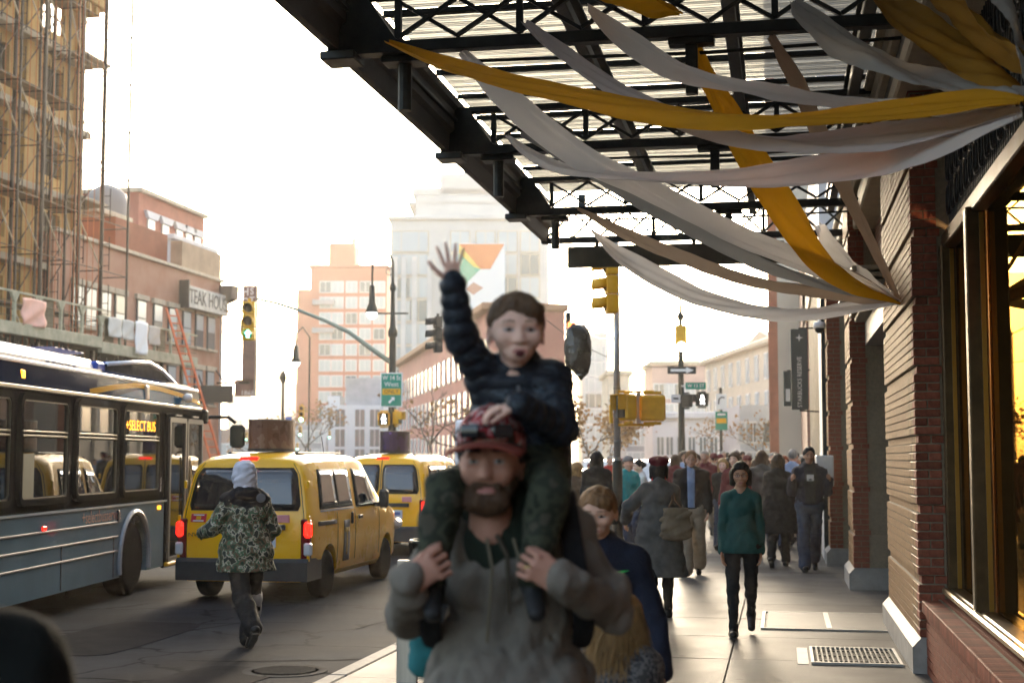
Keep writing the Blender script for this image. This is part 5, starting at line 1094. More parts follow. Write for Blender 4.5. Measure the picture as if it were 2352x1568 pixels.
def make_van(label, loc, rz, paint, full=True, advm=None, taxi=True, bright=10, group=None):
    V = Van(); t = thing('yellow_cab' if taxi else 'delivery_van', label, 'taxi' if taxi else 'van', loc, rz, group)
    ys = np.r_[0, .04, .12, .2, np.arange(.35, 4.2, .15), 4.3, 4.42, 4.5, 4.58, 4.66, 4.73]
    n = len(SECX); v = []; f = []
    for y in ys:
        R_ = [V.pt(y, k) for k in range(n)]; ring = R_ + [np.array([-p[0], p[1], p[2]]) for p in R_[-2::-1]]; v += ring
    m_ = 2 * n - 1
    for i in range(len(ys) - 1):
        for k in range(m_ - 1): f.append((i * m_ + k, i * m_ + k + 1, (i + 1) * m_ + k + 1, (i + 1) * m_ + k))
        f.append((i * m_ + m_ - 1, i * m_, (i + 1) * m_, (i + 1) * m_ + m_ - 1))
    f.append(tuple((len(ys) - 1) * m_ + k for k in range(m_)))
    # rear face bulged outwards
    k0 = len(v); zs = [V.pt(0, k)[2] for k in range(n)]; us = np.linspace(1, -1, 13)
    rows = []
    for k in range(n):
        row = []
        for j, u in enumerate(us):
            if j == 0: row.append(k)
            elif j == len(us) - 1: row.append(m_ - 1 - k)
            elif k == n - 1: row.append(n - 1)
            else: p = V.rear(u, zs[k]); p[0] = u * V.pt(0, k)[0]; row.append(len(v)); v.append(p)
        rows.append(row)
    for k in range(n - 1):
        for j in range(len(us) - 1):
            q = (rows[k][j], rows[k][j + 1], rows[k + 1][j + 1], rows[k + 1][j]); q = tuple(dict.fromkeys(q))
            if len(q) > 2: f.append(q)
    f.append(tuple(rows[0])[::-1])
    bm = bmesh.new(); vs_ = [bm.verts.new(tuple(map(float, p))) for p in v]
    for q in f:
        try: bm.faces.new([vs_[i] for i in q])
        except ValueError: pass
    bmesh.ops.recalc_face_normals(bm, faces=bm.faces); bmesh.ops.triangulate(bm, faces=[q for q in bm.faces if len(q.verts) > 4]); me = bpy.data.meshes.new('body'); bm.to_mesh(me); bm.free(); me.materials.append(paint)
    body = put('body', me)
    for yw in (.80, 3.70):   # wheel arches cut right through
        c = MB().lathe([(.385, -1.2), (.385, 1.2)], 32, (0, yw, .30), axis='x').build('c', BLK); cut(body, c)
    body.parent = t; smooth_by_angle(body, 32)
    MB().box((0, 2.2, .34), (1.30, 4.2, .12)).build('floor_pan', BLK, body); MB().box((0, 2.25, .5), (1.1, 3.9, .3)).build('wheel_tunnel', BLK, body)
    for yw in (.80, 3.70):
        for sd_ in (1, -1): wheel(t, (sd_ * .745, yw, .305), .305, .2, sd_, 7)
    GL = glass_mat('car_glass', (.5, .55, .58), .02, .25, (.015, .02, .025))
    def part(nm, g, m, par=t, th=.006): return solid(MB().grid(g).build(nm, m, par, smooth=True), th)
    # rear doors, windows, lights
    for a, b in ((-.93, -.035), (.035, .93)):
        w = part('rear_window', V.rear_patch(a, b, 1.13, 1.66, .006, rnd=.05), BLK); part('pane', V.rear_patch(a + (.06 if a < 0 else .05), b - (.05 if a < 0 else .06), 1.16, 1.63, .012, rnd=.06), GL, w)
    part('door_seam', V.rear_patch(-.012, .012, .50, 1.78, .004), BLK, th=.004)
    for u in (-.962, .962): part('door_seam', V.rear_patch(u - .006, u + .006, .52, 1.72, .004), BLK, th=.004)
    for sg_ in (-1, 1):
        L = MB().box((sg_ * .835, -.005, .90), (.10, .09, .20), ch=.03).build('tail_lamp', REDL if not full else REDON, t)
        MB().box((sg_ * .838, -.008, .66), (.098, .085, .16), ch=.02).build('reverse_lamp', CLRL, L); MB().box((sg_ * .80, .02, .78), (.13, .08, .50), ch=.02).build('lamp_surround', mat('lamp_dark_red', (.12, .01, .01), .2), L)
        for z in (.56, 1.02, 1.45): MB().box((sg_ * .845 * (1 if z < 1.1 else .95), V.rearoff(z) - .02, z), (.035, .03, .10), ch=.008).build('hinge', paint, t)
    MB().box((0, .16, 1.775), (.24, .05, .05), ch=.01).build('high_brake_lamp', REDON, t)
    bmp = MB().prism([(-.09, .27), (-.09, .50), (-.05, .545), (.12, .545), (.5, .53), (.5, .27)], -.855, .855, 'x').build('rear_bumper', PLASD, t); 
    MB().box((.2, -.055, .93), (.72, .03, .07), ch=.012).build('plate_garnish', PLASD, t); pl = MB().box((.28, -.052, .76), (.31, .012, .16), ch=.004).build('licence_plate', mat('plate_white', (.62, .64, .68), .5), t)
    MB().box((.28, -.06, .775), (.24, .006, .06)).build('plate_digits', mat('plate_blue', (.08, .12, .3), .5), pl)
    st = part('red_sticker', V.rear_patch(-.86, -.60, .985, 1.09, .005), mat('sticker_red', (.55, .03, .04), .5), th=.002); part('sticker_mark', V.rear_patch(-.77, -.69, 1.015, 1.06, .009), SGY, st, .002)
    for z in (.995, 1.066): part('sticker_text', V.rear_patch(-.82, -.64, z, z + .014, .009), SGW, st, .002)
    st2 = part('red_sticker', V.rear_patch(.52, .74, .985, 1.08, .005), mat('sticker_pink', (.6, .22, .22), .5), th=.002)
    text('badge', 'NV200', .07, mat('badge_dark', (.2, .13, .02), .4), t, (-.58, -.055, .83), (math.pi / 2, 0, 0), sx=1.3)
    # right-hand and left-hand sides
    for mir in (1, -1):
        def sp(nm, c, off, m, par=t, th=.005, n=8):
            g = np.array(V.side_patch(c, off, n)); 
            if mir < 0: g[:, :, 0] *= -1
            return part(nm, g, m, par, th)
        q = sp('side_window', ((.42, 1.13), (1.92, 1.13), (1.92, 1.64), (.50, 1.64)), .004, BLK); sp('pane', ((.47, 1.16), (1.18, 1.16), (1.18, 1.61), (.54, 1.61)), .010, GL, q); sp('pane', ((1.22, 1.16), (1.88, 1.16), (1.88, 1.61), (1.22, 1.61)), .010, GL, q)
        sp('window_trim', ((.42, 1.10), (1.92, 1.10), (1.92, 1.125), (.42, 1.125)), .010, STEELB)
        q = sp('front_window', ((2.06, 1.11), (3.16, 1.11), (2.80, 1.60), (2.10, 1.64)), .004, BLK); sp('pane', ((2.11, 1.14), (3.04, 1.14), (2.74, 1.56), (2.15, 1.60)), .010, GL, q)
        for yy in (1.99, 3.22, 1.16): sp('door_seam', ((yy - .006, .42), (yy + .006, .42), (yy + .006, 1.09), (yy - .006, 1.09)), .003, BLK, th=.003)
        sp('slide_track', ((.30, .93), (1.1, .93), (1.1, .985), (.30, .985)), .006, PLASD); sp('sill_trim', ((1.2, .27), (3.3, .27), (3.3, .33), (1.2, .33)), .008, mat('sill_yellow', (.5, .3, .03), .4))
        for yy in (1.78, 2.18): MB().box((mir * (V.sidex(yy, .98) + .02), yy, .98), (.03, .05 if yy < 2 else .17, .16 if yy < 2 else .05), ch=.01).build('door_handle', PLASD, t)
        mr_ = MB().box((mir * .99, 3.0, 1.20), (.14, .10, .27), ch=.035).build('mirror', PLASD, t); MB().bar((mir * .84, 3.05, 1.12), (mir * .97, 3.0, 1.12), .06, .06).build('mirror_arm', PLASD, mr_)
        if taxi:   # arch shaped dark T mark on the door
            lg = sp('fleet_mark', ((1.42, .42), (1.72, .42), (1.70, .96), (1.44, .96)), .005, mat('decal_grey', (.13, .12, .11), .5), th=.002)
            cir = MB(); 
            sp('letter_t', ((1.545, .50), (1.595, .50), (1.595, .86), (1.545, .86)), .009, mat('decal_gold', (.5, .32, .06), .5), lg, .002); sp('letter_t', ((1.47, .80), (1.67, .80), (1.67, .86), (1.47, .86)), .009, mat('decal_gold', (.5, .32, .06), .5), lg, .002)
        MB().box((mir * .80, 4.42, .78), (.16, .3, .16), ch=.05).build('head_lamp', CLRL, t)
    # windscreen
    g = [[(x * V.W(y) * sx_, y, z) for x in np.linspace(-.62, .62, 7)] for y, z, sx_ in ((2.86, 1.80, .95), (3.2, 1.57, 1.02), (3.6, 1.27, 1.1), (3.80, 1.135, 1.13))]
    part('windscreen', g, GL); MB().box((0, 2.3, 1.0), (1.4, .2, .9)).build('seat_row', BLK, t)
    MB().tube([(.3, 2.3, 1.86), (.3, 2.2, 2.08)], .006, 5).build('antenna', BLK, t); MB().box((.45, 1.6, 1.845), (.05, 1.9, .03), ch=.008).build('roof_rail', PLASD, t); MB().box((-.45, 1.6, 1.845), (.05, 1.9, .03), ch=.008).build('roof_rail', PLASD, t)
    if advm:
        ad = thing('roof_advert', advm[1], 'taxi roof sign', tuple(np.array(loc) + np.array([-math.sin(rz) * 1.15 - math.cos(rz) * .05, math.cos(rz) * 1.15 - math.sin(rz) * .05, 1.87])), rz)
        pr = [(.24 * math.cos(a), .62 * math.sin(a)) for a in np.linspace(0, 2 * math.pi, 25)[:-1]]
        MB().prism(pr, .03, .40, 'z').build('shell', advm[0], ad); MB().prism([(x * 1.04, y * 1.02) for x, y in pr], .0, .035, 'z').build('base', PLASD, ad); MB().prism([(x * 1.03, y * 1.01) for x, y in pr], .40, .415, 'z').build('rim', STEELB, ad)
    return t
CABY = mat('cab_yellow', (.90, .46, .003), .3, coat=.4, var=.05, vs=2.)
ADV1 = (ramp_mat('advert_brown', [(0, (.10, .05, .03)), (.45, (.16, .09, .06)), (.62, (.22, .15, .11))], 6, .5), 'curved brown advertising panel on the nearer yellow cab roof'); ADV2 = (ramp_mat('advert_purple', [(0, (.03, .02, .03)), (.5, (.05, .03, .09)), (.68, (.18, .12, .4))], 4, .5), 'dark purple advertising panel on the farther yellow cab roof')
T1 = (-6.6, 16.9, ROADZ)
make_van('yellow cab van with two red stickers waiting behind the bus', T1, .015, CABY, True, ADV1)
c2 = gz(872, 1277, ROADZ); make_van('yellow cab van ahead of the stickered cab, brake lamps lit', (c2[0], c2[1], ROADZ), -.01, CABY, True, ADV2)
# ------------------------------------------------------------------ the bus
BUSB = mat('bus_light_blue', (.12, .175, .20), .4, spec=.0, coat=.12, var=.12, vs=1.2); BUSN = mat('bus_navy', (.010, .018, .04), .3, spec=.0, coat=.06); BUSK = mat('bus_black', (.008, .008, .009), .3, spec=0., coat=.06); BUSW = mat('bus_white', (.75, .75, .78), .35, coat=.3, var=.05, vs=3); BUSG = mat('bus_gold', (.46, .25, .03), .4, spec=.0, coat=.06); BUSD = mat('bus_deep_blue', (.02, .08, .15), .4, spec=.0, coat=.06); BRAS = mat('brass_trim', (.16, .135, .09), .35, metal=.5); ROYAL = mat('royal_blue', (.05, .1, .4), .4)
AL = R(8.0); hv = np.array([-math.sin(AL), math.cos(AL), 0]); wv0 = np.array([-8.36, 17.58, ROADZ])
bus = thing('city_bus', 'light blue and navy city bus with gold swoosh and lit rear windows', 'bus', tuple(wv0), AL)
S0, S1, BW = -9.2, 3.32, -2.55
low = [(S0, .28), (S1 - .25, .28), (S1 - .05, .5), (S1, 1.2), (S0, 1.2)]
lower = MB().prism(low, BW, 0, 'x').build('lower_body', BUSB, None)
cu_ = MB().lathe([(.60, -.75), (.60, .3)], 36, (0, -.08, .47), axis='x').build('c', BLK); cut(lower, cu_); lower.parent = bus
MB().lathe([(.605, -.74), (.605, -.70)], 24, (0, -.08, .47), axis='x').build('arch_liner', BLK, lower)
ring = [(0.012, -.08 + .62 * math.cos(a), .47 + .62 * math.sin(a)) for a in np.linspace(-.25, math.pi + .25, 26)]
MB().tube(ring, .035, 8).build('arch_trim', mat('arch_trim', (.30, .33, .35), .3, coat=.3), lower)
wheel(bus, (-.16, -.08, .48), .48, .28, 1, 10, .60, mat('bus_rim', (.13, .10, .075), .5, spec=.1, metal=.2)); wheel(bus, (-2.35, -.08, .48), .48, .28, -1, 10, .60)
wheel(bus, (-.16, -6.1, .48), .48, .28, 1, 10, .60, mat('bus_rim', (.13, .10, .075), .5, spec=.1, metal=.2))
MB().prism([(S0, 1.2), (S1, 1.2), (S1 - .06, 2.5), (S0, 2.5)], BW + .02, -.02, 'x').build('window_band', BUSK, bus)
up = MB().prism([(-.0, 2.5), (-.0, 2.56), (-.035, 2.80), (-.2, 2.89), (BW + .2, 2.89), (BW + .035, 2.80), (BW, 2.56), (BW, 2.5)], S0, S1 - .28, 'y').build('upper_body', BUSN, bus)
MB().prism([(S1 - .28, 2.5), (S1 - .06, 2.5), (S1 - .12, 2.62), (S1 - .28, 2.84)], BW + .1, -.05, 'x').build('front_cap', BUSN, up)
for z in (.98, .80, .62): MB().box((.004, (S0 - .75) / 2, z), (.02, -S0 - .75, .022), ch=.004).build('rub_rail', STEELB, lower)
MB().box((.004, 2.6, .98), (.02, 1.3, .02)).build('rub_rail', STEELB, lower)
for s in (-.9, -2.7, -4.5): MB().box((.002, s, .55), (.008, .015, .5)).build('panel_seam', BLK, lower)
MB().box((.006, (S0 + S1) / 2, 1.185), (.02, S1 - S0 - .3, .025)).build('belt_trim', mat('belt_trim', (.25, .33, .36), .3, coat=.4), lower)
MB().box((.012, (S0 + S1) / 2 - .1, 2.52), (.035, S1 - S0 - .3, .05), ch=.01).build('gold_rail', BRAS, up)
for s0_, s1_, z0_, z1_ in ((S0, S1 - .3, 2.745, 2.80),): MB().bar((-.045, s0_, 2.80), (-.045, s1_, 2.80), .06, .045, ch=.01).build('white_rail', BUSW, up)
BG_ = glass_mat('bus_glass', (.55, .6, .6), .015, .38, (.012, .014, .014))
def rrect(y0, y1, z0, z1, r, n=5):
    return [(cx + r * math.cos(a), cz + r * math.sin(a)) for cx, cz, a0 in ((y1 - r, z1 - r, 0), (y0 + r, z1 - r, math.pi / 2), (y0 + r, z0 + r, math.pi), (y1 - r, z0 + r, 1.5 * math.pi)) for a in np.linspace(a0, a0 + math.pi / 2, n)]
def rframe(name, m, par, y0, y1, z0, z1, r, w, x0, x1):
    o, i_ = rrect(y0, y1, z0, z1, r), rrect(y0 + w, y1 - w, z0 + w, z1 - w, max(.01, r - w)); n = len(o); b = MB()
    v = [(x, *p) for x in (x0, x1) for p in o] + [(x, *p) for x in (x0, x1) for p in i_]; f = []
    for k in range(n):
        j = (k + 1) % n; f += [(n + k, n + j, 3 * n + j, 3 * n + k), (k, j, n + j, n + k)[::-1], (2 * n + k, 2 * n + j, 3 * n + j, 3 * n + k)]
    return b.add(v, f).build(name, m, par)
for i, (a, b) in enumerate(((-8.3, -6.75), (-6.55, -4.2), (-4.02, -2.56), (-2.36, -.84), (-.67, .97))):
    w = rframe('window', mat('window_rubber', (.02, .018, .015), .4, spec=0., coat=.06), bus, a, b, 1.28, 2.47, .13, .07, -.02, .03)
    rframe('inner_frame', BRAS, w, a + .065, b - .065, 1.345, 2.405, .08, .018, -.02, .022)
    for z0_, z1_ in ((1.37, 2.0), (2.09, 2.385)): MB().box((-.004, (a + b) / 2, (z0_ + z1_) / 2), (.008, b - a - .15, z1_ - z0_)).build('pane', BG_, w)
    for z in (2.02, 2.065): MB().box((.01, (a + b) / 2, z), (.03, b - a - .14, .022), ch=.004).build('sash_bar', BRAS, w)
LED = mat('led_amber', (1, .4, .02), .4, emit=(1, .30, .01), es=.7)
text('led_text', '+SELECT BUS', .19, LED, bus, (.004, .12, 2.2), (math.pi / 2, 0, math.pi / 2), sx=1.15, depth=.001)
dr = MB().box((-.01, 2.2, 1.33), (.05, 1.92, 2.16), ch=.01).build('door', mat('door_bus_black', (.012, .012, .012), .35, spec=0.), bus)
for a in (1.34, 2.24):
    rframe('leaf_frame', mat('door_alu', (.10, .095, .085), .35, metal=.5), dr, a, a + .86, .32, 2.36, .05, .07, -.0, .045); MB().box((.014, a + .43, 1.34), (.008, .72, 1.88)).build('door_pane', BG_, dr)
    MB().tube([(.05, a + .12 if a > 2 else a + .74, .9), (.05, a + .12 if a > 2 else a + .74, 1.8)], .014, 6).build('grab_rail', BRAS, dr); MB().box((.035, a + .43, 2.395), (.02, .3, .02)).build('hinge_bar', STEELB, dr)
MB().box((.0, 2.2, .30), (.14, 1.9, .05), ch=.01).build('step_edge', SGY, dr)
# gold swoosh, blue field, number, lamps on the fascia
def fas(y, t, off=.004):   # a point on the sloping upper side: t 0..1 from rail to roof line
    z = 2.56 + .24 * t; return (-.035 * t + off + .004, y, z)
ysw = np.linspace(-1.9, 2.9, 40)
def band(nm, lo_, hi_, m, off):
    g = [[fas(y, max(0, min(1, lo_(y))), off), fas(y, max(0, min(1, (lo_(y) + hi_(y)) / 2)), off), fas(y, max(0, min(1, hi_(y))), off)] for y in ysw]; return MB().grid(g).build(nm, m, up, smooth=True)
arc_ = lambda y: np.interp(y, [-1.9, -.9, 0., 1.0, 2.0, 2.9], [-.1, .35, .62, .62, .45, .15])
band('gold_swoosh', lambda y: arc_(y), lambda y: arc_(y) + .28, BUSG, .003); band('blue_field', lambda y: 0, lambda y: max(0, arc_(y) - .02 - max(0, .25 * (0.4 - y))), BUSD, .002)
text('fleet_number', '5990', .15, SGW, up, (-.02, 1.75, 2.625), (math.pi / 2 + .4, 0, math.pi / 2), depth=.001); 
MB().box((.0, .35, 2.66), (.04, .14, .20), ch=.02).build('marker_lamp', mat('pale_lamp', (.5, .42, .34), .4), up); MB().box((-.02, -3.9, 2.66), (.03, .11, .10), ch=.02).build('amber_lamp', AMB, up); MB().box((-.02, 3.0, 2.62), (.03, .10, .06), ch=.02).build('amber_lamp', AMB, up)
MB().lathe([(.03, 0), (.07, .05), (.06, .12), (.01, .14)], 12, (.0, 2.1, 2.66), axis='x').build('side_camera', WPL, up, smooth=True)
text('lettering', '+selectbusservice', .21, mat('lettering_rust', (.34, .19, .15), .5), lower, (.004, -1.35, 1.075), (math.pi / 2, 0, math.pi / 2), depth=.001, sx=.95)
MB().box((.01, -.75, 1.05), (.02, .07, .16), ch=.03).build('fuel_cap', PLASD, lower); MB().box((.01, .98, 1.10), (.02, .10, .05)).build('side_marker', AMB, lower); MB().box((.008, .98, 1.42), (.015, .12, .2), ch=.01).build('notice', SGW, bus); MB().box((.008, -3.75, 1.58), (.012, .3, .5)).build('notice', mat('notice_yellow', (.20, .19, .12), .6), bus)
MB().box((.01, -3.25, 1.02), (.02, .11, .05), ch=.01).build('red_marker', REDON, lower)
# roof fairings
rf = MB().prism([(-.35, 2.88), (-.40, 3.03), (-.7, 3.10), (BW + .7, 3.10), (BW + .40, 3.03), (BW + .35, 2.88)], S0, -.75, 'y').build('roof_pod', BUSW, bus)
for i in range(5): MB().box((-.62, -1.2 - i * .22, 3.082), (.55, .10, .02), ch=.004).build('pod_louvre', mat('louvre_purple', (.16, .14, .24), .5), rf)
MB().box((-.33, (S0 - .7) / 2, 2.865), (.06, -S0 - .7, .06)).build('pod_skirt', ROYAL, rf); MB().box((-.45, -.55, 2.95), (.25, .32, .14), ch=.03).build('blue_cap', ROYAL, rf); MB().box((-.65, .75, 3.05), (.3, .25, .10), ch=.02).build('blue_cap', ROYAL, rf)
MB().prism([(-.4, 2.85), (-.4, 3.0), (.8, 3.10), (1.4, 3.13), (2.0, 3.06), (2.6, 2.92), (3.0, 2.74), (3.1, 2.62)], BW + .45, -.30, 'x').build('front_fairing', mat('fairing_dark', (.03, .033, .04), .3, spec=0., coat=.08, var=.4, vs=6), bus)
MB().tube([(-.30, -.4, 3.0), (-.30, .8, 3.10), (-.30, 1.4, 3.13), (-.30, 2.0, 3.06), (-.30, 2.6, 2.92), (-.25, 3.0, 2.74), (-.1, 3.2, 2.56)], .035, 6).build('fairing_edge', BUSW, bus, smooth=True)
mi_ = MB().tube([(-.1, 3.2, 2.36), (.05, 3.5, 2.42), (.3, 3.62, 2.42), (.42, 3.6, 2.33)], .028, 8).build('mirror_arm', BLK, bus, smooth=True); MB().box((.46, 3.58, 2.12), (.24, .1, .36), ch=.05).build('mirror', BLK, mi_); MB().box((.46, 3.525, 2.12), (.19, .006, .31), ch=.002).build('mirror_glass', mat('mirror_glass', (.06, .09, .08), .05, metal=.6), mi_); MB().box((-.02, 3.34, 2.42), (.14, .14, .22), ch=.03).build('mirror_base', BLK, mi_)
MB().prism([(S1 - .05, 1.25), (S1 + .03, 1.25), (S1 - .03, 2.45), (S1 - .1, 2.45)], BW + .12, -.1, 'x').build('windscreen', BG_, bus)
# interior: far wall windows, seats, floor and poles
MB().box((-1.25, -3, .75), (2.3, 12, .06)).build('cabin_floor', DARKW, bus)
for s in np.arange(-8.5, 1.0, .85):
    se = MB().box((-.45, s, 1.25), (.85, .12, .75), ch=.04).box((-.45, s + .22, .98), (.85, .45, .1), ch=.03).build('seat', mat('seat_blue', (.03, .06, .12), .6), bus)
for s in (-5, -2.4, 0.2, 1.1): MB().tube([(-.95, s, .78), (-.95, s, 2.4)], .018, 6).build('grab_pole', SGY, bus)
# ------------------------------------------------------------------ other traffic up the avenue
def make_car(label, loc, rz, paint, suv=False, name='parked_car', lit=True, cat='car'):
    t = thing(name, label, cat, tuple(loc), rz); h = 1.72 if suv else 1.45; L = 4.7
    prof = [(0, .35), (-.03, .75), (.05, 1.0), (.25 if suv else .75, 1.05 if not suv else 1.1), (.45 if suv else 1.25, h - .05), (1.0 if suv else 1.7, h), (2.4, h - .01), (2.75, h - .08), (3.45, 1.05), (4.5, .88), (4.68, .7), (4.7, .35)]
    g = []
    for x, s in ((-.62, .0), (-.80, .0), (-.90, .0), (-.90, 0)): pass
    b = MB(); n = len(prof); v = []
    for x, k in ((-.90, 0), (-.88, 1), (-.66, 2), (.66, 2), (.88, 1), (.90, 0)):
        for (y, z) in prof:
            zz = min(z, .80) if k == 0 else (min(z, 1.02) if k == 1 else z); yy = y
            v.append((x, yy, zz))
    f = [(i * n + k, i * n + (k + 1) % n, (i + 1) * n + (k + 1) % n, (i + 1) * n + k) for i in range(5) for k in range(n)] + [tuple(range(n)), tuple(5 * n + k for k in range(n))[::-1]]
    body = b.add(v, f).build('body', paint, t); bm = bmesh.new(); bm.from_mesh(body.data); bmesh.ops.recalc_face_normals(bm, faces=bm.faces); bm.to_mesh(body.data); bm.free(); smooth_by_angle(body, 25)
    GL = MATS['car_glass']; y0 = .32 if suv else .95
    MB().prism([(y0 - .05, 1.10), (y0 + .12, h - .10), (y0 + .17, h - .10), (y0 + .02, 1.10)], -.60, .60, 'x').build('rear_window', GL, t)
    for sgn in (-1, 1):
        MB().add([(sgn * .885, y0 + .2, 1.06), (sgn * .885, 3.2, 1.06), (sgn * .70, 2.65, h - .12), (sgn * .70, y0 + .5, h - .12)], [(0, 1, 2, 3)]).build('side_window', GL, t)
        MB().box((sgn * .72, -.01, .82), (.22, .08, .16), ch=.02).build('tail_lamp', REDON if lit else REDL, t)
        for yw in (.85, 3.75): wheel(t, (sgn * .8, yw, .33), .33, .2, sgn, 5)
    MB().box((0, -.03, .45), (1.7, .12, .22), ch=.03).build('bumper', PLASD, t); MB().box((0, -.035, .80), (.32, .02, .14)).build('licence_plate', SGW, t); return t
CWH = mat('car_white', (.68, .68, .68), .3, coat=.5); CGR = mat('car_grey', (.18, .19, .2), .3, coat=.5); CBK = mat('car_black', (.015, .015, .017), .25, coat=.5)
for i, (px, d, m_, suv, lab, rz_) in enumerate(((1500, 44, CWH, True, 'white sport utility car with lit tail lamps behind the beret', 0.), (1380, 50, CWH, True, 'white car with red tail lamps behind the long haired woman', 0.02), (1345, 40, CBK, False, 'black saloon car beyond the signal poles', .05), (835, 60, CABY, True, 'yellow taxi farther up the avenue beyond the purple advert', .0), (900, 75, CABY, True, 'yellow taxi far off beside the crook lamp post', .0), (700, 60, CGR, False, 'grey saloon car beyond the stickered yellow cab', .1), (1300, 62, CWH, False, 'white saloon car far up the avenue behind the boy', .02), (1590, 58, CWH, True, 'white van like car among the crowd up the avenue', .0))):
    c = gd(px, 1050, d); make_car(lab, (c[0], c[1], ROADZ), rz_, m_, suv, 'car' if m_ is not CABY else 'yellow_taxi')
# white box truck edge behind the man
c = gd(1088, 1050, 36); tr_ = thing('box_truck', 'white box truck with an amber lamp behind the man in the cap', 'truck', (c[0], c[1], ROADZ), 0)
MB().box((0, 3, 1.75), (1.1, 5.5, 2.0), ch=.06).build('box', BUSW, tr_); MB().box((0, 6.6, 1.3), (1.0, 1.6, 1.5), ch=.12).build('cab', BUSW, tr_); MB().box((0, 3, .6), (.9, 6, .3)).build('chassis', BLK, tr_)
for yw in (1.2, 6.4):
    for sgn in (-1, 1): wheel(tr_, (sgn * .45, yw, .38), .38, .2, sgn, 6)
MB().box((-.42, .2, .95), (.12, .08, .12), ch=.02).build('amber_lamp', AMB, tr_); MB().box((.4, .2, .95), (.12, .08, .12), ch=.02).build('amber_lamp', AMB, tr_)
# ================================================================== figures: smooth blended bodies
def sines(P, scale, seed, n=5):
    rg = np.random.default_rng(seed); out = 0
    for i in range(n):
        k = rg.normal(0, 1, 3); k *= scale * (1 + .6 * i) / np.linalg.norm(k); out = out + np.sin(P[0] * k[0] + P[1] * k[1] + P[2] * k[2] + rg.uniform(0, 6.28)) / (1 + .5 * i)
    return out / 2
class Sdf:
    def __init__(s, h): s.h = h; s.it = []; s.cuts = []; s.noise = []
    def cap(s, a, b, r1, r2=None, k=.03, u=None, w=1., op='u'):
        r2 = r1 if r2 is None else r2; s.it.append(('c', np.array(a, float), np.array(b, float), r1, r2, k, None if u is None else np.array(u, float), w, op)); return s
    def ell(s, c, r, k=.03, op='u', Rm=None): s.it.append(('e', np.array(c, float), np.array(r, float), k, op, Rm)); return s
    def cut(s, fn): s.cuts.append(fn); return s
    def fold(s, amp, scale, seed): s.noise.append((amp, scale, seed)); return s
    def build(s):
        lo = np.full(3, 1e9); hi = -lo
        for t in s.it:
            if t[-1] == 's' or (t[0] == 'e' and t[4] == 's'): continue
            if t[0] == 'c': R_ = max(t[3], t[4]) * max(1, t[7]); lo = np.minimum(lo, np.minimum(t[1], t[2]) - R_); hi = np.maximum(hi, np.maximum(t[1], t[2]) + R_)
            else: R_ = t[2].max(); lo = np.minimum(lo, t[1] - R_); hi = np.maximum(hi, t[1] + R_)
        h = s.h; lo -= 3 * h + .03; hi += 3 * h + .03; n = np.ceil((hi - lo) / h).astype(int) + 1
        f = np.full(n, 1.0, np.float32); ax = [lo[i] + h * np.arange(n[i]) for i in range(3)]
        for t in s.it:
            if t[0] == 'c': _, a, b, r1, r2, k, u, w, op = t; R_ = max(r1, r2) * max(1, w) + k + 2 * h; l2, h2 = np.minimum(a, b) - R_, np.maximum(a, b) + R_
            else: _, c, r, k, op, Rm = t; R_ = r.max() + k + 2 * h; l2, h2 = c - R_, c + R_
            i0 = np.clip(((l2 - lo) / h).astype(int), 0, n - 1); i1 = np.clip(((h2 - lo) / h).astype(int) + 2, 1, n)
            sl = tuple(slice(i0[i], i1[i]) for i in range(3)); X, Y, Z = np.meshgrid(*[ax[i][sl[i]] for i in range(3)], indexing='ij')
            if t[0] == 'c':
                ba = b - a; L2 = max(1e-9, ba @ ba); px, py, pz = X - a[0], Y - a[1], Z - a[2]; tt = np.clip((px * ba[0] + py * ba[1] + pz * ba[2]) / L2, 0, 1)
                px = px - tt * ba[0]; py = py - tt * ba[1]; pz = pz - tt * ba[2]; rr = r1 + (r2 - r1) * tt
                d2 = px * px + py * py + pz * pz
                if u is not None and w != 1:
                    pu = px * u[0] + py * u[1] + pz * u[2]; d2 = d2 - pu * pu * (1 - 1 / (w * w))
                d = np.sqrt(np.maximum(d2, 0)) - rr
            else:
                px, py, pz = X - c[0], Y - c[1], Z - c[2]
                if Rm is not None: px, py, pz = (Rm[0][0] * px + Rm[1][0] * py + Rm[2][0] * pz, Rm[0][1] * px + Rm[1][1] * py + Rm[2][1] * pz, Rm[0][2] * px + Rm[1][2] * py + Rm[2][2] * pz)
                q = np.sqrt((px / r[0]) ** 2 + (py / r[1]) ** 2 + (pz / r[2]) ** 2); d = (q - 1) * r.min()
            g = f[sl]
            if op == 'u': hh = np.clip(.5 + .5 * (d - g) / k, 0, 1); f[sl] = d * (1 - hh) + g * hh - k * hh * (1 - hh)
            else: hh = np.clip(.5 - .5 * (-d - g) / k, 0, 1); f[sl] = -d * (1 - hh) + g * hh + k * hh * (1 - hh)
        if s.cuts or s.noise:
            G = np.meshgrid(*ax, indexing='ij')
            for amp, sc_, sd_ in s.noise:
                nz = sines(G, sc_, sd_); f = f + amp * (nz if sc_ > 45 else .55 - 2.2 * np.abs(nz))
            for c in s.cuts: f = np.maximum(f, c(*G))
        return nets(f, lo, h)
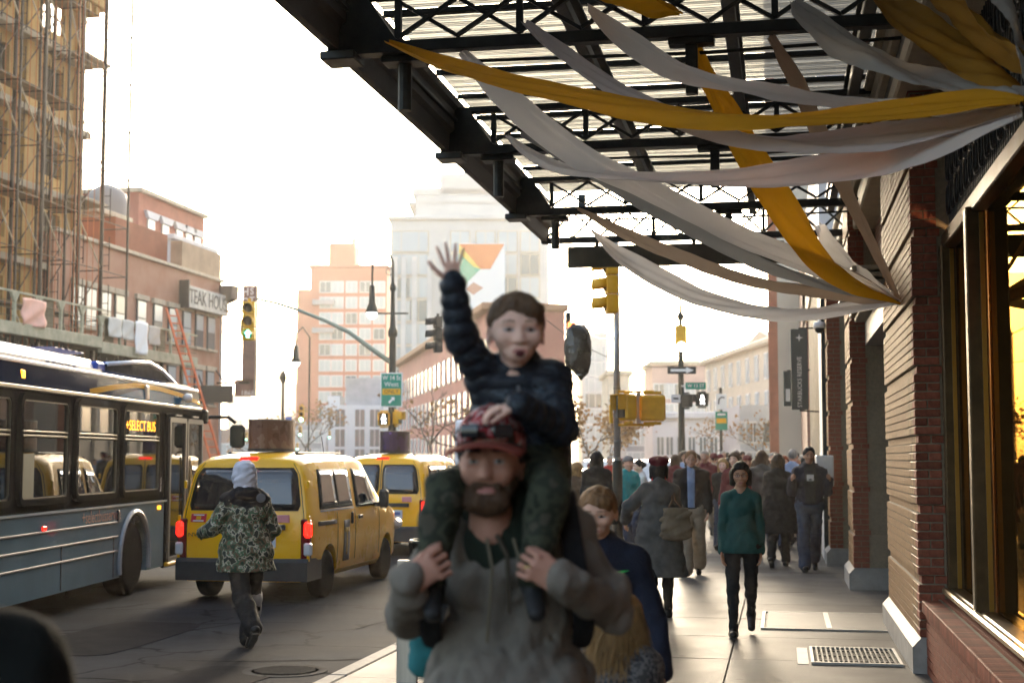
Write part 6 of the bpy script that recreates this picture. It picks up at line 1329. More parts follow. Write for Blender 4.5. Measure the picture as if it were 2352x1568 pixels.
def nets(f, lo, h):
    """surface nets: a smooth quad surface where f crosses zero"""
    n = np.array(f.shape); neg = f < 0
    cnt = np.zeros(n - 1, np.int8); cs = []
    for i in (0, 1):
        for j in (0, 1):
            for k in (0, 1): cnt += neg[i:n[0] - 1 + i, j:n[1] - 1 + j, k:n[2] - 1 + k]; cs.append((i, j, k))
    act = (cnt > 0) & (cnt < 8); C = np.argwhere(act); idx = np.full(n - 1, -1, np.int64); idx[act] = np.arange(len(C))
    acc = np.zeros((len(C), 3)); num = np.zeros(len(C))
    for a in cs:
        for ax in range(3):
            if a[ax]: continue
            b = list(a); b[ax] = 1; fa = f[C[:, 0] + a[0], C[:, 1] + a[1], C[:, 2] + a[2]]; fb_ = f[C[:, 0] + b[0], C[:, 1] + b[1], C[:, 2] + b[2]]
            m = (fa < 0) != (fb_ < 0); t = np.where(m, fa / np.where(m, fa - fb_, 1), 0); p = np.tile(np.array(a, float), (len(C), 1)); p[:, ax] += t; acc += p * m[:, None]; num += m
    V = lo + h * (C + acc / np.maximum(num, 1)[:, None]); F = []
    for ax in range(3):
        o = [1, 1, 1]; o[ax] = 0; e = [n[i] - 1 for i in range(3)]
        s0 = tuple(slice(o[i], e[i]) for i in range(3)); s1 = tuple(slice(o[i] + (1 if i == ax else 0), e[i] + (1 if i == ax else 0)) for i in range(3))
        A, B = neg[s0], neg[s1]; E_ = np.argwhere(A != B)
        if not len(E_): continue
        fl = A[E_[:, 0], E_[:, 1], E_[:, 2]]; E_ = E_ + np.array(o); u_, v_ = (ax + 1) % 3, (ax + 2) % 3
        def ci(du, dv): q = E_.copy(); q[:, u_] -= du; q[:, v_] -= dv; return idx[q[:, 0], q[:, 1], q[:, 2]]
        Q = np.stack([ci(1, 1), ci(0, 1), ci(0, 0), ci(1, 0)], 1); Q[~fl] = Q[~fl][:, ::-1]; F.append(Q)
    F = np.concatenate(F); F = F[(F >= 0).all(1)]
    return V, F
def xform(V, M): M = np.array(M); return V @ M[:3, :3].T + M[:3, 3]
# ---- heads (facing -y, eye line at z=0, head 0.235 tall)
HEADS = {}
def head_mesh(kind='m', h=.005):
    if (kind, h) in HEADS: return HEADS[(kind, h)]
    s = Sdf(h); fem = kind == 'f'; kid = kind == 'k'
    s.ell((0, .012, .035), (.074, .093, .086), .02); s.ell((0, -.02, -.01), (.066, .066, .075), .03)
    jw = .05 if fem or kid else .056; ch = -.098 if not kid else -.088
    s.cap((0, -.035, -.03), (0, -.05, ch + .02), .042, .03, .03, (1, 0, 0), jw / .042); s.ell((0, -.066, ch + .008), (.022, .018, .018), .025)
    s.cap((-.04, -.066, -.028), (.04, -.066, -.028), .022, .022, .02)
    s.cap((-.038, -.074, .021), (.038, -.074, .021), .0105, .0105, .015)
    s.cap((0, -.084, .005), (0, -.101 if not kid else -.095, -.036), .008, .0125 if not kid else .011, .012); s.ell((-.011, -.09, -.038), (.009, .009, .007), .008); s.ell((.011, -.09, -.038), (.009, .009, .007), .008)
    for x in (-.031, .031): s.ell((x, -.098, -.002), (.017, .016, .011), .012, 's'); s.ell((x, -.071, -.002), (.014, .014, .012), .004)
    s.cap((-.017, -.083, -.066), (.017, -.083, -.066), .0065, .0065, .008); s.cap((-.014, -.081, -.077), (.014, -.081, -.077), .0075, .0075, .008); s.cap((-.02, -.093, -.0712), (.02, -.093, -.0712), .003, .003, .006, op='s')
    for x in (-1, 1): s.ell((x * .077, .012, -.012), (.009, .022, .033), .008); s.ell((x * .084, .006, -.01), (.008, .012, .02), .006, 's')
    s.cap((0, .012, -.06), (0, .03, -.17), .05 if not (fem or kid) else .042, .056 if not (fem or kid) else .045, .03)
    V, F = s.build(); c = V[F].mean(1); m = np.zeros(len(F), int)
    front = c[:, 1] < -.06; ax = np.abs(c[:, 0])
    m[front & (((c[:, 0] / .0225) ** 2 + ((c[:, 2] + .0715) / (.0085 if not fem else .0095)) ** 2) < 1)] = 1
    m[front & (ax > .014) & (ax < .05) & (np.abs(c[:, 2] - .0215 - .004 * np.cos((ax - .03) * 60)) < (.0042 if not (kid or fem) else .0026) * (1.25 - (ax - .014) * 18))] = 2
    ke = 1.22 if kid else 1.; m[front & ((((ax - .031) / (.0135 * ke)) ** 2 + ((c[:, 2] + .0025) / (.0058 * ke)) ** 2) < 1)] = 5
    m[front & (np.hypot(ax - .031, c[:, 2] + .0018) < .0058 * ke)] = 3
    HEADS[(kind, h)] = (V, F, m); return V, F, m
HAIRC = {}
def hair_mesh(kind, h=.007):
    if (kind, h) in HAIRC: return HAIRC[(kind, h)]
    s = Sdf(h); k0 = kind
    g = {'short': .012, 'bun': .010, 'long': .016, 'bob': .018, 'mop': .022, 'beanie': .02, 'beret': .012, 'hood': .034, 'buzz': .006, 'boy': .009}.get(kind, .014)
    s.ell((0, .012, .036), (.074 + g, .093 + g, .086 + g), .02)
    if kind == 'bun': s.ell((0, .12, .03), (.035, .03, .035), .02)
    if kind == 'pony': s.cap((0, .11, .05), (0, .15, -.12), .03, .018, .03)
    if kind in ('long', 'bob'):
        z1 = -.26 if kind == 'long' else -.10; s.cap((0, .055, .0), (0, .075, z1), .05, .04, .05, (1, 0, 0), 1.7)
        for x in (-1, 1): s.cap((x * .075, .02, .02), (x * .085, .015, z1 + .02), .03, .024, .03); s.cap((x * .06, -.05, .06), (x * .082, -.02, -.05), .022, .02, .02)
    if kind == 'mop': s.ell((.02, -.05, .085), (.06, .05, .035), .03); s.ell((-.05, -.02, .07), (.04, .06, .05), .03)
    if kind == 'boy': s.ell((.028, -.058, .068), (.048, .028, .028), .02)
    if kind == 'beret': s.ell((.0, .03, .10), (.115, .12, .05), .03)
    if kind == 'hood': s.cap((0, .05, -.02), (0, .06, -.16), .085, .10, .06, (1, 0, 0), 1.15); s.ell((0, .06, .1), (.07, .08, .06), .05)
    zl_ = {'short': ([-.12, -.075, -.05, -.015, .02, .06, .12], [.062, .058, .03, -.004, -.02, -.07, -.075]), 'mop': ([-.12, -.075, -.05, -.015, .02, .06, .12], [.045, .042, .015, -.02, -.02, -.08, -.085]), 'buzz': ([-.12, -.075, -.05, -.015, .02, .06, .12], [.07, .06, .03, .01, -.02, -.06, -.065]),
           'beanie': ([-.12, 0, .12], [.045, .035, .02]), 'beret': ([-.12, 0, .12], [.05, .03, -.0])}.get(kind, ([-.12, -.075, -.05, -.02, .0, .02, .12], [.06, .056, .03, -.02, -.08, -.5, -.5]))
    if kind == 'boy': zl_ = ([-.12, -.075, -.05, -.015, .02, .06, .12], [.066, .06, .03, -.0, -.018, -.07, -.075])
    if kind in ('bun', 'pony'): zl_ = ([-.12, -.075, -.05, -.015, .02, .06, .12], [.064, .058, .03, -.002, -.02, -.08, -.09])
    if kind == 'hood': s.cut(lambda X, Y, Z: np.maximum(-.0 - Y - .0, -1) * 0 + (-(np.hypot(X / .066, (Z + .03) / .115) - 1) * .06 - np.maximum(0, Y + .02)))
    elif kind == 'boy': s.cut(lambda X, Y, Z: (np.interp(Y, *zl_) - (.034 * np.clip((X + .015) / .05, 0, 1) * np.clip((-.035 - Y) / .03, 0, 1)) + .004 * np.sin(X * 160) - Z) * .75)
    else: s.cut(lambda X, Y, Z: (np.interp(Y, *zl_) + (.02 * np.sin(X * 45 + 1) if k0 in ('short', 'mop') else 0) * (Y < -.03) - Z) * .75)
    if kind not in ('hood', 'beanie', 'beret'): s.fold(.0035, 95, 5)
    if kind == 'hood': s.fold(.008, 34, 7)
    HAIRC[(kind, h)] = s.build(); return HAIRC[(kind, h)]
HANDS = {}
def hand_mesh(curl=.35, spread=.0, h=.004, thumb=.5):
    """wrist at origin, fingers along -z, palm faces -y, thumb on +x"""
    key = (curl, spread, h, thumb)
    if key in HANDS: return HANDS[key]
    s = Sdf(h); s.cap((0, 0, .006), (0, 0, -.012), .021, .020, .015, (1, 0, 0), 1.25); s.cap((0, 0, -.02), (0, -.002, -.078), .0125, .011, .014, (1, 0, 0), 2.9)
    for i, (x, L) in enumerate(((.031, .070), (.0105, .079), (-.0105, .074), (-.030, .058))):
        p = np.array([x, -.002, -.082]); a = curl * .8; sx = spread * (x / .031); r = .0087 if i < 3 else .0076
        for j, fr_ in enumerate((.45, .3, .25)):
            d = np.array([math.sin(sx), -math.sin(a) * math.cos(sx), -math.cos(a) * math.cos(sx)]); q = p + d * L * fr_ * 1.1; s.cap(p, q, r * (1 - .08 * j), r * (.92 - .1 * j), .005); p = q; a += curl * 1.15
    p = np.array([.026, -.004, -.022]); a = .75 - .25 * (1 - thumb)
    for j, (L, r) in enumerate(((.042, .0125), (.034, .010), (.028, .0085))):
        d = np.array([math.sin(a) * thumb + .1, -.25 - curl * .35 * j, -math.cos(a)]); d /= np.linalg.norm(d); q = p + d * L; s.cap(p, q, r, r * .88, .008); p = q; a -= .15 + curl * .2
    HANDS[key] = s.build(); return HANDS[key]
def frame(zdir, yhint):
    """matrix whose -z runs along zdir and whose -y is near yhint"""
    z = -np.array(zdir, float); z /= np.linalg.norm(z); y = -np.array(yhint, float); y -= z * (y @ z); y /= np.linalg.norm(y); x = np.cross(y, z); return np.stack([x, y, z], 1)
def place_hand(wr, d, palm, side, sc=1., curl=.35, spread=0., thumb=.5, h=.004):
    V, F = hand_mesh(curl, spread, h, thumb); V = V.copy(); F = F.copy()
    if side < 0: V[:, 0] *= -1; F = F[:, ::-1]
    return (V * sc) @ frame(d, palm).T + np.array(wr), F
SKIN = {}
def skin(tone):
    if tone not in SKIN:
        c = {'light': (.58, .35, .25), 'pale': (.68, .44, .34), 'tan': (.38, .20, .125), 'brown': (.20, .10, .06), 'ruddy': (.42, .22, .155)}[tone]
        m = mat('skin_' + tone, c, .5, var=.10, vs=14, bump=.05, bs=120); b = m.node_tree.nodes['Principled BSDF']; b.inputs['Subsurface Weight'].default_value = .15; b.inputs['Subsurface Radius'].default_value = (.02, .008, .004); b.inputs['Subsurface Scale'].default_value = .3
        SKIN[tone] = m
    return SKIN[tone]
def lip(tone): return mat('lip_' + tone, {'light': (.40, .16, .13), 'pale': (.48, .2, .17), 'tan': (.28, .11, .085), 'brown': (.14, .06, .05), 'ruddy': (.30, .12, .10)}[tone], .4)
EYED = mat('eye_dark', (.03, .022, .018), .15)
def hairm(c): 
    col = {'brown': (.06, .032, .016), 'dark': (.014, .011, .009), 'black': (.008, .007, .007), 'blond': (.30, .175, .065), 'red': (.22, .05, .018), 'grey': (.22, .2, .18), 'sandy': (.20, .105, .045), 'chestnut': (.10, .058, .03)}[c]
    return mat('hair_' + c, col, .62, var=.45, vs=30, bump=.8, bs=55, stretch=(1, 1, .22), detail=4)
def fab(name, col, var=.18, rough=.9, sheen=.0): return mat('cloth_' + name, col, rough, var=var, vs=7, bump=.35, bs=130, sheen=sheen)
LEATH = mat('black_leather', (.014, .013, .012), .35, bump=.1, bs=40)
def skeleton(H, aL=.3, kL=.1, aR=-.3, kR=.45, bL=-.25, eL=.3, bR=.25, eR=.3, oL=.10, oR=.10, lean=.03, wide=1.):
    """joint positions; the figure faces -y, L is on -x"""
    s = H / 1.75; J = {}; fw_ = np.array([0, -1, 0.]); zz = np.array([0, 0, 1.]); feet = []
    hz_ = .92 * s
    for sd_, x, a, k in (('L', -.092, aL, kL), ('R', .092, aR, kR)):
        hp = np.array([x * s, 0, hz_]); kn = hp + .43 * s * (math.sin(a) * fw_ - math.cos(a) * zz); b = a - k; an = kn + .42 * s * (math.sin(b) * fw_ - math.cos(b) * zz)
        pt = max(-.75, min(.35, (b + .05) * (1.2 if b < 0 else .8))); fd = math.cos(pt) * fw_ + math.sin(pt) * zz; fu = np.cross(np.array([1., 0, 0]), fd); fu = fu if fu[2] > 0 else -fu
        J['hp' + sd_], J['kn' + sd_], J['an' + sd_], J['fd' + sd_], J['fu' + sd_] = hp, kn, an, fd, fu
        feet += [(an - fu * .085 * s - fd * .06 * s)[2], (an - fu * .085 * s + fd * .17 * s)[2]]
    dz_ = -min(feet); ln = np.array([0, -lean, 0])
    for k in list(J):
        if k[:2] in ('hp', 'kn', 'an'): J[k] = J[k] + zz * dz_
    z0 = dz_
    J['pel'] = np.array([0, .0, .95 * s + z0]); J['wst'] = np.array([0, -.3 * lean, 1.10 * s + z0]); J['chs'] = np.array([0, -.7 * lean, 1.30 * s + z0]); J['nek'] = np.array([0, .01 - lean, 1.475 * s + z0]); J['hed'] = np.array([0, -.02 - lean * 1.3, 1.632 * s + z0])
    for sd_, x, b, e, o in (('L', -1, bL, eL, oL), ('R', 1, bR, eR, oR)):
        sh = np.array([x * .165 * s * wide, .005 - lean * .8, 1.395 * s + z0]); el = sh + .29 * s * (math.sin(b) * fw_ * math.cos(o) - math.cos(b) * zz * math.cos(o) + np.array([x * math.sin(o), 0, 0])); c = b + e; wr = el + .25 * s * (math.sin(c) * fw_ - math.cos(c) * zz + np.array([x * math.sin(o) * .2, 0, 0])); J['sh' + sd_], J['el' + sd_], J['wr' + sd_] = sh, el, wr
    J['s'] = s; J['u'] = np.array([1., 0, 0]); return J
def torso(S, J, i=0., build=1., arms=True, lower=True):
    s = J['s'] * build; u = J['u']; fm = J.get('fem', 0.)
    S.cap(J['wst'], J['chs'], .090 * s + i, .105 * s + i, .06, u, 1.40 - .14 * fm); S.cap(J['chs'], (J['nek'] + J['chs']) / 2 + np.array([0, 0, .0 * s]), .103 * s + i, .07 * s + i, .05, u, 1.42 - .12 * fm)
    S.cap(J['shL'], J['shR'], .050 * s + i, .050 * s + i, .04)
    for d in 'LR': S.cap(J['nek'] + np.array([0, .012, .0]), J['sh' + d] * .9 + J['nek'] * .1, .052 * s + i * .7, .045 * s + i * .8, .035)
    if lower: S.cap(J['pel'], J['wst'], .115 * s + i, .095 * s + i, .06, u, 1.40)
    if arms:
        for d in 'LR': S.cap(J['sh' + d], J['el' + d], .050 * s + i, .041 * s + i, .02); S.cap(J['el' + d], J['wr' + d], .041 * s + i * .9, .029 * s + i * .85, .015)
def legs(S, J, i=0., flare=0., build=1., wide=0.):
    s = J['s'] * build
    S.cap(J['hpL'], J['hpR'], .11 * s + i, .11 * s + i, .05)
    for d in 'LR':
        S.cap(J['hp' + d], J['kn' + d], .086 * s + i, .058 * s + i + wide * .6, .03); m = J['kn' + d] * .68 + J['an' + d] * .32 + np.array([0, .012 * s, 0]); S.cap(J['kn' + d], m, .056 * s + i + wide * .6, .054 * s + i + wide, .03); S.cap(m, J['an' + d], .053 * s + i + wide, .037 * s + i + flare + wide, .03)
def join(parts):
    V = []; F = []; M = []; k = 0
    for v, f, m in parts: V.append(v); F.append(f + k); M.append(np.full(len(f), m) if np.isscalar(m) else m); k += len(v)
    return np.concatenate(V), np.concatenate(F), np.concatenate(M)
def person(label, loc, rz, H=1.7, J=None, tone='light', sex='m', hair='short', hairc='brown', top=None, bottom=None, coat=None, shoes=LEATH, pose={}, res=.012, headscale=1., hyaw=0., hpitch=0., hands=None, group=None, build=1., hat=None, gloves=None, shoe_style='shoe', topnoise=.006, collar=None, scarf=None, wide=.012, flare=.02, hood_down=None, hh=.006, hemz=None, coatfl=.10, shirt=None, eyes=False, vest=None, name='person', hair_res=.008, topinf=.016):
    t = thing(name, label, 'person', loc, rz, group); J = J or skeleton(H, **dict(dict(wide=.9 if sex == 'f' else 1.), **pose)); s = J['s']; parts = []; J['fem'] = 1. if sex == 'f' else 0.
    S = Sdf(res); torso(S, J, 0., build); legs(S, J, 0., build=build); S.cap(J['nek'], J['nek'] * .4 + J['hed'] * .6, .055 * s, .05 * s, .04)
    v, f = S.build(); parts.append((v, f, 0))
    hk = 'k' if sex in ('k', 'g') else sex; V, F, m = head_mesh(hk, hh); hs = (H / 1.75) ** .45 * headscale if H > 1.4 else headscale
    HM = np.array((Matrix.Translation(Vector(J['hed'])) @ Matrix.Rotation(hyaw, 4, 'Z') @ Matrix.Rotation(hpitch, 4, 'X') @ Matrix.Scale(hs, 4) @ (Matrix.Diagonal((1.07, 1.03, .94, 1)) if hk == 'k' else Matrix())))
    parts.append((xform(V, HM), F, m))
    hands = hands or {}
    for d, sd_ in (('L', -1), ('R', 1)):
        hp = dict(dict(curl=.4, spread=.02, thumb=.45, palm=(-sd_, 0, 0), dir=None), **hands.get(d, {})); dr_ = hp['dir'] if hp['dir'] is not None else J['wr' + d] - J['el' + d]
        # thumb points forward: palm towards the thigh
        v, f = place_hand(J['wr' + d], dr_, hp['palm'], hp.get('flip', -sd_ if True else 1), s ** .8 if H > 1.4 else s * 1.04, hp['curl'], hp['spread'], hp['thumb'], .005 if res > .009 else .004); parts.append((v, f, 4 if gloves else 0))
    v, f, m = join(parts); mats = [skin(tone), lip(tone), hairm(hairc), EYED, gloves or skin(tone), mat('eye_white', (.30, .26, .24), .3)]
    body = put('body', mesh('body', v, f, mats, True, m), t)
    def child(nm, S_, m_, par=t):
        v, f = S_.build(); return put(nm, mesh(nm, v, f, m_, True), par)
    if False:
        for x in (-.031, .031):
            e = MB().lathe([(.0005, -.0115), (.0058, -.0102), (.0075, -.009), (.0105, -.005), (.0115, 0), (.010, .006), (.004, .0110)], 14, axis='y').build('eye', [mat('eye_white', (.34, .31, .29), .2), EYED], t, smooth=True)
            ms = [1 if len(p.vertices) > 4 or abs(np.mean([e.data.vertices[q].co.y for q in p.vertices]) + .0108) < .0012 else 0 for p in e.data.polygons]; e.data.polygons.foreach_set('material_index', ms); e.matrix_local = Matrix(HM.tolist()) @ Matrix.Translation((x, -.0725, -.002))
    if hair:
        v, f = hair_mesh(hair, hair_res); put({'beanie': 'knit_hat', 'beret': 'beret', 'hood': 'hood'}.get(hair, 'hair'), mesh('hair', xform(v, HM), f, hat if hair in ('beanie', 'beret', 'hood') else hairm(hairc), True), t)
        if hair in ('beret', 'beanie'): v, f = hair_mesh('bob' if sex == 'f' else 'buzz', .01); put('hair', mesh('hair', xform(v * np.array([.95, .95, .95]), HM), f, hairm(hairc), True), t)
    if bottom:
        S = Sdf(res); legs(S, J, .010, flare, build, wide); S.cap(J['pel'], J['wst'], .118 * s * build, .10 * s * build, .05, J['u'], 1.40); S.fold(.004, 26, 3).fold(.0025, 70, 4)
        za = min(J['anL'][2], J['anR'][2]); child('trousers', S, bottom)
    for d in 'LR':   # shoes
        an, fd, fu = J['an' + d], J['fd' + d], J['fu' + d]; S = Sdf(min(res, .009)); sl = an - fu * .055 * s
        S.cap(sl - fd * .045 * s, sl + fd * .165 * s, .044 * s, .034 * s, .03, np.cross(fd, fu), 1.12); S.cap(an, an - fu * .045 * s - fd * .02 * s, .043 * s, .04 * s, .03)
        if shoe_style == 'boot': S.cap(an, an + (J['kn' + d] - an) * .5, .05 * s, .06 * s, .03)
        p0 = sl - fu * .030 * s; S.cut(lambda X, Y, Z, p0=p0, fu=fu: -((X - p0[0]) * fu[0] + (Y - p0[1]) * fu[1] + (Z - p0[2]) * fu[2]))
        sh_ = child('shoe', S, shoes)
        if shoe_style != 'bare': S2 = Sdf(.008); S2.cap(sl - fd * .04 * s - fu * .034 * s, sl + fd * .155 * s - fu * .034 * s, .0135 * s, .0125 * s, .01, np.cross(fd, fu), 2.9); child('sole', S2, mat('sole_grey', (.05, .05, .05), .6), sh_)
    if shirt: S = Sdf(res); torso(S, J, .006, build, arms=False); child('shirt', S, shirt)
    if top:
        S = Sdf(res); torso(S, J, topinf, build)
        if hemz: S.cap(J['hpL'] * .9 + J['hpR'] * .1, J['hpR'] * .9 + J['hpL'] * .1, .118 * s * build + topinf, .118 * s * build + topinf, .06); S.cap(J['pel'], J['pel'] - np.array([0, 0, .2 * s]), .125 * s * build + topinf, .125 * s * build + topinf, .04, J['u'], 1.45)
        hz_ = J['pel'][2] - (.02 * s if hemz is None else hemz)
        S.fold(topnoise, 22, 11).fold(topnoise * .5, 60, 12); S.cut(lambda X, Y, Z: np.where((np.abs(X - J['pel'][0]) < .205 * s) | (Z < J['wrL'][2] - .05 if hemz and J['wrL'][2] < J['wst'][2] else False), hz_ - Z, -1)); o_ = child('top', S, top)
        if collar: S = Sdf(.008); S.cap(J['nek'] + np.array([0, 0, -.01]), J['nek'] + (J['hed'] - J['nek']) * .26, .078 * s, .074 * s, .02, J['u'], 1.1); child('collar', S, collar, o_)
    if coat:
        S = Sdf(res); torso(S, J, .026, build); hem = J['pel'][2] - (hemz if hemz is not None else .42 * s); pe = np.array([J['pel'][0], J['pel'][1], hem])
        S.cap(J['wst'], pe, .135 * s * build, (.145 + coatfl * .6) * s * build, .05, J['u'], 1.45); S.cap(J['hpL'], J['hpR'], .135 * s * build, .135 * s * build, .05); S.fold(.006, 20, 21).fold(.004, 48, 22); S.cut(lambda X, Y, Z: np.where(np.hypot(X - J['pel'][0], Y - J['pel'][1]) < .33 * s, hem - Z, -1)); S.cut(lambda X, Y, Z: np.where(Z < J['elL'][2] - .3 * s, hem - Z, -1))
        o_ = child('coat', S, coat)
        if collar: S = Sdf(.008); S.cap(J['nek'] + np.array([0, .01, -.02]), J['nek'] + (J['hed'] - J['nek']) * .3, .088 * s, .08 * s, .02, J['u'], 1.15); child('collar', S, collar, o_)
    if scarf: S = Sdf(.009); S.cap(J['nek'] + np.array([0, 0, .01]), J['nek'] + (J['hed'] - J['nek']) * .32, .085 * s, .075 * s, .02, J['u'], 1.12); S.fold(.006, 50, 5); child('scarf', S, scarf)
    if hood_down: S = Sdf(.01); S.ell(J['nek'] + np.array([0, .085, -.0]) * s, np.array([.13, .07, .08]) * s, .04); S.cap(J['nek'] + np.array([-.09, .03, -.02]) * s, J['nek'] + np.array([.09, .03, -.02]) * s, .05 * s, .05 * s, .04); S.fold(.006, 40, 6); child('hood', S, hood_down)
    t['J'] = 0
    return t, J, HM
# ================================================================== the people
BLACKC = fab('black', (.012, .012, .013)); NAVY = fab('navy', (.018, .022, .038)); DGREY = fab('dark_grey', (.05, .05, .052)); CHAR = fab('charcoal_wool', (.075, .073, .07), .3); KHAKI = fab('khaki', (.30, .25, .19)); JEAN = fab('denim', (.035, .05, .085), .35); TEAL = fab('teal_knit', (.012, .062, .06)); MAROON = fab('maroon', (.10, .012, .018)); OLIVE = fab('olive', (.07, .065, .04)); BEIGE = fab('beige', (.35, .29, .22)); WHITEC = fab('white_cloth', (.62, .61, .6)); REDC = fab('red_cloth', (.35, .025, .02)); BLUEC = fab('shirt_blue', (.22, .28, .42)); TURQ = fab('turquoise', (.02, .30, .33)); BROWNC = fab('brown_cloth', (.10, .06, .035)); FLEECE = fab('grey_fleece', (.165, .148, .122), .22); GREYJ = fab('mid_grey', (.16, .16, .165))
CAMO = ramp_mat('camouflage', [(0, (.03, .05, .028)), (.40, (.14, .085, .05)), (.46, (.07, .13, .07)), (.515, (.42, .37, .28)), (.57, (.03, .035, .026))], 17, .75)
def front_panel(nm, J, par, m, inf, build, hw):
    S = Sdf(.008); torso(S, J, inf, build, arms=False); S.cut(lambda X, Y, Z: np.maximum(np.abs(X) - hw * (1 - .25 * (J['nek'][2] - Z)), Y + .03)); S.cut(lambda X, Y, Z: J['pel'][2] - Z); v, f = S.build(); return put(nm, mesh(nm, v, f, m, True), par)
def person_at(label, px, py, z=0., **k):
    c = gz(px, py, z); rz_ = k.pop('rz', 0.); return person(label, (c[0], c[1], z), rz_, **k)
# --- someone in camouflage crossing behind the cab
camo, J, HM = person_at('person in a grey hood and camouflage padded jacket walking across the road', 562, 1492, ROADZ, rz=math.pi + .7, H=1.70, hair='hood', hat=fab('hood_grey', (.58, .56, .6)), top=None, bottom=BLACKC, coat=CAMO, hemz=.20, coatfl=.05, pose=dict(aL=.22, kL=.06, aR=-.38, kR=.5, bL=.0, eL=1.2, bR=.1, eR=1.3, oL=.42, oR=.55, lean=.06), shoe_style='boot', gloves=None, tone='brown', hood_down=BLACKC, wide=.016, res=.010, build=1.12)
s = J['s']; S = Sdf(.010); S.cap(J['shL'] + np.array([0, 0, .02]), J['shR'] + np.array([0, 0, .02]), .085, .085, .04); S.cap(J['chs'] + np.array([0, 0, .06]), J['nek'], .135, .11, .05, (1, 0, 0), 1.3); S.fold(.006, 30, 9); v, f = S.build(); put('yoke', mesh('yoke', v, f, BLACKC, True), camo)
MB().lathe([(.045, 0), (.045, .006), (.03, .01)], 16, axis='y').build('round_badge', GREYJ, camo, loc=tuple(J['nek'] + np.array([-.10, .155, -.03])))
S = Sdf(.008); S.cap(J['knL'] * .95 + J['anL'] * .05, J['knL'] * .55 + J['anL'] * .45, .102, .094, .02); S.fold(.004, 40, 2); v, f = S.build(); put('knee_panel', mesh('knee_panel', v, f, WHITEC, True), camo)
# --- woman in teal
wt, J, HM = person_at('woman in a teal long sleeved top and black leggings walking on the sidewalk', 1706, 1462, 0., rz=.03, H=1.58, sex='f', hair='bob', hairc='dark', tone='tan', top=TEAL, bottom=BLACKC, topinf=.010, hemz=.10, wide=-.004, flare=0., pose=dict(aL=.20, kL=.12, aR=-.22, kR=.55, bL=.08, eL=.12, bR=-.12, eR=.2, oL=.16, oR=.14, lean=.0), res=.009, hh=.005, eyes=True, build=.92, headscale=1.0, topnoise=.004)
gl = MB()
for x in (-.031, .031): gl.tube([(x + .021 * math.cos(a), -.093, -.002 + .015 * math.sin(a)) for a in np.linspace(0, 2 * math.pi, 13)], .0018, 5, cap=False)
gl.bar((-.01, -.094, .002), (.01, -.094, .002), .003, .003).bar((.052, -.092, .002), (.078, .0, .004), .003, .003).bar((-.052, -.092, .002), (-.078, .0, .004), .003, .003); g = gl.build('glasses', BLK, wt); g.matrix_local = Matrix(HM.tolist())
# --- woman in a long coat with a beret, seen from behind
wc, J, HM = person_at('woman in a long charcoal coat and maroon beret carrying a tan shoulder bag', 1516, 1420, 0., rz=math.pi + .1, H=1.62, sex='f', hair='beret', hat=MAROON, hairc='dark', coat=CHAR, hemz=.46, coatfl=.09, bottom=BLACKC, wide=-.006, flare=0., scarf=REDC, pose=dict(aL=.2, kL=.1, aR=-.3, kR=.35, bL=.12, eL=.2, bR=.5, eR=.4, oL=.15, oR=.75), res=.011, build=1.08)
bgw, bz = J['shL'], J
hb = thing('shoulder_bag', 'tan canvas shoulder bag hanging at the side of the charcoal coat', 'bag', tuple(wc.location), wc.rotation_euler.z)
S = Sdf(.01); c_ = np.array([-.17, .17, J['pel'][2] + .10]); S.cap(c_ + np.array([0, 0, .13]), c_ + np.array([0, .01, -.13]), .045, .058, .03, (1, 0, 0), 2.9); S.cut(lambda X, Y, Z: Z - c_[2] - .15); S.fold(.007, 25, 3); v, f = S.build(); put('bag', mesh('bag', v, f, fab('bag_tan', (.16, .12, .08), .3), True), hb)
for dx in (-.06, .08): MB().tube([tuple(c_ + np.array([dx, 0, .14])), tuple(c_ * .4 + (J['shL'] + np.array([dx * .4, .09, .05])) * .6), tuple(J['shL'] + np.array([.01, .01, .085])), tuple(J['shL'] + np.array([.0, -.09, -.02]))], .010, 6).build('strap', BROWNC, hb)
# --- man in a dark jacket and khakis
mk, J, HM = person_at('man in an open black jacket, blue shirt and khaki trousers walking towards us', 1590, 1322, 0., rz=.05, H=1.72, hair='short', hairc='sandy', tone='light', top=BLACKC, topinf=.03, bottom=KHAKI, shirt=BLUEC, pose=dict(aL=.28, kL=.12, aR=-.25, kR=.3, bL=-.2, eL=.25, bR=.2, eR=.35, oL=.18, oR=.2), res=.012, build=1.12, wide=.03, flare=.03, eyes=True)
front_panel('shirt_front', J, mk, BLUEC, .047, 1.12, .055)
# --- man at the right, hands at his straps
mr2, J, HM = person_at('man in a dark jacket over a printed tee holding his straps with both hands', 1862, 1312, 0., rz=.08, H=1.78, hair='short', hairc='black', tone='tan', top=NAVY, bottom=JEAN, pose=dict(aL=.22, kL=.1, aR=-.25, kR=.35, bL=-.05, eL=2.35, bR=-.05, eR=2.35, oL=.3, oR=.3), hands={'L': dict(curl=1.2, palm=(1, -.3, 0)), 'R': dict(curl=1.2, palm=(-1, -.3, 0))}, res=.012, topinf=.03, eyes=True, hood_down=NAVY, wide=.02)
front_panel('tee', J, mr2, mat('tee_navy', (.02, .025, .03), .8), .046, 1.0, .085); MB().box((0, -.182, J['chs'][2] + .02), (.10, .004, .09), ch=.001).build('print', WHITEC, mr2)
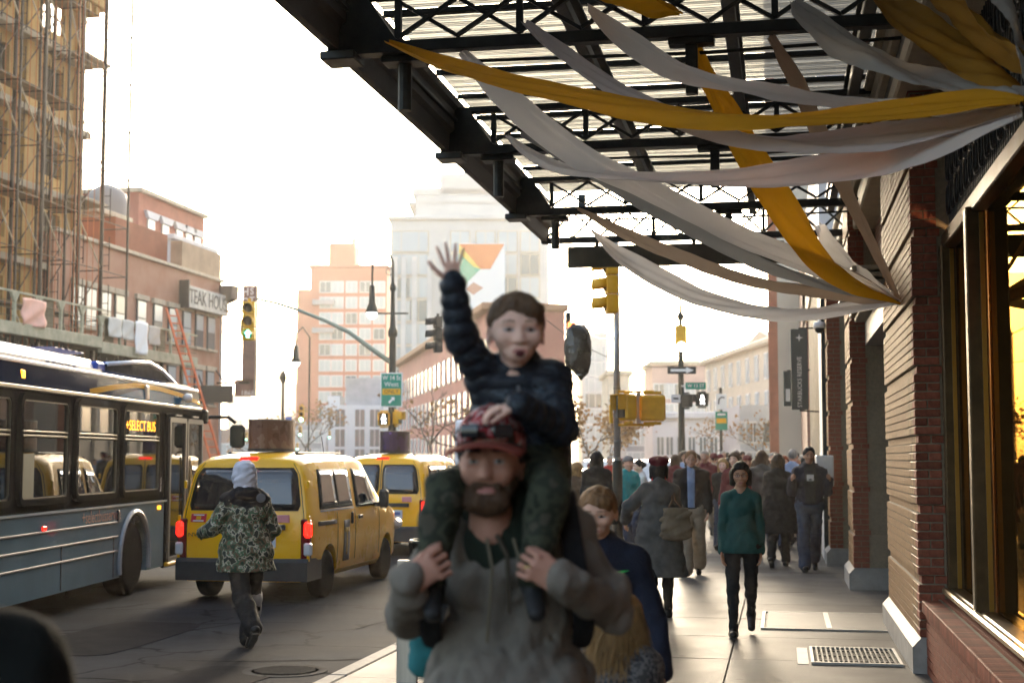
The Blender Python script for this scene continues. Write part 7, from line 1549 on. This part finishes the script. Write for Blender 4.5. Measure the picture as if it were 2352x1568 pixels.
# --- woman in a black coat from behind, redhead and blond beyond
person_at('woman with long dark hair in a black calf length coat walking away', 1790, 1302, 0., rz=math.pi - .1, H=1.66, sex='f', hair='long', hairc='brown', coat=BLACKC, hemz=.42, bottom=BLACKC, wide=-.004, pose=dict(aL=.2, kL=.1, aR=-.2, kR=.3, oL=.2, oR=.2), res=.012, build=1.1)
person_at('red haired woman in a dark coat smiling among the crowd', 1803, 1255, 0., rz=.1, H=1.64, sex='f', hair='long', hairc='red', tone='pale', coat=DGREY, hemz=.3, bottom=BLACKC, res=.013, pose=dict(aL=-.2, kL=.3, aR=.2, kR=.1)); person_at('laughing blond woman in a black jacket among the crowd', 1664, 1262, 0., rz=-.15, H=1.62, sex='f', hair='long', hairc='blond', tone='pale', top=BLACKC, bottom=JEAN, res=.013, topinf=.03)
# --- people left of the crossing
person_at('woman with very long dark hair in a black coat beside the signal pole', 1372, 1300, 0., rz=math.pi + .2, H=1.74, sex='f', hair='long', hairc='dark', coat=BLACKC, hemz=.3, bottom=JEAN, res=.012, build=1.08)
person_at('blond haired woman in a brown coat standing by the kerb', 1322, 1290, 0., rz=math.pi - .4, H=1.56, sex='f', hair='long', hairc='blond', coat=BROWNC, hemz=.3, bottom=BLACKC, res=.013)
person_at('person in a turquoise jacket and jeans behind the signal pole', 1440, 1275, 0., rz=.8, H=1.66, hair='beanie', hat=GREYJ, tone='light', top=TURQ, bottom=JEAN, topinf=.035, res=.013)
person_at('woman with dark hair tied up in a pale top looking sideways', 1476, 1268, 0., rz=-1.2, H=1.6, sex='f', hair='bun', hairc='dark', tone='pale', top=WHITEC, bottom=JEAN, res=.012); 
# --- the crowd: a few figures dressed and turned differently
cg = [('m', 'short', 'top', 'brown'), ('m', 'beanie', 'top', 'dark'), ('f', 'long', 'coat', 'brown'), ('f', 'bob', 'coat', 'dark'), ('m', 'mop', 'coat', 'black'), ('m', 'buzz', 'top', 'grey'), ('f', 'pony', 'top', 'blond')]
rg = np.random.default_rng(21); protos = []
CW = [('black', BLACKC), ('navy', NAVY), ('charcoal', CHAR), ('olive', OLIVE), ('maroon', MAROON), ('brown', BROWNC), ('grey', GREYJ), ('beige', BEIGE), ('dark blue denim', JEAN), ('white', WHITEC), ('red', REDC), ('pale blue', BLUEC)]
for i, (sx, hr, gm, hc) in enumerate(cg):
    kw = dict(sex=sx, hair=hr, hairc=hc, tone=['light', 'tan', 'pale', 'brown', 'tan', 'ruddy', 'pale'][i], bottom=[JEAN, BLACKC, BLACKC, JEAN, DGREY, KHAKI, JEAN][i], res=.018, hh=.008, hair_res=.011, H=1.68 if sx == 'f' else 1.76, hat=MAROON if hr == 'beanie' else None)
    kw['top' if gm == 'top' else 'coat'] = BLACKC
    if gm == 'top': kw['topinf'] = .032
    else: kw['hemz'] = .32
    a = .3 if i % 2 else -.25; kw['pose'] = dict(aL=a, kL=.1 if a > 0 else .4, aR=-a, kR=.4 if a > 0 else .1, bL=-a * .8, bR=a * .8, oL=.15, oR=.15)
    p_, J, HM = person('x', (0, 0, 0), 0., **kw); protos.append((p_, sx, hr, gm, hc))
spots = []
for (px, yy) in ((1552, 30), (1575, 33), (1620, 27.5), (1640, 31), (1690, 29), (1715, 26), (1735, 31), (1750, 24.5), (1760, 34), (1830, 29), (1850, 26), (1700, 36), (1610, 38), (1660, 40), (1720, 42), (1780, 38), (1800, 44), (1820, 36), (1545, 40), (1590, 45), (1630, 48), (1670, 50), (1705, 52), (1740, 48), (1765, 55), (1790, 52), (1850, 40), (1530, 48), (1560, 55), (1600, 58), (1650, 62), (1690, 66), (1730, 62), (1770, 68), (1810, 60), (1835, 50), (1500, 52), (1460, 46), (1430, 40), (1400, 38), (1355, 36), (1690, 24), (1600, 25.5), (1820, 24.5), (1655, 33.5), (1745, 37), (1565, 36), (1585, 28.5), (1672, 27), (1728, 34), (1775, 30), (1842, 33), (1860, 30), (1640, 44), (1685, 46), (1715, 57), (1755, 60), (1620, 66), (1570, 62), (1540, 66), (1800, 66), (1828, 44)): spots.append((px, yy))
HN = {'short': 'short', 'beanie': 'hatted', 'long': 'long', 'bob': 'bobbed', 'mop': 'shaggy', 'buzz': 'cropped', 'pony': 'tied back'}
used_first = [False] * len(protos); labs = {}
for q, (px, yy) in enumerate(spots):
    i = int(rg.integers(0, len(protos))); p_, sx, hr, gm, hc = protos[i]; cn_, cm = CW[int(min(11, rg.integers(0, 16) if rg.random() < .6 else rg.integers(0, 6)))] ; bm_ = [JEAN, BLACKC, DGREY, KHAKI, BEIGE][int(rg.integers(0, 5))]
    away = rg.random() < .35; o = copy_tree(p_) if used_first[i] else p_; used_first[i] = True
    c = gy(px, 1050, yy); sc_ = rg.uniform(.93, 1.05); o.location = (c[0], c[1], 0 if c[0] > -3.4 and c[1] < 53 else ROADZ + .0); o.rotation_euler = (0, 0, (math.pi if away else 0) + rg.uniform(-.4, .4)); o.scale = (sc_,) * 3
    for ch in o.children:
        nm = ch.name.split('.')[0]
        if nm in ('top', 'coat', 'trousers') and ch.material_slots: ch.material_slots[0].link = 'OBJECT'; ch.material_slots[0].material = bm_ if nm == 'trousers' else cm
    lab = '%s %s in a %s %s %s' % (('%s haired' % ({'blond': 'blond', 'grey': 'grey', 'brown': 'brown', 'dark': 'dark', 'black': 'black'}[hc])) if hr != 'beanie' else 'maroon hatted', 'woman' if sx == 'f' else 'man', cn_, 'jacket' if gm == 'top' else 'coat', 'walking away in the crowd' if away else 'coming forward in the crowd')
    o['label'] = lab; o['group'] = 'people in the crowd: ' + lab
# ================================================================== man with the boy on his shoulders
DM = 3.9
mroot = gd(1170, 1050, DM); mroot = (float(mroot[0]), float(mroot[1]), 0.)
Mi = (Matrix.Translation(mroot) @ Matrix.Rotation(YAW, 4, 'Z')).inverted()
def lp_(px, py, d): return np.array(Mi @ Vector(gd(px, py, d)))
J = skeleton(1.78, aL=.12, kL=.1, aR=-.12, kR=.25)
J.update(hed=lp_(1126, 1062, 3.80), nek=lp_(1150, 1178, 3.90), chs=lp_(1165, 1290, 3.90), wst=lp_(1168, 1470, 3.93), shL=lp_(1040, 1215, 3.92), shR=lp_(1295, 1210, 3.95), elL=lp_(940, 1415, 3.88), wrL=lp_(936, 1338, 3.63), elR=lp_(1402, 1400, 3.93), wrR=lp_(1290, 1336, 3.63))
man, _, HM = person('man in a red patterned cap and grey fleece carrying the boy on his shoulders', mroot, YAW, H=1.78, J=J, tone='ruddy', sex='m', hair='short', hairc='dark', top=FLEECE, topinf=.015, bottom=DGREY, res=.008, hh=.0032, eyes=True, hyaw=-.10, hpitch=-.06, build=1.06, topnoise=.010, headscale=1.06, hands={'L': dict(curl=.95, spread=.06, thumb=.25, palm=(0, 1, 0), dir=np.array([.85, -.08, .5]), flip=-1), 'R': dict(curl=.95, spread=.06, thumb=.25, palm=(0, 1, 0), dir=np.array([-.88, -.08, .45]), flip=1)}, hemz=.14)
# beard
S = Sdf(.004); S.cap((-.052, -.03, -.05), (-.03, -.07, -.10), .022, .024, .02); S.cap((.052, -.03, -.05), (.03, -.07, -.10), .022, .024, .02); S.cap((-.03, -.064, -.098), (.03, -.064, -.098), .025, .025, .02); S.cap((0, -.066, -.10), (0, -.056, -.118), .026, .02, .02); S.cap((-.03, -.080, -.061), (.03, -.080, -.061), .0105, .0105, .012)
S.ell((0, -.098, -.0725), (.017, .02, .0052), .005, 's'); S.fold(.003, 140, 3); v, f = S.build(); put('beard', mesh('beard', xform(v, HM), f, hairm('brown'), True), man)
# collar band and zip
S = Sdf(.007); S.cap(J['nek'] + np.array([0, -.045, -.075]), J['nek'] + np.array([0, -.02, -.01]), .098, .092, .03, (1, 0, 0), 1.15); S.cap(J['nek'] + np.array([0, -.02, -.02]), J['nek'] * .62 + J['hed'] * .38 + np.array([0, .01, -.015]), .092, .074, .02, (1, 0, 0), 1.1); S.fold(.004, 40, 8); v, f = S.build(); put('neck_warmer', mesh('neck_warmer', v, f, mat('neck_dark_green', (.018, .026, .018), .9), True), man)
MB().tube([tuple(J['nek'] + np.array([-.01, -.155, -.05])), tuple(J['chs'] + np.array([0, -.175, .03])), tuple(J['chs'] + np.array([0.005, -.17, -.12]))], .006, 6).build('zip', mat('zip_brown', (.06, .05, .035), .5), man)
for dx in (-.035, .035): MB().tube([tuple(J['nek'] + np.array([dx, -.15, -.06])), tuple(J['chs'] + np.array([dx * 1.1, -.185, 0])), tuple(J['chs'] + np.array([dx * 1.5, -.17, -.16 + dx]))], .0045, 5).build('drawcord', mat('cord_olive', (.14, .12, .08), .8), man)
ri = MB().tube([(.0105 * math.cos(a), .0105 * math.sin(a), 0) for a in np.linspace(0, 2 * math.pi, 17)], .0025, 6, cap=False).build('ring', mat('gold_ring', (.7, .5, .18), .2, metal=1.), man, loc=tuple(lp_(1212, 1302, 3.585)))
# cap with brim and sunglasses
CAPM = ramp_mat('cap_pattern', [(0, (.05, .02, .018)), (.40, (.32, .03, .035)), (.50, (.45, .40, .38)), (.56, (.30, .03, .03)), (.64, (.08, .03, .03))], 26, .8); BRIM = fab('cap_brim', (.16, .035, .022))
cp = thing('baseball_cap', 'red and white patterned baseball cap worn by the bearded man', 'cap', mroot, YAW)
S = Sdf(.005); S.ell((0, .012, .052), (.088, .104, .092), .02); S.cut(lambda X, Y, Z: (.036 - .02 * np.clip(Y / .1, -1, 1) - Z)); v, f = S.build(); put('crown', mesh('crown', xform(v, HM), f, CAPM, True), cp)
g = [[(x * .098 * math.sqrt(max(.0, 1 - (t * .42) ** 2)), -.085 - t * .085, .046 - .018 * t - .022 * x * x) for x in np.linspace(-1, 1, 15)] for t in np.linspace(0, 1, 8)]
g = [[tuple(xform(np.array([q]), HM)[0]) for q in row] for row in g]; solid(MB().grid(g).build('brim', BRIM, cp, smooth=True), .006)
MB().lathe([(.012, 0), (.010, .006), (.002, .008)], 10).build('button', BRIM, cp, loc=tuple(xform(np.array([[0, .012, .143]]), HM)[0]))
sgl = thing('sunglasses', 'dark sunglasses resting on the front of the patterned cap', 'sunglasses', mroot, YAW)
S = Sdf(.004); 
for x in (-1, 1): S.cap((x * .02, -.108, .072), (x * .062, -.088, .072), .0045, .0045, .006, (0, 0, 1), 4.2)
v, f = S.build(); put('lenses', mesh('lenses', xform(v, HM), f, mat('sunglass_lens', (.012, .014, .016), .06, coat=1.), True), sgl)
fr_ = MB().bar((-.02, -.113, .082), (.02, -.113, .082), .006, .006)
fr_.build('bridge', BLK, sgl).matrix_local = Matrix(HM.tolist())
for x in (-1, 1): MB().tube([(x * .066, -.086, .078), (x * .092, -.02, .07), (x * .096, .05, .06)], .003, 5).build('temple', BLK, sgl).matrix_local = Matrix(HM.tolist())
# rucksack straps and pack
pk = thing('rucksack', 'black rucksack on the back of the man in grey fleece', 'rucksack', mroot, YAW)
S = Sdf(.012); S.cap(J['chs'] + np.array([-.09, .22, .05]), J['wst'] + np.array([-.09, .22, 0]), .10, .11, .05); S.cap(J['chs'] + np.array([.09, .22, .05]), J['wst'] + np.array([.09, .22, 0]), .10, .11, .05); v, f = S.build(); put('pack', mesh('pack', v, f, BLACKC, True), pk)
for x in (-1, 1):
    g = []
    for p in (J['chs'] + np.array([x * .15, .14, .16]), J['chs'] + np.array([x * .158, .02, .215]), J['chs'] + np.array([x * .16, -.12, .14]), J['chs'] + np.array([x * .185, -.165, -.02]), J['chs'] + np.array([x * .21, -.13, -.16]), J['chs'] + np.array([x * .20, .04, -.24])): g.append([tuple(p + np.array([-.03, 0, 0])), tuple(p), tuple(p + np.array([.03, 0, 0]))])
    o = MB().grid(g).build('strap', BLACKC, pk, smooth=True); solid(o, .012); md = o.modifiers.new('ss', 'SUBSURF'); md.levels = 2; md.render_levels = 2
# --- the boy
Jb = skeleton(1.08); s_ = .64
Jb.update(s=s_, pel=lp_(1198, 1062, 4.0), wst=lp_(1198, 1000, 4.02), chs=lp_(1196, 925, 4.02), nek=lp_(1190, 848, 4.0), hed=lp_(1186, 760, 3.96), shL=lp_(1118, 872, 4.0), shR=lp_(1268, 876, 4.0), elL=lp_(1058, 772, 3.93), wrL=lp_(1040, 652, 3.9), elR=lp_(1288, 985, 3.88), wrR=lp_(1192, 930, 3.72), hpL=lp_(1150, 1075, 3.96), hpR=lp_(1238, 1075, 3.96), knL=lp_(1022, 1128, 3.74), knR=lp_(1262, 1122, 3.72), anL=lp_(988, 1318, 3.70), anR=lp_(1222, 1318, 3.69))
for d in 'LR': Jb['fd' + d] = np.array([.1, -.75, -.65]) / np.linalg.norm([.1, -.75, -.65]); Jb['fu' + d] = np.array([.0, -.65, .75]) / np.linalg.norm([0, -.65, .75])
PUF = ramp_mat('boy_puffer', [(0, (.010, .013, .018)), (.44, (.018, .022, .030)), (.54, (.014, .018, .022)), (.60, (.04, .055, .07)), (.66, (.012, .012, .015))], 18, .42, stretch=(1, 1, 2.4), bump=.2); CAMOB = ramp_mat('boy_camouflage', [(0, (.018, .022, .014)), (.42, (.045, .05, .032)), (.52, (.025, .03, .02)), (.6, (.06, .055, .04))], 14, .85)
boy, _, HB = person('small boy in a dark puffer jacket waving from the shoulders of the man', mroot, YAW, H=1.08, J=Jb, tone='pale', sex='k', hair='boy', hairc='chestnut', top=None, bottom=CAMOB, res=.007, hh=.003, hair_res=.005, eyes=True, headscale=.91, hyaw=.12, hpitch=.02, wide=.003, flare=.004, build=1.0, shoes=mat('boy_shoe', (.02, .02, .02), .5), hands={'L': dict(curl=.06, spread=.36, thumb=1.15, palm=(.15, -1, 0), dir=np.array([-.06, -.05, 1.]), flip=1), 'R': dict(curl=.38, spread=.15, thumb=.5, palm=(-.1, .25, -1), dir=np.array([-1, -.05, -.12]), flip=-1)})
# quilted jacket: torso and sleeves with stitched channels
S = Sdf(.006); torso(S, Jb, .020, 1.06); S.cap(Jb['nek'] + np.array([0, 0, -.01]), Jb['nek'] * .72 + Jb['hed'] * .28, .062, .055, .02); hz2 = Jb['pel'][2] - .01
S.cut(lambda X, Y, Z: np.where(np.abs(X - Jb['pel'][0]) < .16, hz2 - Z, -1)); S.cut(lambda X, Y, Z: np.where(Z < Jb['pel'][2] + .3, -.001 * 0 - 1, -1))
S.it.append(('e', np.array([0, 0, 50.]), np.array([.01, .01, .01]), .01, 's', None))
V_, F_ = S.build()
def quilt(V, F):
    # push the surface in along stitch lines running round the body and sleeves
    me = mesh('q', V, F, PUF, True); nn = np.zeros((len(V), 3)); me.vertices.foreach_get('normal', nn.ravel() if False else (tmp := np.zeros(len(V) * 3))); nn = tmp.reshape(-1, 3); 
    segs = [('t', Jb['pel'], Jb['nek']), ('a', Jb['shL'], Jb['elL']), ('b', Jb['elL'], Jb['wrL']), ('c', Jb['shR'], Jb['elR']), ('d', Jb['elR'], Jb['wrR'])]
    best = np.full(len(V), 1e9); coord = np.zeros(len(V))
    for nm, a, b in segs:
        ba = b - a; L = np.linalg.norm(ba); t = ((V - a) @ ba) / L; tc = np.clip(t, 0, L); d = np.linalg.norm(V - a - tc[:, None] * ba / L, axis=1) - (.06 if nm == 't' else 0); m = d < best; best[m] = d[m]; coord[m] = t[m]
    ph_ = (coord / .042) % 1.; dep = .009 * (np.abs(np.sin(math.pi * ph_)) ** .5 - .75)
    bpy.data.meshes.remove(me); return V + nn * dep[:, None]
V_ = quilt(V_, F_); V_ = V_ + .002 * np.stack([sines(V_.T, 60, 31), sines(V_.T, 60, 32), sines(V_.T, 60, 33)], 1)
put('puffer_jacket', mesh('puffer_jacket', V_, F_, PUF, True), boy); MB().tube([tuple(Jb['nek'] + np.array([0, -.075, -.05])), tuple(Jb['chs'] + np.array([0, -.11, 0])), tuple(Jb['wst'] + np.array([0, -.10, 0]))], .005, 5).build('zip', GREYJ, boy)
S = Sdf(.0035); S.ell((0, -.0835, -.0775), (.0165, .0105, .0125), .004); v, f = S.build(); put('open_mouth', mesh('open_mouth', xform(v, HB), f, mat('mouth_dark', (.10, .025, .025), .5), True), boy)
# teal carrier bag hanging behind the elbow of the man
tb_ = thing('teal_bag', 'teal carrier bag hanging behind the elbow of the bearded man', 'bag', tuple(gd(1022, 1480, 4.15)), YAW)
S = Sdf(.01); S.cap((-.06, 0, .06), (-.065, 0, -.05), .03, .04, .02); S.cap((.06, 0, .06), (.065, 0, -.05), .03, .04, .02); S.cap((-.06, 0, -.04), (.06, 0, -.04), .035, .035, .03); S.cap((-.05, 0, .05), (.05, 0, .05), .03, .03, .03); S.fold(.006, 40, 3); v, f = S.build(); put('bag', mesh('bag', v, f, fab('bag_teal', (.03, .16, .17)), True), tb_)
for dx in (-.04, .04): MB().tube([(dx, -.02, .09), (dx * .6 - .02, -.10, .2), (-.05, -.24, .23)], .008, 5).build('handle', BLACKC, tb_)
# --- schoolboy in a navy hoodie, girl with long fair hair
c = gd(1368, 1050, 5.9); hby, Jh, HH = person('boy in a navy hooded top walking behind the man', (c[0], c[1], 0), YAW + .1, H=1.50, sex='k', hair='boy', hairc='sandy', tone='light', top=NAVY, topinf=.03, bottom=DGREY, res=.010, hh=.005, hair_res=.006, eyes=True, hyaw=-.35, hpitch=.16, hood_down=NAVY, pose=dict(aL=.2, kL=.1, aR=-.2, kR=.3, oL=.25, oR=.3), headscale=.95)
MB().prism([(-.035, 0), (-.01, .008), (.035, .01), (0, -.002), (.028, -.008)], -.002, .002, 'y').build('green_flash', mat('green_flash', (.05, .5, .1), .6), hby, loc=tuple(Jh['chs'] + np.array([.07, -.165, .05])))
c = gd(1408, 1050, 5.0); girl, Jg, HG = person('girl with long loose fair hair beside the man', (c[0], c[1], 0), YAW + math.pi - .5, H=1.15, sex='g', hair='short', hairc='blond', tone='pale', top=ramp_mat('patterned_knit', [(0, (.05, .05, .055)), (.46, (.16, .155, .15)), (.56, (.07, .07, .07))], 45, .85), topinf=.03, bottom=DGREY, res=.010, hh=.006, headscale=.88)
st_ = MB(); rg2 = np.random.default_rng(5)
for k in range(3200):   # loose locks
    a = rg2.uniform(-2.3, 2.3); p0 = np.array([.085 * math.sin(a), .03 + .08 * math.cos(a), rg2.uniform(-.02, .085)]); L = rg2.uniform(.16, .42); out = np.array([math.sin(a) * .015, math.cos(a) * .03, 0]); j = rg2.normal(0, .010, 3); p1 = p0 + out * .8 + np.array([0, 0, -L * .5]) + j; p2 = p0 + out * .9 + np.array([0, 0, -L]) + j * 2.2; w = .0011
    q = [p0, p1, p2]; st_.add([tuple(q[0] + np.array([-w, 0, 0])), tuple(q[0] + np.array([w, 0, 0])), tuple(q[1] + np.array([w, 0, 0])), tuple(q[1] - np.array([w, 0, 0])), tuple(q[2] + np.array([w * .4, 0, 0])), tuple(q[2] - np.array([w * .4, 0, 0]))], [(0, 1, 2, 3), (3, 2, 4, 5)])
ls = st_.build('loose_hair', hairm('blond'), girl); ls['kind'] = 'stuff'; ls.matrix_local = Matrix(HG.tolist())
# --- blurred shoulder of a passer-by close to us on the left
c = gd(-168, 1050, 2.15); person('passer by with long brown hair in a dark green coat close to the kerb side', (c[0], c[1], 0), YAW + .25, H=1.62, sex='f', hair='long', hairc='brown', tone='light', coat=fab('dark_green_coat', (.005, .007, .006)), hemz=.4, bottom=BLACKC, res=.012, build=1.15, pose=dict(oL=.2, oR=.25, aL=.1, kL=.1, aR=-.1, kR=.1))
HAZE = 0.00045
# ================================================================== hazy air
hz_m = bpy.data.materials.new('haze'); hz_m.use_nodes = True; n_ = hz_m.node_tree.nodes; n_.clear()
ho = n_.new('ShaderNodeOutputMaterial'); pv = n_.new('ShaderNodeVolumePrincipled'); pv.inputs['Color'].default_value = (.98, .93, .84, 1); pv.inputs['Density'].default_value = HAZE; pv.inputs['Anisotropy'].default_value = .6
hz_m.node_tree.links.new(pv.outputs[0], ho.inputs['Volume'])
hz = MB().box((-60, 330, 34), (1100, 860, 70)).build('haze', hz_m); tag(hz, kind='stuff')
